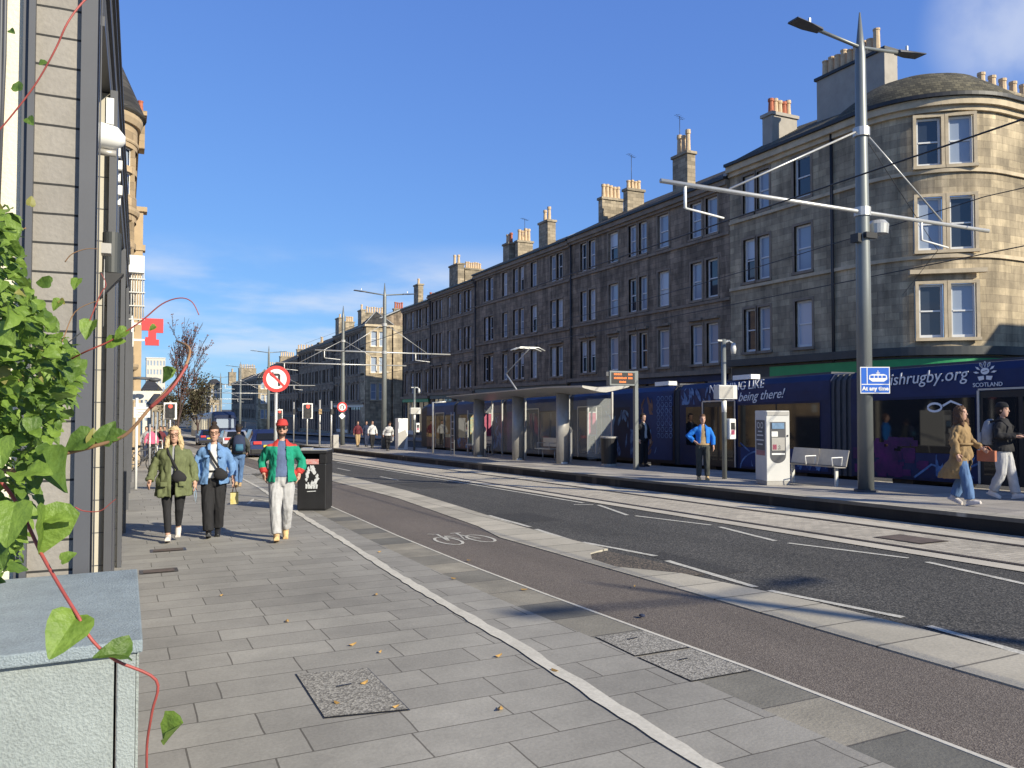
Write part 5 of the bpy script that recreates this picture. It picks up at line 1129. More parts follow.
T, S = 20.9, 14.42
t = thing('departure_display', 'grey departure display board with amber rows on a single post', 'display', (S, T, PZ(T)))
m = MB(); m.box(S - .06, S + .06, T - .06, T + .06, PZ(T), zat(371, S, T)); m.build('post', M['pole'], t)
zt, zb_ = zat(371.5, S, T), zat(386, S, T)
xl = S - 1.02
m = MB(); m.box(xl, S - .062, T - .1, T + .1, zb_, zt); hb = m.build('housing', M['pole'], t, bevel=.01)
m = MB(); m.box(xl + .06, S - .1, T - .108, T - .101, zb_ + .06, zt - .05); m.build('screen', M['black'], hb)
m = MB()
random.seed(3)
for (zz, segs_) in ((.78, ((.1, .42), (.68, .86))), (.52, ((.1, .6), (.68, .86))), (.26, ((.32, .56),))):
    for a, b in segs_:
        x = xl + .06 + a * .9
        while x < xl + .06 + b * .9:
            w__ = random.uniform(.02, .035); z0 = zb_ + (zt - zb_) * zz; m.quad((x, T - .112, z0 - .03), (x + w__, T - .112, z0 - .03), (x + w__, T - .112, z0 + .03 * random.choice((.4, 1, 1))), (x, T - .112, z0 + .03)); x += w__ + .012
m.build('amber_text', M['amber'], hb, fixn=False)
m = MB(); m.box(xl - .1, xl - .001, T - .06, T + .06, zt - .16, zt - .03); m.build('sensor', M['darkgrey'], hb)

def cctv_pole(S, T, label, board=True, mirror=False):
    g = PZ(T); t = thing('camera_pole', label, 'pole', (S, T, g), 'slim camera poles on the platform')
    m = MB(); m.tube([(S, T, g), (S, T, g + 3.62)], .062, 14); m.build('post', M['pole'], t)
    m = MB(); m.tube([(S, T, g + 1.72), (S, T, g + 2.02)], .066, 14); m.build('white_band', M['white'], t)
    m = MB(); m.tube([(S, T, g + 3.5), (S + .14, T - .05, g + 3.58), (S + .24, T - .1, g + 3.5)], .022, 6); m.tube([(S + .24, T - .1, g + 3.52), (S + .24, T - .1, g + 3.36), (S + .24, T - .1, g + 3.24)], [.05, .075, .06], 12); m.build('camera', M['offwhite'], t)
    m = MB(); m.box(S - .2, S + .2, T - .02, T + .02, g + 3.56, g + 3.6); m.build('crossbar', M['galv'], t)
    if board:
        m = MB(); m.box(S - .26, S + .34, T - .12, T + .1, g + 2.06, g + 2.42); b_ = m.build('loudspeaker_box', M['offwhite'], t, bevel=.01)
        m = MB(); m.box(S - .24, S + .2, T - .126, T - .121, g + 2.09, g + 2.39); m.build('grille', M['steel'], b_)
        m = MB()
    m = MB(); m.box(S + .07, S + .28, T - .13, T + .05, g + 1.02, g + 1.55); v = m.build('validator', M['white'], t, bevel=.02)
    m = MB(); m.box(S + .11, S + .24, T - .137, T - .131, g + 1.27, g + 1.45); m.build('reader', M['black'], v)
    m = MB(); m.box(S + .12, S + .23, T - .137, T - .131, g + 1.14, g + 1.26); m.build('reader_label', M['pink'], v)
    return t
cctv_pole(14.0, 16.3, 'slim camera pole with white ticket reader beside the ticket machine')
cctv_pole(14.9, 43.6, 'distant camera pole with white ticket reader at the far end of the platform')

# ticket machine
T0, S0 = 14.1, 13.35; g = PZ(T0)
t = thing('ticket_machine', 'tall pale grey ticket machine with screen and dark rounded front panel', 'ticket machine', (S0 + .3, T0 + .3, g))
D_, W_, HH = .60, .57, 1.72
cx, cy = S0, T0
ux = Vector((.95, -.31, 0)).normalized(); uy = Vector((.31, .95, 0)).normalized()
def tv(a, b, z): p = Vector((cx, cy, 0)) + ux * a + uy * b; return (p.x, p.y, g + z)
def tvbox(mb, a0, a1, b0, b1, z0, z1): return mb.add([tv(a, b, z) for z in (z0, z1) for b in (b0, b1) for a in (a0, a1)], [(0, 2, 3, 1), (4, 5, 7, 6), (0, 1, 5, 4), (2, 6, 7, 3), (0, 4, 6, 2), (1, 3, 7, 5)])
m = MB(); tvbox(m, 0, W_, 0, D_, .09, HH); body = m.build('body', M['offwhite'], t, bevel=.012)
m = MB(); tvbox(m, .01, W_ - .01, .01, D_ - .01, 0, .089); m.build('plinth', M['steel'], t)
m = MB(); tvbox(m, .02, W_ - .02, -.012, -.001, HH - .11, HH - .02); m.build('header', M['steel'], body)
m = MB(); a0, a1 = .09, .47; zr = .50
pts = [(a0, 1.46), (a1, 1.46)] + [((a0 + a1) / 2 + (a1 - a0) / 2 * math.cos(q), .68 - .17 * math.sin(q)) for q in [math.pi * i / 12 for i in range(13)]]
m.add([tv(a, -.008, z) for a, z in pts], [tuple(range(len(pts)))]); dk = m.build('front_panel', M['darkgrey'], body, fixn=False)
for (p, q, z0, z1, mm_, nm) in ((.13, .43, 1.30, 1.44, 'screen', 'screen'), (.12, .27, 1.12, 1.24, 'white', 'instruction_card'), (.12, .44, .80, 1.10, 'steel', 'keypad_plate'), (.14, .24, .82, .94, 'pink', 'card_reader'), (.27, .33, .82, .92, 'white', 'coin_slot'), (.12, .44, .70, .74, 'white', 'ticket_tray')):
    m = MB(); tvbox(m, p, q, -.02, -.009, z0, z1); m.build(nm, M[mm_], dk)
m = MB(); tvbox(m, .505, .53, -.02, -.001, 1.12, 1.16); m.build('lock', M['iron'], body)
m = MB(); tvbox(m, -.006, -.001, .08, .53, .80, 1.50); sp_ = m.build('side_poster', M['darkgrey'], body)
m = MB(); tvbox(m, -.006, -.001, .08, .53, .68, .795); m.build('side_label', mat('dull_pink', (.35, .16, .17), .6), body)
def tvt(s, b, z, size):
    return textmesh(s, size, 'lettering', M['letters'], sp_, Vector(tv(-.011, b, z)), -uy, (0, 0, 1), 0, .002, 'CENTER', .006)
m = MB()
for c_ in (.21, .39):
    for r0, r1 in ((.05, .075),):
        for k in range(16):
            a_, b_ = math.pi * k / 8, math.pi * (k + 1) / 8
            m.add([tv(-.012, c_ + r * math.cos(q), 1.38 + r * math.sin(q)) for q in (a_, b_) for r in (r0, r1)], [(0, 1, 3, 2)])
for z, wd in ((1.22, .15), (1.13, .22), (1.02, .26), (.92, .18)): m.add([tv(-.012, b, z + dz) for dz in (0, .03) for b in (.305 - wd * .75, .305 + wd * .75)], [(0, 1, 3, 2)])
m.build('side_graphic', M['offwhite'], sp_, fixn=False)

# bench
g = PZ(13.6); t = thing('bench', 'brushed metal platform bench with solid back and loop armrest', 'bench', (14.4, 13.6, g))
b0, b1 = 12.95, 14.6
def bprof(mb, pts, T0_, T1_, th): 
    v = []; P_ = [Vector(p) for p in pts]
    for T in (T0_, T1_):
        for off in (0, th):
            for p in P_: v.append((p.x + off * .6, T, g - .0 + p.y - off * .6))
    n = len(P_); fs = []
    for i in range(n - 1): fs += [(i, i + 1, 2 * n + i + 1, 2 * n + i), (n + i, n + i + 1, 3 * n + i + 1, 3 * n + i), (i, i + 1, n + i + 1, n + i), (2 * n + i, 2 * n + i + 1, 3 * n + i + 1, 3 * n + i)]
    fs += [(0, n, 3 * n, 2 * n), (n - 1, 2 * n - 1, 4 * n - 1, 3 * n - 1)]; return mb.add(v, fs)
m = MB(); bprof(m, [(14.22, .47), (14.3, .45), (14.58, .44)], b0, b1, .03); m.build('seat', M['steel'], t)
for a, b in ((b0, b0 + .81), (b0 + .84, b1)):
    m = MB(); bprof(m, [(14.60, .46), (14.70, .82)], a, b, .03); m.build('backrest', M['steel'], t)
for y in (b0 + .15, b1 - .2):
    m = MB(); m.box(14.42, 14.50, y - .02, y + .02, g, g + .43); m.build('leg', M['offwhite'], t)
for y in (b0 + .06, b0 + .83):
    m = MB(); m.tube([(14.25, y, g + .47), (14.22, y, g + .66), (14.55, y, g + .66), (14.52, y, g + .47)], .014, 8); m.build('armrest', M['white'], t)

# bin on the platform
def round_bin(S, T, label):
    g = PZ(T); t = thing('litter_bin', label, 'bin', (S, T, g)); 
    m = MB(); m.loft([(S, T, g, .27, .27), (S, T, g + .08, .27, .27)], 20, smooth=False); m.build('base', M['steel'], t)
    m = MB(); m.loft([(S, T, g + .081, .26, .26), (S, T, g + .95, .29, .29)], 20, smooth=False); m.build('drum', M['black'], t)
    m = MB(); m.loft([(S, T, g + .951, .3, .3), (S, T, g + 1.0, .3, .3)], 20, smooth=False); m.build('rim', M['steel'], t)
round_bin(14.9, 23.2, 'black round bin with metal rim on the platform near the shelter')
# far platform pieces
g = PZ(46.5); t = thing('ticket_machine', 'distant white ticket machine with curved grey graphic beside the far camera pole', 'ticket machine', (14.8, 45.5, g))
m = MB(); m.box(14.45, 15.05, 45.2, 45.8, g, g + 1.85); b_ = m.build('body', M['white'], t, bevel=.02)
m = MB(); m.add([(14.47, 45.19, g + .1), (14.8, 45.19, g + .1), (15.0, 45.19, g + .9), (14.9, 45.19, g + 1.2), (14.47, 45.19, g + 1.0)], [(0, 1, 2, 3, 4)]); m.build('graphic', M['steel'], b_)
g = PZ(48); t = thing('bench', 'distant pale platform bench beyond the far ticket machine', 'bench', (14.6, 47.6, g))
m = MB(); m.box(14.3, 14.7, 47.1, 48.2, g + .42, g + .46); m.build('seat', M['steel'], t)
m = MB(); m.box(14.72, 14.76, 47.1, 48.2, g + .46, g + .85); m.build('backrest', M['offwhite'], t)
for y in (47.2, 48.1):
    m = MB(); m.box(14.5, 14.56, y - .03, y + .03, g, g + .42); m.build('leg', M['steel'], t)

# ------------------------------------------------------------------ black litter bin on the pavement
T, S = 16.55, 3.35; g = gz(T, .03)
t = thing('litter_bin', 'square black litter bin with torn white poster, by the person in the red cap', 'bin', (S, T, g))
ux = Vector((.90, -.43, 0)).normalized(); uy = Vector((.43, .90, 0)).normalized()
def bb(mb, a0, a1, b0, b1, z0, z1): return mb.add([(S + ux.x * a + uy.x * b, T + ux.y * a + uy.y * b, g + z) for z in (z0, z1) for b in (b0, b1) for a in (a0, a1)], [(0, 2, 3, 1), (4, 5, 7, 6), (0, 1, 5, 4), (2, 6, 7, 3), (0, 4, 6, 2), (1, 3, 7, 5)])
a0, a1, b0, b1 = -.12, .46, -.25, .33
m = MB(); bb(m, a0, a1, b0, b1, .03, .95); m_ = m.build('body', M['black'], t, bevel=.02)
m = MB(); bb(m, a0 + .02, a1 - .02, b0 + .02, b1 - .02, 0, .029); m.build('plinth', M['iron'], t)
m = MB(); bb(m, a0, a0 + .06, b0, b1, .951, 1.15); bb(m, a1 - .14, a1, b0, b1, .951, 1.15); bb(m, a0 + .06, a1 - .14, b1 - .08, b1, .951, 1.15); bb(m, a0 - .02, a1 + .02, b0 - .02, b1 + .02, 1.151, 1.21); hd = m.build('hood', M['black'], t, bevel=.01)
m = MB(); bb(m, a0 + .05, a1 - .15, b0 - .012, b0 - .002, .94, 1.04); m.build('notice', mat('bin_notice', (.6, .5, .48), .6, .2, 30, col2=(.6, .12, .1)), hd)
m = MB(); bb(m, a0 + .01, a1 - .01, b0 + .01, b1 - .01, 1.212, 1.23); bb(m, a0 + .05, a0 + .25, b0 + .1, b0 + .3, 1.23, 1.26); m.build('stubber_plate', M['galv'], hd)
# torn poster: irregular white patches
random.seed(11); m = MB()
def fp(x, z, off=.006): return (S + ux.x * x + uy.x * (b0 - off), T + ux.y * x + uy.y * (b0 - off), g + z)
for i in range(46):
    q = random.uniform(0, 2 * math.pi); cx_ = .17 + .11 * math.cos(q) * random.uniform(.6, 1.15); cz_ = .68 + .2 * math.sin(q) * random.uniform(.6, 1.1); r = random.uniform(.015, .04); k = random.randint(4, 6); o_ = random.uniform(.003, .009)
    m.add([fp(cx_ + r * random.uniform(.5, 1.3) * math.cos(2 * math.pi * j / k), cz_ + r * 1.4 * random.uniform(.5, 1.3) * math.sin(2 * math.pi * j / k), o_) for j in range(k)], [tuple(range(k))])
for x in (.05, .1, .15, .2, .25): m.add([fp(x, .45), fp(x + .035, .45), fp(x + .045, .53), fp(x + .0, .55)], [(0, 1, 2, 3)])
m.add([fp(.08, .385), (fp(.26, .395)), fp(.26, .41), fp(.08, .40)], [(0, 1, 2, 3)])
m.build('torn_poster', mat('torn_paper', (.45, .47, .48), .8, .3, 30, col2=(.75, .76, .77)), m_, fixn=False)

# ------------------------------------------------------------------ signs and traffic lights
def disc(mb, c, r0, r1, n=32, off=0, mi=0):
    """annulus facing the viewer end of the street"""
    vs = []
    for i in range(n):
        a = 2 * math.pi * i / n; vs += [(c[0] + r0 * math.cos(a), c[1] - off, c[2] + r0 * math.sin(a)), (c[0] + r1 * math.cos(a), c[1] - off, c[2] + r1 * math.sin(a))]
    return mb.add(vs, [(2 * i, 2 * i + 1, (2 * i + 3) % (2 * n), (2 * i + 2) % (2 * n)) for i in range(n)], mi)
T = 19.6; S = SonT(276, T); zc = zat(379, S, T)
t = thing('road_sign', 'round red-bordered no left turn sign on a pale post above the bin', 'road sign', (S, T, gz(T, .03)))
m = MB(); m.tube([(S, T, gz(T, .03)), (S, T, zc + .2)], .045, 12); m.build('post', M['galv'], t)
c = (S, T - .06, zc); m = MB(); m.tube([(S, T - .058, zc), (S, T - .05, zc)], .315, 32, smooth=False); pl = m.build('plate', M['steel'], t)
m = MB(); disc(m, c, 0.001, .235, 32, .001); m.build('sign_face', M['white'], pl, fixn=False)
m = MB(); disc(m, c, .235, .315, 32, .002); m.add([(c[0] + x, c[1] - .006, c[2] + z) for x, z in ((-.19, .15), (-.15, .19), (.19, -.15), (.15, -.19))], [(0, 1, 2, 3)]); m.build('sign_border', M['red'], pl, fixn=False)
m = MB(); m.add([(c[0] + x, c[1] - .003, c[2] + z) for x, z in ((.03, -.17), (.09, -.17), (.09, .10), (.05, .13), (-.07, .13), (-.07, .18), (-.17, .10), (-.07, .02), (-.07, .07), (.03, .07))], [tuple(range(10))]); m.build('sign_arrow', M['black'], pl, fixn=False)
T, S = 57.1, SonT(342.3, 57.1); zc = zat(407, S, T)
t = thing('road_sign', 'small round U-turn sign with a white diamond below on the far plain pole', 'road sign', (S, T, zc - 1))
m = MB(); m.tube([(S, T, zc), (S, T + .05, zc)], .36, 24, smooth=False); pl = m.build('plate', M['steel'], t)
m = MB(); disc(m, (S, T, zc), .001, .25, 24, .012); m.build('sign_face', M['white'], pl, fixn=False)
m = MB(); disc(m, (S, T, zc), .25, .36, 24, .014); m.build('sign_border', M['red'], pl, fixn=False)
m = MB(); m.tube([(S - .09, T - .02, zc - .14), (S - .09, T - .02, zc + .08), (S, T - .02, zc + .15), (S + .09, T - .02, zc + .08), (S + .09, T - .02, zc - .14)], .03, 5); m.build('sign_arrow', M['black'], pl)
zd = zat(416, S, T); m = MB(); m.add([(S + x, T, zd + z) for x, z in ((-.24, 0), (0, -.24), (.24, 0), (0, .24))] + [(S + x, T + .03, zd + z) for x, z in ((-.24, 0), (0, -.24), (.24, 0), (0, .24))], [(0, 1, 2, 3), (4, 5, 6, 7), (0, 1, 5, 4), (1, 2, 6, 5), (2, 3, 7, 6), (3, 0, 4, 7)]); m.build('diamond_plate', M['white'], t)
def traffic_light(u, v0, v1, S, T, label, h_pole=None, hw=.22):
    g = gz(T, .03); z1, z0 = zat(v0, S, T), zat(v1, S, T)
    t = thing('traffic_light', label, 'traffic light', (S, T, g), 'traffic lights')
    m = MB(); m.tube([(S, T, g), (S, T, z1 + .12)], .055, 8); m.build('post', M['galv'], t)
    m = MB(); m.box(S - hw * 1.45, S + hw * 1.45, T - .10, T - .07, z0 - .05, z1 + .05); m.build('backing_board', M['white'], t)
    m = MB(); m.box(S - hw, S + hw, T - .24, T - .101, z0 + .03, z1 - .03); h = m.build('signal_head', M['black'], t)
    hh = (z1 - z0 - .06)
    for k, mm_ in ((2.5, 'lampred'), (1.5, 'iron'), (.5, 'iron')):
        m = MB(); m.tube([(S, T - .25, z0 + .03 + hh * k / 3), (S, T - .241, z0 + .03 + hh * k / 3)], hh / 6 * .8, 12, smooth=False); m.build('lens', M[mm_], h)
traffic_light(170.5, 403.5, 418.5, SonT(170.5, 46), 46, 'traffic light showing red at the left kerb, above the long-haired walker')
traffic_light(307.5, 404, 418, SonT(307.5, 60), 60, 'traffic light on the right of the no left turn sign, showing red', hw=.26)
traffic_light(279.5, 410, 420, SonT(279.5, 66), 66, 'small traffic light seen just behind the no left turn post', hw=.17)
for (u, v, T, l_) in ((320, 400, 55, 'slim pale post right of the small red traffic light'), (331.5, 401, 52, 'slim pale post with a small cabinet, left of the U-turn sign pole'), (294, 402, 75, 'thin distant post behind the red-capped man')):
    S = SonT(u, T); g = gz(T, .1); t = thing('signal_post', l_, 'post', (S, T, g), 'slim posts at the crossing')
    m = MB(); m.tube([(S, T, g), (S, T, zat(v, S, T))], .06, 8); m.build('post', M['galv'], t)
    m = MB(); m.box(S - .1, S + .1, T - .16, T - .061, zat(414, S, T), zat(409, S, T)); m.build('signal_box', M['iron' if u != 320 else 'khaki'], t)
    if u == 331.5: m = MB(); m.box(S + .1, S + .45, T - .2, T + .1, g, g + 1.0); m.build('cabinet', M['steel'], t)
# poles with signs at the left crossing
for (u, T, l_) in ((150.5, 33, 'slim silver post near the bicycles on the left pavement'), (156.5, 38, 'second slim silver post near the waiting crowd')):
    S = SonT(u, T); m = MB(); m.tube([(S, T, gz(T, .03)), (S, T, zat(424, S, T))], .035, 8); single(m, 'slim_post', M['galv'], l_, 'post', (S, T, gz(T, .03)))

# ------------------------------------------------------------------ cars
def car(S, T, body, label, L_=4.4, W_=1.82, H_=1.45, rear=True):
    g = gz(T + L_ / 2, .01); t = thing('parked_car' if not rear else 'car', label, 'car', (S, T + L_ / 2, g))
    def sec(y, k): return y
    prof_ = [(0, .32), (.05, .75), (.12, .95), (.55, 1.36), (.95, H_), (2.4, H_ - .03), (3.1, 1.0), (4.1, .85), (L_ - .05, .6), (L_, .32), (L_ - .15, .2), (.1, .2)]
    m = MB(); n = len(prof_); vs = []
    rows = [(-1, 0), (-.86, 1), (.86, 1), (1, 0)]
    for f, inner in rows:
        for (y, z) in prof_:
            tz_ = z; wx = W_ / 2 * abs(f)
            if not inner: zz = min(z, .93); yy = y if z <= .95 else (min(max(y, .1), 3.4)); vs.append((S + math.copysign(W_ / 2, f), T + yy, g + zz))
            else: vs.append((S + math.copysign(W_ / 2 * (.98 if z < .96 else .78), f), T + y, g + z))
    fs = []
    for r in range(3):
        for i in range(n): fs.append((r * n + i, r * n + (i + 1) % n, (r + 1) * n + (i + 1) % n, (r + 1) * n + i))
    fs += [tuple(range(n)), tuple(range(3 * n, 4 * n))]
    m.add(vs, fs); b = m.build('body', M[body], t, bevel=.03)
    m = MB(); m.add([(S - .62, T + .145, g + .99), (S + .62, T + .145, g + .99), (S + .54, T + .5, g + 1.33), (S - .54, T + .5, g + 1.33)], [(0, 1, 2, 3)]); 
    m.v = [(x, y - .03, z + .02) for x, y, z in m.v]; m.build('rear_window', M['tramglass'], b)
    for s_ in (-1, 1):
        m = MB(); m.add([(S + s_ * (W_ / 2 * .90), T + .9, g + 1.0), (S + s_ * W_ / 2 * .90, T + 2.8, g + 1.0), (S + s_ * (W_ / 2 * .80), T + 2.35, g + 1.36), (S + s_ * W_ / 2 * .80, T + 1.05, g + 1.36)], [(0, 1, 2, 3)]); m.v = [(x + s_ * .03, y, z) for x, y, z in m.v]; m.build('side_window', M['tramglass'], b)
        m = MB(); m.box(S + s_ * .58 - .2, S + s_ * .58 + .2, T - .02, T + .10, g + .78, g + .93); m.build('tail_light', M['tail'], b)
        for y in (.8, L_ - .85):
            m = MB(); m.tube([(S + s_ * (W_ / 2 - .2), T + y, g + .32), (S + s_ * (W_ / 2 + .015), T + y, g + .32)], .32, 20, smooth=False); w_ = m.build('wheel', M['tyre'], t)
            m = MB(); m.tube([(S + s_ * (W_ / 2 + .016), T + y, g + .32), (S + s_ * (W_ / 2 + .03), T + y, g + .32)], .2, 14, smooth=False); m.build('rim', M['galv'], w_)
    m = MB(); m.box(S - .27, S + .27, T - .03, T - .005 + .03, g + .62, g + .74); m.build('number_plate', M['yellow'], b)
    m = MB(); m.box(S - W_ / 2 + .03, S + W_ / 2 - .03, T - .06, T + .06, g + .28, g + .52); m.build('bumper', M['black'], b, bevel=.02)
    return t
car(7.0, 44.5, 'carblue', 'dark blue hatchback with lit tail lights, seen from behind between the walkers', W_=1.9, H_=1.55)
car(7.2, 60, 'carsilver', 'silver car farther ahead, mostly hidden by the man with the backpack')
car(6.9, 76, 'carblue', 'dark car far ahead in the left lane by the second tram')

# ------------------------------------------------------------------ bicycles by the left wall
def bicycle(S, T, label, ang=0):
    g = gz(T, .03); t = thing('bicycle', label, 'bicycle', (S, T, g), 'bicycles leaning together'); ca, sa = math.cos(ang), math.sin(ang)
    def q(x, z, o=0): return (S + ca * x - sa * o, T + sa * x + ca * o, g + z)
    for x in (-.5, .5):
        m = MB(); m.tube([q(x + .33 * math.cos(a), .34 + .33 * math.sin(a)) for a in [2 * math.pi * i / 20 for i in range(21)]], .018, 6); w_ = m.build('wheel', M['tyre'], t)
        m = MB()
        for k in range(8): a = math.pi * k / 8; m.tube([q(x + .31 * math.cos(a), .34 + .31 * math.sin(a)), q(x - .31 * math.cos(a), .34 - .31 * math.sin(a))], .003, 3)
        m.build('spokes', M['galv'], w_)
    m = MB()
    for a, b in (((-.5, .34), (-.1, .3)), ((-.5, .34), (-.2, .8)), ((-.1, .3), (-.2, .85)), ((-.1, .3), (.35, .8)), ((-.19, .78), (.33, .86)), ((.5, .34), (.33, .95))): m.tube([q(*a), q(*b)], .018, 6)
    m.build('frame', M['darkgrey'], t)
    m = MB(); m.tube([q(-.32, .9), q(-.1, .92)], [(.06, .02), (.03, .02)], 8); m.build('saddle', M['black'], t)
    m = MB(); m.tube([q(.33, 1.0, -.25), q(.4, .98, 0), q(.33, 1.0, .25)], .015, 6); m.build('handlebar', M['black'], t)
bicycle(SonT(142, 33), 33, 'bicycle leaning by the left wall, the nearer one', .2)
bicycle(SonT(147, 36), 36, 'bicycle by the left wall behind the nearer one', -.15)
# guard rail near the crowd
m = MB(); T = 44
for u in (158, 163): m.tube([(SonT(u, T), T, gz(T, .03)), (SonT(u, T), T, gz(T, 1.05))], .03, 6)
for h in (.3, .65, 1.05): m.tube([(SonT(158, T), T, gz(T, h)), (SonT(163, T), T, gz(T, h))], .025, 6)
single(m, 'guard_rail', M['galv'], 'short silver guard rail in front of the waiting crowd', 'railing', (SonT(160, T), T, gz(T, .03)))

# ------------------------------------------------------------------ trees
def tree(S, T, H, spread, label, leafm, nleaf, trunk_r=.11, seed=1, low=.28, lsize=.09, fan=.45):
    random.seed(seed); g = gz(T, .03); t = thing('street_tree', label, 'tree', (S, T, g)); m = MB(); tips = []
    def grow(p, d, L_, r, lvl):
        n = 4; pts = [p]; rr = [r]
        for i in range(n):
            d = (d + Vector((random.uniform(-.12, .12), random.uniform(-.12, .12), .05))).normalized(); p = p + d * L_ / n; pts.append(p); rr.append(r * (1 - .16 * (i + 1)))
            if lvl < 3 and i >= 1:
                for _ in range(2 if lvl else 3):
                    a = random.uniform(0, 2 * math.pi); nd = (d * 1.0 + Vector((math.cos(a), math.sin(a), .25)) * fan * random.uniform(.7, 1.3)).normalized(); grow(p, nd, L_ * random.uniform(.45, .62), rr[-1] * .55, lvl + 1)
            if lvl >= 2: tips.append(p.copy())
        tips.append(p)
        m.tube(pts, [max(q, .011) for q in rr], 6 if lvl < 2 else 4, cap=False)
    top = Vector((S, T, g)); grow(top, Vector((0, 0, 1)), H * .62, trunk_r, 0)
    m.build('trunk', M['twig'], t)
    c = MB()
    for i in range(nleaf):
        p = random.choice(tips) + Vector((random.gauss(0, spread), random.gauss(0, spread), random.gauss(0, spread * 1.1)))
        if p.z < g + H * low: continue
        s = lsize * random.uniform(.6, 1.3); a = Vector((random.uniform(-1, 1), random.uniform(-1, 1), random.uniform(-1, 1))).normalized(); b = a.orthogonal().normalized() * s; a2 = a.cross(b)
        c.add([p + b, p + a2 * .6, p - b, p - a2 * .6], [(0, 1, 2, 3)])
    c.build('crown', M[leafm], t, fixn=False)
tree(SonT(177, 58), 58, 6.9, .06, 'slender street tree with sparse russet leaves at the left kerb', 'rust', 1500, .12, 5, .25, .06, .33)
tree(SonT(199, 84), 84, 5.4, .35, 'denser brown-leaved tree behind the slender one', 'olive', 1700, .14, 9, .2, .13, .62)
tree(SonT(176, 98), 98, 4.6, .4, 'low dark tree farther down the left kerb behind the traffic light', 'olive', 2200, .14, 12, .2, .13, .62)
# ------------------------------------------------------------------ people
def union(mb, voxel, smooth=2, wrinkle=0.0, wscale=10, seed=0, cut=None, deform=None, zs=.6):
    me = bpy.data.meshes.new('u'); me.from_pydata([tuple(v) for v in mb.v], [], mb.f); me.update()
    bm = bmesh.new(); bm.from_mesh(me); bmesh.ops.recalc_face_normals(bm, faces=bm.faces); bm.to_mesh(me); bm.free()
    ob = bpy.data.objects.new('u', me); COL.objects.link(ob)
    md = ob.modifiers.new('r', 'REMESH'); md.mode = 'VOXEL'; md.voxel_size = voxel; md.use_smooth_shade = True
    dg = bpy.context.evaluated_depsgraph_get(); out = bpy.data.meshes.new_from_object(ob.evaluated_get(dg)); bpy.data.objects.remove(ob); bpy.data.meshes.remove(me)
    bm = bmesh.new(); bm.from_mesh(out)
    for _ in range(smooth): bmesh.ops.smooth_vert(bm, verts=bm.verts, factor=.5, use_axis_x=True, use_axis_y=True, use_axis_z=True)
    if wrinkle:
        bm.normal_update()
        for v in bm.verts:
            p = Vector((v.co.x * wscale, v.co.y * wscale, v.co.z * wscale * zs + seed * 7.3)); n = noise.noise(p) + .5 * noise.noise(p * 2.1); v.co += v.normal * wrinkle * (abs(n) * 2.2 - .6)
    if cut:
        dead = [f for f in bm.faces if cut(f.calc_center_median())]; bmesh.ops.delete(bm, geom=dead, context='FACES')
    if deform:
        for v in bm.verts: v.co = deform(v.co)
    for f in bm.faces: f.smooth = True
    bm.to_mesh(out); bm.free(); return out
def link(me, name, mats, parent, solid=0, paint=None):
    me.name = name; me.materials.clear()
    for m_ in (mats if isinstance(mats, list) else [mats]): me.materials.append(m_)
    if paint:
        for p in me.polygons: p.material_index = paint(p.center)
    o = bpy.data.objects.new(name, me); COL.objects.link(o); o.parent = parent; ORG[o.name] = Vector((0, 0, 0))
    if solid: s = o.modifiers.new('s', 'SOLIDIFY'); s.thickness = solid; s.offset = -1
    return o
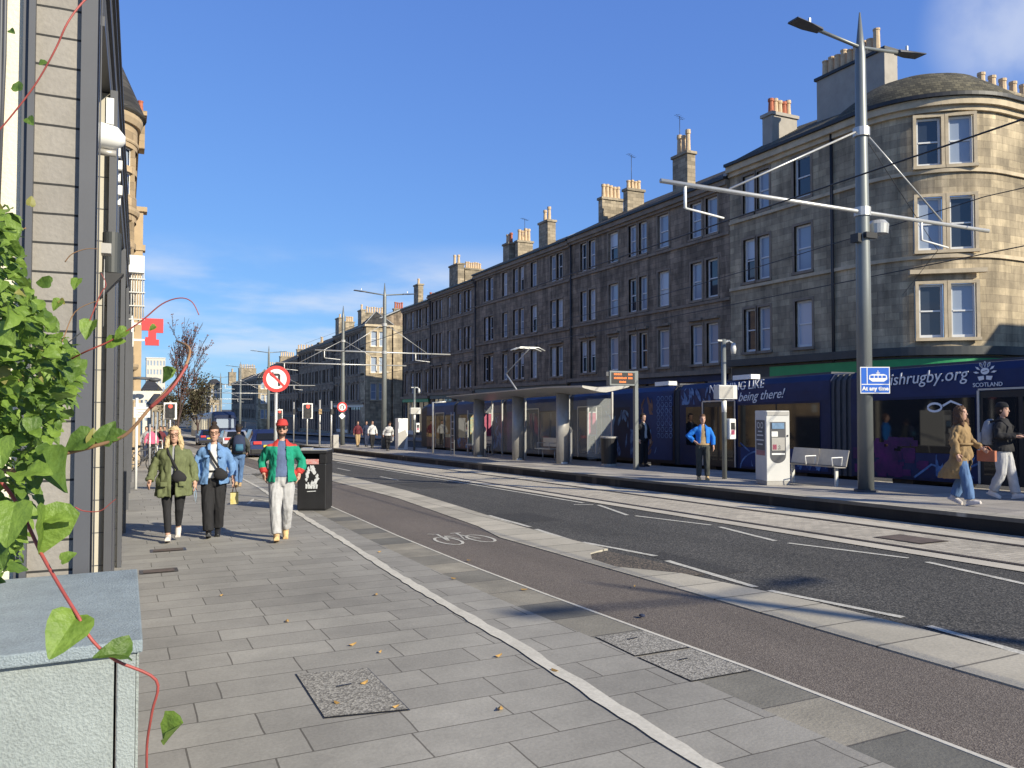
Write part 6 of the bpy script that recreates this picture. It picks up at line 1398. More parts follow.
def person(label, loc, face, H=1.72, stride=.24, side=1, arms=None, top=None, jacket=None, trousers=('blkcloth', .0, .0), shoes='black', hair=('short', 'darkhair'), glasses=None, vox=.012, lean=0, build_=1.0, group=None, skirt=None, lift=.05):
    """arms: {'R': (elbow, wrist), 'L': ...}; right hand on +x, the figure faces +y"""
    t = thing('person', label, 'person'); ORG[t.name] = Vector((0, 0, 0)); B = build_
    A = dict(R=((.27, -.02, 1.14), (.30, .10, .90)), L=((-.27, -.02, 1.14), (-.30, .02, .89)))
    if arms: A.update(arms)
    st = stride
    legs = []
    for s_ in (-1, 1):
        fwd = (s_ == side)
        hip = Vector((s_ * .09 * B, 0, .90)); 
        if st: knee = Vector((s_ * .085, st * .62 if fwd else -st * .05, .49)); ank = Vector((s_ * .066, st if fwd else -st * .95, .085 + (lift if not fwd else .015)))
        else: knee = Vector((s_ * .105, .015, .49)); ank = Vector((s_ * .11, -.01, .085))
        legs.append((hip, knee, ank, fwd))
    def bend(p):
        if not lean or p.z < .9: return p
        a = R(lean) * min(1, (p.z - .9) / .25); y, z = p.y, p.z - .9; return Vector((p.x, y * math.cos(a) + z * math.sin(a), .9 + z * math.cos(a) - y * math.sin(a)))
    TOR = [(.80, .10, .09), (.88, .165, .115), (.95, .168, .12), (1.05, .145, .105), (1.15, .15, .108), (1.28, .165, .12), (1.35, .158, .108), (1.40, .125, .085), (1.44, .085, .068), (1.465, .062, .058), (1.50, .054, .054), (1.55, .052, .056)]
    def torso(mb, e, z0=0, z1=9, flare=0, ey=None):
        ey = e if ey is None else ey
        r = [(0, 0, z, (rx * B if z < 1.46 else rx) + e + flare * max(0, 1.1 - z), (ry * B if z < 1.46 else ry) + ey + flare * max(0, 1.1 - z)) for z, rx, ry in TOR if z0 <= z <= z1]
        zs = [q[2] for q in r]
        if z0 > 0 and zs[0] > z0 + .01: q = r[0]; r.insert(0, (0, 0, z0, q[3] + flare * (q[2] - z0), q[4] + flare * (q[2] - z0)))
        if z0 > 0 and z0 < .8: r[0] = (0, 0, z0, .165 * B + e + flare * (1.1 - z0), .12 * B + ey + flare * (1.1 - z0)); r = [q for q in r if q[2] > .87 or q[2] == z0]
        mb.loft(r, 24)
    def arm(mb, s_, e, end=1.0, cuff=None):
        el, wr = [Vector(q) for q in A[s_]]; sg = 1 if s_ == 'R' else -1; shd = Vector((sg * .162 * B, 0, 1.355)); w2 = el.lerp(wr, end)
        e2 = e if e < .02 else .012 + (e - .012) * .62; mb.tube([Vector((sg * .07, 0, 1.375)), shd, shd.lerp(el, .5), el, el.lerp(w2, .55), w2], [.045 + e * .4, .050 + e2, .046 + e2, .040 + e2, .037 + e2, (.030 + e2) if cuff is None else cuff], 12)
    def hand(mb, s_):
        el, wr = [Vector(q) for q in A[s_]]; d = (wr - el).normalized(); sg = 1 if s_ == 'R' else -1
        x = Vector((0, 1, 0)); x = (x - d * x.dot(d)).normalized(); n = d.cross(x)
        mb.tube([wr - d * .02, wr + d * .03, wr + d * .085], [(.022, .026), (.018, .038), (.016, .036)], 10) if False else mb.tube([wr - d * .02, wr + d * .035, wr + d * .085], [.026, .032, .028], 10)
        inn = Vector((-sg, 0, 0))
        for i, (o, l_) in enumerate(((-.030, .062), (-.010, .074), (.011, .070), (.031, .055))):
            b = wr + d * .085 + x * o; mb.tube([wr + d * .05 + x * o * .7, b, b + d * l_ * .55 + inn * .008, b + d * l_ * .9 + inn * .03], [.010, .0098, .009, .0075], 7)
        b = wr + d * .025 + x * .028; mb.tube([b, b + x * .03 + d * .02 + inn * .008, b + x * .035 + d * .055 + inn * .02], [.013, .011, .009], 7)
    # body
    mb = MB(); torso(mb, -.012)
    for s_ in 'LR': arm(mb, s_, -.004); hand(mb, s_)
    for hip, knee, ank, f in legs:
        mb.tube([hip + Vector((0, 0, -.02)), hip.lerp(knee, .5), knee, knee.lerp(ank, .4), ank], [.082, .07, .05, .048, .034], 12)
        mb.tube([ank + Vector((0, -.02, -.02)), ank + Vector((0, .03, -.04))], [.026, .02], 10)
    hz = .0
    HD = [(1.515, .028, .03, .05), (1.535, .048, .058, .028), (1.56, .060, .078, .016), (1.60, .068, .090, .008), (1.64, .072, .096, .0), (1.68, .074, .099, -.004), (1.715, .066, .088, -.006), (1.74, .042, .056, -.006), (1.752, .012, .016, -.006)]
    mb.loft([(0, cy, z, rx, ry) for z, rx, ry, cy in HD], 20)
    mb.tube([(0, .092, 1.655), (0, .108, 1.625), (0, .112, 1.612), (0, .098, 1.603)], [.008, .011, .014, .008], 8)
    for s_ in (-1, 1): mb.ball((s_ * .074, -.005, 1.63), (.010, .020, .030), 8); mb.ball((s_ * .03, .080, 1.672), (.026, .018, .009), 8)
    mb.ball((0, .090, 1.575), (.022, .012, .010), 8)
    body = link(union(mb, .0075 if vox < .014 else .014, 1, deform=bend), 'body', M['skin'], t)
    # trousers
    tm, wide, hem = trousers
    mb = MB(); mb.loft([(0, 0, .80, .12 * B, .10), (0, 0, .88, .175 * B, .125), (0, 0, .95, .175 * B, .126), (0, 0, 1.04, .152 * B, .112)], 24)
    for hip, knee, ank, f in legs:
        a_ = ank.lerp(knee, .12 if hem else .05)
        mb.tube([hip + Vector((0, 0, .0)), hip.lerp(knee, .5), knee, knee.lerp(a_, .5), a_], [.098, .084 + wide * .5, .062 + wide * .8, .056 + wide, .046 + wide * 1.15], 16)
    link(union(mb, vox, 2, .009 if wide else .004, 13, 1, zs=.16), 'trousers', M[tm], t)
    for hip, knee, ank, f in legs:
        mb = MB(); mb.tube([ank + Vector((0, -.06, -.04)), ank + Vector((0, -.01, -.028)), ank + Vector((0, .08, -.043)), ank + Vector((0, .165, -.055))], [.038, .048, .045, .030], 12); mb.tube([ank + Vector((0, -.012, .03)), ank + Vector((0, -.008, -.03))], [.042, .046], 12); mb.box(ank.x - .04, ank.x + .04, ank.y - .085, ank.y + .17, ank.z - .085, ank.z - .055)
        pv = ank
        def tilt(p, pv=pv, f=f):
            a = R(12 if f else -22) if st else 0; q = p - pv; return pv + Vector((q.x, q.y * math.cos(a) - q.z * math.sin(a), q.z * math.cos(a) + q.y * math.sin(a)))
        link(union(mb, .009, 1, deform=tilt), 'shoe', M[shoes], t)
    if top:
        mb = MB(); torso(mb, .012, .93, 1.47); 
        if not jacket:
            for s_ in 'LR': arm(mb, s_, .014, .95)
        link(union(mb, vox, 2, .004, 10, 2, deform=bend), 'shirt', M[top], t)
    if jacket:
        jm = jacket; mb = MB(); torso(mb, jm.get('e', .028), jm.get('hem', .85), 1.47, jm.get('flare', .05))
        for s_ in 'LR': arm(mb, s_, jm.get('sl', .028), jm.get('slen', .95))
        if jm.get('collar', 1): mb.tube([(0, -.01, 1.44), (0, 0, 1.50)], [.088, .08], 16)
        ow = jm.get('open', 0); o2 = jm.get('open_hem', ow)
        cut = None
        if ow or o2: cut = lambda c: c.y > .0 and abs(c.x) < (ow + (o2 - ow) * max(0, (1.45 - c.z) / .6)) and .5 < c.z < 1.49 or c.z > 1.485
        pt_ = None
        if 'yoke' in jm: pt_ = lambda c: 1 if (c.z > 1.385 or any((Vector(c) - Vector(A[s_][1])).length < .10 for s_ in 'LR')) else 0
        link(union(mb, vox, 2, jm.get('wr', .008), 8, 3, cut, bend), jm.get('name', 'jacket'), [M[jm['m']]] + ([M[jm['yoke']]] if 'yoke' in jm else []), t, .008 if cut else 0, pt_)
    hk, hm = hair
    if hk == 'long':
        mb = MB(); mb.loft([(0, -.035, 1.34, .06, .03), (0, -.045, 1.40, .135, .055), (0, -.03, 1.48, .135, .085), (0, -.015, 1.56, .112, .10), (0, -.008, 1.66, .092, .112), (0, -.008, 1.72, .082, .100), (0, -.008, 1.765, .048, .058), (0, -.008, 1.775, .01, .01)], 24)
        for s_ in (-1, 1): mb.tube([(s_ * .088, .03, 1.62), (s_ * .10, .05, 1.50), (s_ * .095, .075, 1.38)], [.028, .044, .024], 8)
        link(union(mb, .008, 1, .013, 22, 4, lambda c: c.y > .035 and abs(c.x) < .062 and c.z < 1.715 and c.z > 1.3, bend), 'hair', M[hm], t)
    elif hk in ('up', 'short', 'cap', 'ponytail', 'beanie'):
        mb = MB(); mb.loft([(0, -.03, 1.56, .062, .060), (0, -.02, 1.60, .078, .09), (0, -.012, 1.66, .083, .108), (0, -.008, 1.715, .076, .099), (0, -.008, 1.755, .048, .06), (0, -.008, 1.768, .01, .01)], 22)
        if hk == 'up': mb.ball((0, -.03, 1.79), (.045, .045, .035), 12)
        if hk == 'ponytail': mb.tube([(0, -.1, 1.68), (-.02, -.17, 1.60), (-.05, -.20, 1.45)], [.04, .045, .015], 10)
        link(union(mb, .008, 1, .004, 30, 5, lambda c: c.y > .02 and c.z < 1.70 and abs(c.x) < .068, bend), 'hair', M[hm], t)
    if hk == 'cap' or hk == 'beanie':
        mb = MB(); mb.loft([(0, -.008, 1.685, .088, .112), (0, -.008, 1.72, .087, .110), (0, -.008, 1.77, .066, .082), (0, -.008, 1.79, .02, .03)], 22)
        if hk == 'cap': mb.add([(x, y, z) for z in (1.688, 1.70) for x, y in ((-.075, .06), (-.07, .15), (-.035, .185), (.035, .185), (.07, .15), (.075, .06))], [(0, 1, 2, 3, 4, 5), (11, 10, 9, 8, 7, 6)] + [(i, (i + 1) % 6, (i + 1) % 6 + 6, i + 6) for i in range(6)])
        link(union(mb, .007, 1, deform=bend), 'cap', M['redcloth' if hk == 'cap' else 'blkcloth'], t)
    # face details
    mb = MB()
    for s_ in (-1, 1): mb.ball((s_ * .03, .088, 1.648), (.012, .008, .006), 8)
    me = union(mb, .003, 0, deform=bend); link(me, 'eyes', M['black'], t)
    if glasses:
        mb = MB(); 
        if glasses == 'sun':
            for s_ in (-1, 1): mb.ball((s_ * .034, .100, 1.645), (.028, .010, .019), 10)
            mb.tube([(-.01, .104, 1.65), (.01, .104, 1.65)], .005, 6)
        else:
            for s_ in (-1, 1): mb.tube([(s_ * .034 + .025 * math.cos(a), .106, 1.645 + .019 * math.sin(a)) for a in [2 * math.pi * i / 12 for i in range(13)]], .0035, 5)
            mb.tube([(-.01, .108, 1.65), (.01, .108, 1.65)], .004, 6)
        for s_ in (-1, 1): mb.tube([(s_ * .062, .095, 1.652), (s_ * .077, .0, 1.648)], .003, 5)
        me = bpy.data.meshes.new('g'); me.from_pydata([bend(Vector(v)) for v in mb.v], [], mb.f); link(me, 'glasses', M['black' if glasses == 'sun' else 'hairbrown'], t)
    mb = MB(); mb.ball((0, .097, 1.572), (.020, .008, .005), 8); link(union(mb, .003, 0, deform=bend), 'mouth', mat('lips', (.35, .12, .10), .5), t)
    if skirt: skirt(t)
    f = Vector(face).normalized(); t.rotation_euler = (0, 0, math.atan2(-f.x, f.y)); s = H / 1.75; t.scale = (s, s, s); t.location = loc
    t['_m'] = 1; del t['_m']
    return t
def carried(p, name, label, cat, parts):
    """a thing carried by person p, modelled in the person's own measurements"""
    t = thing(name, label, cat); ORG[t.name] = Vector((0, 0, 0))
    for (n, mb, m_) in parts: mb.build(n, M[m_], t)
    t.location = p.location; t.rotation_euler = p.rotation_euler; t.scale = p.scale; return t
def crossbody(p, label, hipx, m_='blkcloth'):
    s = MB(); sx = -hipx / abs(hipx)
    f_ = [(sx * .10, .07, 1.46), (sx * .07, .155, 1.36), (sx * .0, .175, 1.22), (hipx * .75, .172, 1.10)]
    s.tube(f_, [(.018, .008)] * 4, 8); s.tube([(sx * .10, .07, 1.46), (sx * .12, -.03, 1.47), (sx * .06, -.15, 1.38), (hipx * .5, -.17, 1.2), (hipx * 1.35, -.06, 1.04), (hipx * 1.3, .1, 1.02)], [(.018, .008)] * 6, 8)
    b = MB(); b.loft([(hipx * 1.1, .185, .915, .05, .025), (hipx * 1.1, .188, .94, .095, .04), (hipx * 1.05, .188, .99, .11, .045), (hipx, .185, 1.04, .085, .038), (hipx * .75, .18, 1.10, .03, .018)], 16)
    return carried(p, 'crossbody_bag', label, 'bag', [('bag', b, m_), ('strap', s, m_)])
def gp(u, v, h=.03):
    """ground point under a picture position"""
    a, p = R(YAW), R(PITCH); x = (u - 512) / 800; y = -(v - 384) / 800
    fy = math.cos(p) - y * math.sin(p); fz = math.sin(p) + y * math.cos(p)
    rx, ry = x * math.cos(a) + fy * math.sin(a), -x * math.sin(a) + fy * math.cos(a)
    k = (h - 1.75) / (fz + SL * ry); return (rx * k, ry * k, gz(ry * k, h))
to_cam = (-.1, -1)
w1 = person('person with long blond hair in an olive parka, black leggings and pale trainers, walking', gp(173, 541), (-.10, -1), 1.70, .15, 1,
            arms=dict(R=((.29, -.02, 1.15), (.33, .16, .94)), L=((-.28, -.03, 1.15), (-.30, .03, .90))), top='greycloth', jacket=dict(m='parka', hem=.70, flare=.13, e=.045, sl=.036, open=.018, open_hem=.03, wr=.019, name='parka'), trousers=('blkcloth', .0, 1), shoes='shoewhite', hair=('long', 'blond'), glasses='clear', build_=1.12, lift=.10)
crossbody(w1, 'black crossbody bag worn over the olive parka', -.08)
w2 = person('person with dark pinned-up hair in a blue denim jacket, white top and wide black trousers', gp(213, 537), (-.10, -1), 1.72, .12, 1,
            arms=dict(L=((-.27, -.02, 1.15), (-.29, .10, .92)), R=((.27, -.03, 1.15), (.27, .02, .90))), top='whitecloth', jacket=dict(m='denim', hem=.84, flare=.16, e=.035, sl=.036, open=.05, open_hem=.085, wr=.018, slen=.86), trousers=('blkcloth', .032, 0), shoes='black', hair=('up', 'darkhair'), glasses='clear', lift=.04)
crossbody(w2, 'black crossbody bag worn over the denim jacket', -.10)
def giftbag():
    b = MB(); b.add([(x, y, z) for z in (.52, .70) for x, y in ((-.37, .02), (-.25, .02), (-.25, .16), (-.37, .16))], [(0, 1, 2, 3), (0, 1, 5, 4), (1, 2, 6, 5), (2, 3, 7, 6), (3, 0, 4, 7)])
    h = MB(); h.tube([(-.34, .09, .70), (-.32, .10, .81), (-.30, .10, .82), (-.28, .09, .70)], .006, 6); return [('bag', b, 'giftyellow'), ('handle', h, 'brownbag')]
M['giftyellow'] = mat('yellow_patterned_paper', (.50, .42, .10), .6, .2, 22, col2=(.65, .55, .30))
carried(w2, 'gift_bag', 'small yellow patterned paper bag in the hand of the person in denim', 'bag', giftbag())
ln = MB(); ln.tube([(-.31, .06, .82), (-.33, .07, .70), (-.325, .065, .58), (-.30, .06, .70), (-.30, .05, .80)], .004, 5)
M['lanyard'] = mat('pale_blue_strap', (.30, .45, .60), .6)
carried(w1, 'lanyard', 'pale blue strap hanging from the hand of the person in the parka', 'strap', [('strap', ln, 'lanyard')])
for s_ in (-1, 1):
    mb = MB(); mb.tube([(s_ * .13, .215, .93), (s_ * .13, .225, .86)], [(.055, .012)] * 2, 8); link(union(mb, .008, 1, .003), 'pocket', M['parka'], w1)
    mb = MB(); mb.tube([(s_ * .105, .165, 1.30), (s_ * .105, .172, 1.26)], [(.042, .010)] * 2, 8); link(union(mb, .008, 1, .002), 'pocket', M['denim'], w2)
    mb = MB(); mb.tube([(s_ * .075, .07, 1.46), (s_ * .075, .15, 1.38)], [(.03, .010), (.022, .010)], 8); link(union(mb, .007, 1, .002), 'lapel', M['denim'], w2)
mb = MB(); mb.loft([(0, 0, 1.02, .168, .128), (0, 0, 1.06, .165, .125)], 24); link(union(mb, .009, 1), 'belt', M['black'], w2)
mn = person('person in red cap, sunglasses and green jacket with red shoulders', gp(281, 540), (-.16, -1), 1.78, .20, 1,
            arms=dict(R=((.28, -.10, 1.16), (.25, -.04, .98)), L=((-.29, -.10, 1.16), (-.25, -.03, .96))), top='bluegrey', jacket=dict(m='tealgreen', yoke='redcloth', hem=.86, flare=.10, e=.03, sl=.038, open=.055, open_hem=.095, wr=.018), trousers=('paletrouser', .026, 0), shoes='tanshoe', hair=('cap', 'darkhair'), glasses='sun', lift=.05)
mb = MB(); mb.loft([(0, .062, 1.528, .035, .035), (0, .045, 1.55, .058, .052), (0, .042, 1.578, .066, .055), (0, .03, 1.60, .071, .06)], 16)
link(union(mb, .006, 1, .002, 40, 3, lambda c: c.y < .03 or c.z > 1.578 or (abs(c.x) < .022 and c.z > 1.562)), 'beard', M['darkhair'], mn)
bp_man = person('person walking away with a dark backpack, dark jacket and blue jeans', gp(238, 487), (.05, 1), 1.74, .22, 1,
            arms=dict(R=((.26, -.03, 1.16), (.24, .12, .98)), L=((-.28, -.04, 1.16), (-.27, .10, .98))), jacket=dict(m='olivegrey', hem=.92, flare=.03, e=.028, sl=.026), trousers=('jeans', .015, 0), shoes='khaki', hair=('beanie', 'darkhair'), vox=.014)
def pack(m1='navycloth', w_=.17, y0=-.15):
    b = MB(); b.loft([(0, y0 - .09, .98, .05, .03), (0, y0 - .09, 1.0, w_, .10), (0, y0 - .09, 1.25, w_, .11), (0, y0 - .07, 1.42, w_ * .85, .08), (0, y0 - .05, 1.47, .08, .03)], 16)
    s = MB()
    for k in (-1, 1): s.tube([(k * .12, y0 - .02, 1.42), (k * .13, .0, 1.46), (k * .12, .13, 1.33), (k * .14, .08, 1.12), (k * .14, y0 + .02, 1.06)], [(.022, .008)] * 5, 6)
    p = MB(); p.loft([(0, y0 - .19, 1.03, .10, .03), (0, y0 - .195, 1.10, .11, .035), (0, y0 - .19, 1.22, .10, .03)], 12)
    return [('pack', b, m1), ('strap', s, 'blkcloth'), ('pocket', p, 'teal' if m1 == 'navycloth' else m1)]
M['teal'] = mat('teal_cloth', (.03, .12, .20), .7)
carried(bp_man, 'backpack', 'dark blue backpack on the walker going away', 'backpack', pack())
# platform people
def coat_tail(t):
    mb = MB(); mb.loft([(0, -.16, .47, .20, .24), (0, -.10, .62, .23, .24), (0, -.02, .80, .21, .18), (0, 0, 1.0, .175, .145)], 24)
    link(union(mb, .014, 2, .015, 7, 6, lambda c: c.y > .02 and abs(c.x) < .10 * (1.1 - c.z) * 2.2 and c.z < .88), 'coat_skirt', M['trench'], t, .01)
cw = person('person with long hair in a tan trench coat and blue jeans on the platform', gp(962, 505, .263), (.25, -1), 1.70, .16, 1,
            arms=dict(R=((.27, -.04, 1.15), (.28, .04, .92)), L=((-.27, .04, 1.14), (-.24, .24, 1.02))), jacket=dict(m='trench', hem=.80, flare=.08, e=.038, sl=.034, wr=.02, name='trench_coat'), trousers=('jeans', .035, 0), shoes='shoewhite', hair=('long', 'hairbrown'), skirt=coat_tail)
mb = MB(); mb.tube([(0, 0, 1.07), (0, 0, 1.11)], [(.215, .19)] * 2, 24); link(union(mb, .012, 1), 'coat_belt', M['trench'], cw)
b = MB(); b.add([(x, y, z) for z in (.78, .97) for x, y in ((-.34, .17), (-.24, .17), (-.24, .46), (-.34, .46))], [(0, 1, 2, 3), (4, 5, 6, 7), (0, 1, 5, 4), (1, 2, 6, 5), (2, 3, 7, 6), (3, 0, 4, 7)])
h = MB(); h.tube([(-.29, .22, .97), (-.27, .25, 1.04), (-.27, .35, 1.04), (-.29, .40, .97)], .009, 6)
carried(cw, 'handbag', 'brown leather handbag carried by the person in the trench coat', 'bag', [('bag', b, 'brownbag'), ('handle', h, 'brownbag')])
pm = person('person in dark jacket and pale grey trousers looking at a phone', gp(1004, 499, .263), (.25, -1), 1.76, .17, -1,
            arms=dict(R=((.26, -.02, 1.17), (.12, .27, 1.16)), L=((-.26, -.02, 1.17), (-.10, .28, 1.16))), top='greycloth', jacket=dict(m='blkcloth', hem=.88, flare=.08, e=.035, sl=.034, wr=.01), trousers=('paletrouser', .03, 0), shoes='shoewhite', hair=('beanie', 'darkhair'))
b = MB(); b.box(-.035, .035, .36, .37, 1.13, 1.27); carried(pm, 'phone', 'dark phone held by the person at the right edge', 'phone', [('phone', b, 'black')])
carried(pm, 'backpack', 'pale grey backpack on the person looking at a phone', 'backpack', pack('greycloth', .15))
bj = person('person in a bright blue jacket with one hand on the hip, beside the camera pole', gp(703, 480, .263), (-.55, -1), 1.66, 0, 1,
            arms=dict(R=((.40, -.03, 1.17), (.22, .06, 1.03)), L=((-.27, .0, 1.13), (-.27, .05, .90))), top='khaki', jacket=dict(m='brightblue', hem=.98, flare=.04, e=.035, sl=.04, open=.05, open_hem=.09, slen=.85), trousers=('olivegrey', .02, 0), shoes='tanshoe', hair=('short', 'hairbrown'), vox=.014)
dt = TonS(643, 15.6)
person('person in a dark suit and white shirt standing behind the departure display post', (15.6, dt, PZ(dt)), (.2, -1), 1.76, 0, 1, top='whitecloth', jacket=dict(m='blkcloth', hem=.84, flare=.05, e=.028, sl=.028, open=.05, open_hem=.07), trousers=('blkcloth', .02, 0), shoes='black', hair=('short', 'darkhair'), vox=.016)
def far(u, S, lab, tm, tr, face=(0, -1), lean=0, T=None, h=.263, H=1.72, hair=('short', 'darkhair'), stride=.12):
    T = T if T else TonS(u, S); S = SonT(u, T)
    person(lab, (S, T, gz(T, h)), face, H, stride, 1, jacket=dict(m=tm, hem=.86, flare=.05, e=.025, sl=.026), trousers=(tr, .02, 0), shoes='black', hair=hair, vox=.018, lean=lean)
far(358, 14, 'far person in a dark red top and tan trousers on the platform end', 'maroon', 'khaki'); 
far(366.5, 14.6, 'far person in navy beside the one in tan trousers', 'navycloth', 'navycloth')
far(372.5, 14.2, 'far person in a white top and black trousers, left of the second lamp-bearing pole', 'whitecloth', 'blkcloth')
far(388, 13.4, 'far person in a white shirt leaning forward on the platform', 'whitecloth', 'blkcloth', lean=28)
far(152, 1, 'far person in pink waiting at the left crossing', 'pinkcloth', 'blkcloth', T=44, h=.03)
far(156, 1, 'far person in black between the one in pink and the guard rail', 'blkcloth', 'jeans', T=47, h=.03)
far(161, 1, 'far person in dark red beside the guard rail', 'maroon', 'blkcloth', T=48, h=.03)
far(147, 1, 'far person in grey near the bicycles', 'greycloth', 'navycloth', T=46, h=.03)
far(165, 1, 'far person in navy nearest the red traffic light', 'navycloth', 'blkcloth', T=50, h=.03)

# ------------------------------------------------------------------ vine in the foreground
def at(u, v, d):
    a, p = R(YAW), R(PITCH); x = (u - 512) / 800; y = -(v - 384) / 800
    fy = math.cos(p) - y * math.sin(p); fz = math.sin(p) + y * math.cos(p)
    return Vector((x * math.cos(a) + fy * math.sin(a), -x * math.sin(a) + fy * math.cos(a), fz)) * d + Vector((0, 0, 1.75))
random.seed(21)
t = thing('climbing_vine', 'leafy green vine with red stems reaching in from the left edge', 'plant', (-1.05, .55, gz(.55, .03)))
def stem(pts, r0, r1, m_, name='stem'):
    P_ = [at(*p) for p in pts]; Q = []
    for i in range(len(P_) - 1):
        p0 = P_[max(i - 1, 0)]; p1 = P_[i]; p2 = P_[i + 1]; p3 = P_[min(i + 2, len(P_) - 1)]
        for k in range(5):
            s = k / 5; Q.append(.5 * ((2 * p1) + (p2 - p0) * s + (2 * p0 - 5 * p1 + 4 * p2 - p3) * s * s + (3 * p1 - p0 - 3 * p2 + p3) * s ** 3))
    Q.append(P_[-1]); n = len(Q)
    m = MB(); m.tube(Q, [r0 + (r1 - r0) * i / (n - 1) for i in range(n)], 8); m.build(name, M[m_], t); return Q
base = Vector((-1.05, .55, gz(.55, .03)))
m = MB(); m.tube([base, base + Vector((.05, .05, .8)), at(-60, 500, 1.2), at(-30, 480, 1.2)], [.02, .018, .012, .009], 8); m.build('stem', M['stemtan'], t)
m = MB(); m.tube([base + Vector((.05, .05, .8)), at(-90, 420, 1.35), at(-50, 300, 1.45), at(-20, 240, 1.5)], [.015, .012, .009, .006], 8); m.build('stem', M['stemtan'], t)
S1 = stem([(-30, 470, 1.15), (20, 470, 1.12), (60, 455, 1.1), (95, 446, 1.1), (125, 435, 1.1), (150, 408, 1.1), (180, 375, 1.12), (190, 350, 1.15), (177, 341, 1.2)], .0034, .0016, 'stemtan')
stem([(150, 408, 1.1), (172, 388, 1.1), (187, 365, 1.12)], .0026, .002, 'stemred')
stem([(0, 480, 1.1), (15, 500, 1.1), (28, 525, 1.08), (42, 555, 1.05), (62, 590, 1.02), (78, 616, 1.0), (92, 640, 1.0), (115, 660, 1.0), (156, 680, 1.02), (152, 712, 1.03), (147, 745, 1.05), (147, 790, 1.08)], .0026, .0016, 'stemred')
stem([(60, 365, 1.35), (85, 352, 1.3), (112, 340, 1.3), (140, 322, 1.3), (162, 304, 1.3), (180, 298, 1.3), (192, 302, 1.3), (199, 315, 1.3)], .0015, .0007, 'stemred')
stem([(-10, 140, 1.3), (8, 120, 1.3), (35, 85, 1.3), (55, 50, 1.3), (68, 22, 1.3), (85, 0, 1.32), (100, -8, 1.34)], .0012, .0018, 'stemred')
stem([(88, 325, 1.3), (100, 295, 1.3), (106, 285, 1.3), (101, 273, 1.3)], .001, .0005, 'stemred')
stem([(40, 360, 1.3), (60, 345, 1.3), (75, 312, 1.3), (100, 300, 1.3)], .0011, .0006, 'stemtan')
stem([(65, 262, 1.3), (72, 254, 1.3), (86, 249, 1.3), (98, 249, 1.3)], .0009, .0006, 'stemtan')
stem([(75, 507, 1.3), (84, 511, 1.3), (100, 511, 1.3), (112, 502, 1.3), (116, 499, 1.3)], .001, .0006, 'stemred')
stem([(0, 262, 1.4), (12, 250, 1.4), (20, 232, 1.4), (26, 228, 1.4)], .002, .001, 'stemtan')
stem([(58, 350, 1.4), (78, 335, 1.4), (86, 327, 1.4)], .0012, .0008, 'darkgrey')
FOL = [MB(), MB(), MB()]
def leaf(c, size, nrm, dirv, k, fold=.25, curl=.2):
    nrm = Vector(nrm).normalized(); d = Vector(dirv); d = (d - nrm * d.dot(nrm)).normalized(); x = d.cross(nrm)
    out = [(0, -.06), (.18, -.14), (.38, -.08), (.48, .12), (.46, .34), (.36, .58), (.2, .82), (.05, 1.0)]
    mid = [(0, .0), (0, .02), (0, .08), (0, .22), (0, .42), (0, .62), (0, .82), (0, 1.02)]
    def P_(px, py): 
        z = abs(px) * fold - curl * (py - .3) ** 2 + .05 * math.sin(py * 14) * abs(px) * 2; return c + (x * px + d * py + nrm * z) * size
    for s_ in (-1, 1):
        vs = [P_(s_ * a, b) for a, b in out] + [P_(*q) for q in mid] + [P_(s_ * a * .52, (b + q[1]) / 2 + 0) for (a, b), q in zip(out, mid)]
        fs = []
        for i in range(7): fs += [(i, i + 1, 17 + i, 16 + i), (16 + i, 17 + i, 9 + i, 8 + i)]
        FOL[k].add(vs, fs, 0, True)
prof_r = [(205, 5), (240, 14), (270, 22), (300, 34), (330, 56), (350, 72), (380, 78), (400, 72), (430, 56), (460, 44), (490, 38), (520, 26), (560, 18), (580, 4)]
def rb_(v):
    for (a, x), (b, y) in zip(prof_r, prof_r[1:]):
        if a <= v <= b: return x + (y - x) * (v - a) / (b - a)
    return 0
cnt = 0
while cnt < 3000:
    v = random.uniform(205, 585); mx = rb_(v); u = random.uniform(-95, mx)
    if v > 460 and random.random() < .62: continue
    if v < 290 and random.random() < .4: continue
    d = random.uniform(1.05, 1.62); c = at(u, v, d); s = random.uniform(.011, .025) * (1.0 if random.random() < .88 else 1.6)
    nrm = Vector((random.gauss(.25, .55), random.gauss(-.42, .5), random.gauss(.9, .45))); dr = Vector((random.gauss(.5, .6), random.gauss(-.1, .5), random.gauss(-.7, .5)))
    leaf(c, s, nrm, dr, 0 if random.random() < .48 else (1 if random.random() < .96 else 2), random.uniform(.05, .5), random.uniform(0, .5)); cnt += 1
back = Vector((-.435, -.9, .0))
def L_(u, v, d, size, du, dv, k=0, tilt=(0, 0, .35), fold=.25, curl=.2):
    c = at(u, v, d); e = at(u + du, v + dv, d); leaf(c, size / 800 * d * .88, back + Vector(tilt), e - c, k, fold, curl)
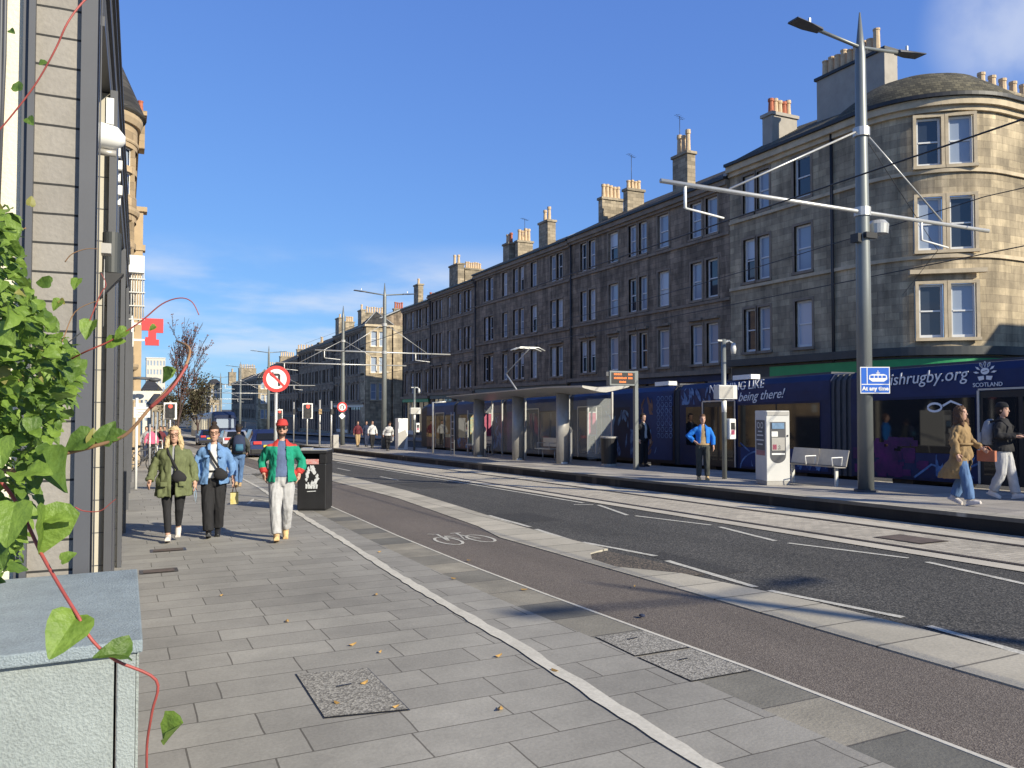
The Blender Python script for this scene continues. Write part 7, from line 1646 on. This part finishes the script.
for a in ((14, 505, .95, 48, 0, 1, 0, (.2, 0, .5)), (-4, 540, .95, 34, .4, 1, 1), (76, 617, 1.0, 50, -.45, 1, 0, (.5, 0, .7), .35, .2), (128, 655, 1.0, 34, -1, .55, 1, (.8, .2, .9), .8, .6), (182, 724, 1.05, 33, -1, .85, 0, (-1.2, .4, 1.0), 1.1, .1),
          (46, 508, 1.05, 52, -.15, 1, 0, (.9, .3, 0), .9, .3), (50, 518, 1.05, 27, 1, .12, 0, (0, 0, 1.6), .3, .2), (67, 452, 1.08, 46, .42, 1, 1, (-1.4, .5, .2), 1.2, .2), (90, 436, 1.1, 30, -1, .6, 1), (103, 442, 1.1, 26, .4, -1, 1, (0, 0, .2)), (112, 436, 1.1, 17, 1, -.3, 1),
          (92, 443, 1.1, 17, .2, -1, 2, (.8, 0, 0)), (92, 322, 1.3, 22, -.1, 1, 0, (0, 0, .4), .6, .1), (108, 343, 1.3, 19, 1, -.2, 0, (0, 0, .5)), (126, 330, 1.3, 16, -1, 1, 0), (90, 324, 1.3, 13, -.2, 1, 0), (78, 279, 1.3, 14, -.1, 1, 0, (0, 0, .5)), (50, 283, 1.3, 17, -1, -.1, 1), (60, 300, 1.3, 14, -.4, 1, 0),
          (155, 326, 1.3, 8, -.3, .3, 0), (18, 90, 1.3, 14, -.2, -1, 1), (28, 118, 1.3, 12, .6, .8, 1), (40, 63, 1.3, 9, 1, -.1, 1), (10, 30, 1.3, 8, .6, .5, 1), (3, 218, 1.2, 30, .45, 1, 0, (.9, 0, .3), .6, .2), (8, 250, 1.25, 24, .9, .6, 1, (0, 0, 1.2)), (-5, 330, 1.05, 30, .8, .6, 0), (0, 440, .98, 34, .2, 1, 0, (.2, 0, .5)), (28, 470, 1.0, 30, .9, .3, 0, (0, 0, 1.5)),
          (64, 630, 1.02, 1, 0, 1, 0), (62, 560, 1.02, 16, .9, -.7, 0, (0, 0, .6)), (163, 368, 1.1, 17, -.15, 1, 1, (1.6, .6, 0), 1.5, .1), (60, 300, 1.3, 8, .6, .5, 2), (30, 205, 1.4, 11, .35, -1, 2, (.9, 0, 0))):
    L_(*a)
for k, (mb, m_) in enumerate(zip(FOL, ('leafA', 'leafB', 'leafC'))):
    if mb.v: mb.build('foliage', M[m_], t, fixn=False)
# small blue-violet scrap on the cycle lane
c = gp(642, 617, .03); m = MB(); m.ball((c[0], c[1], c[2] + .014), (.028, .03, .014), 10); single(m, 'litter_scrap', M['navycloth'], 'small dark violet scrap of litter on the cycle lane', 'litter', c)
for sc_ in (t,): pass
# three tram poles' worth of distant kerbside signs on the far pavement are left to the blocks behind
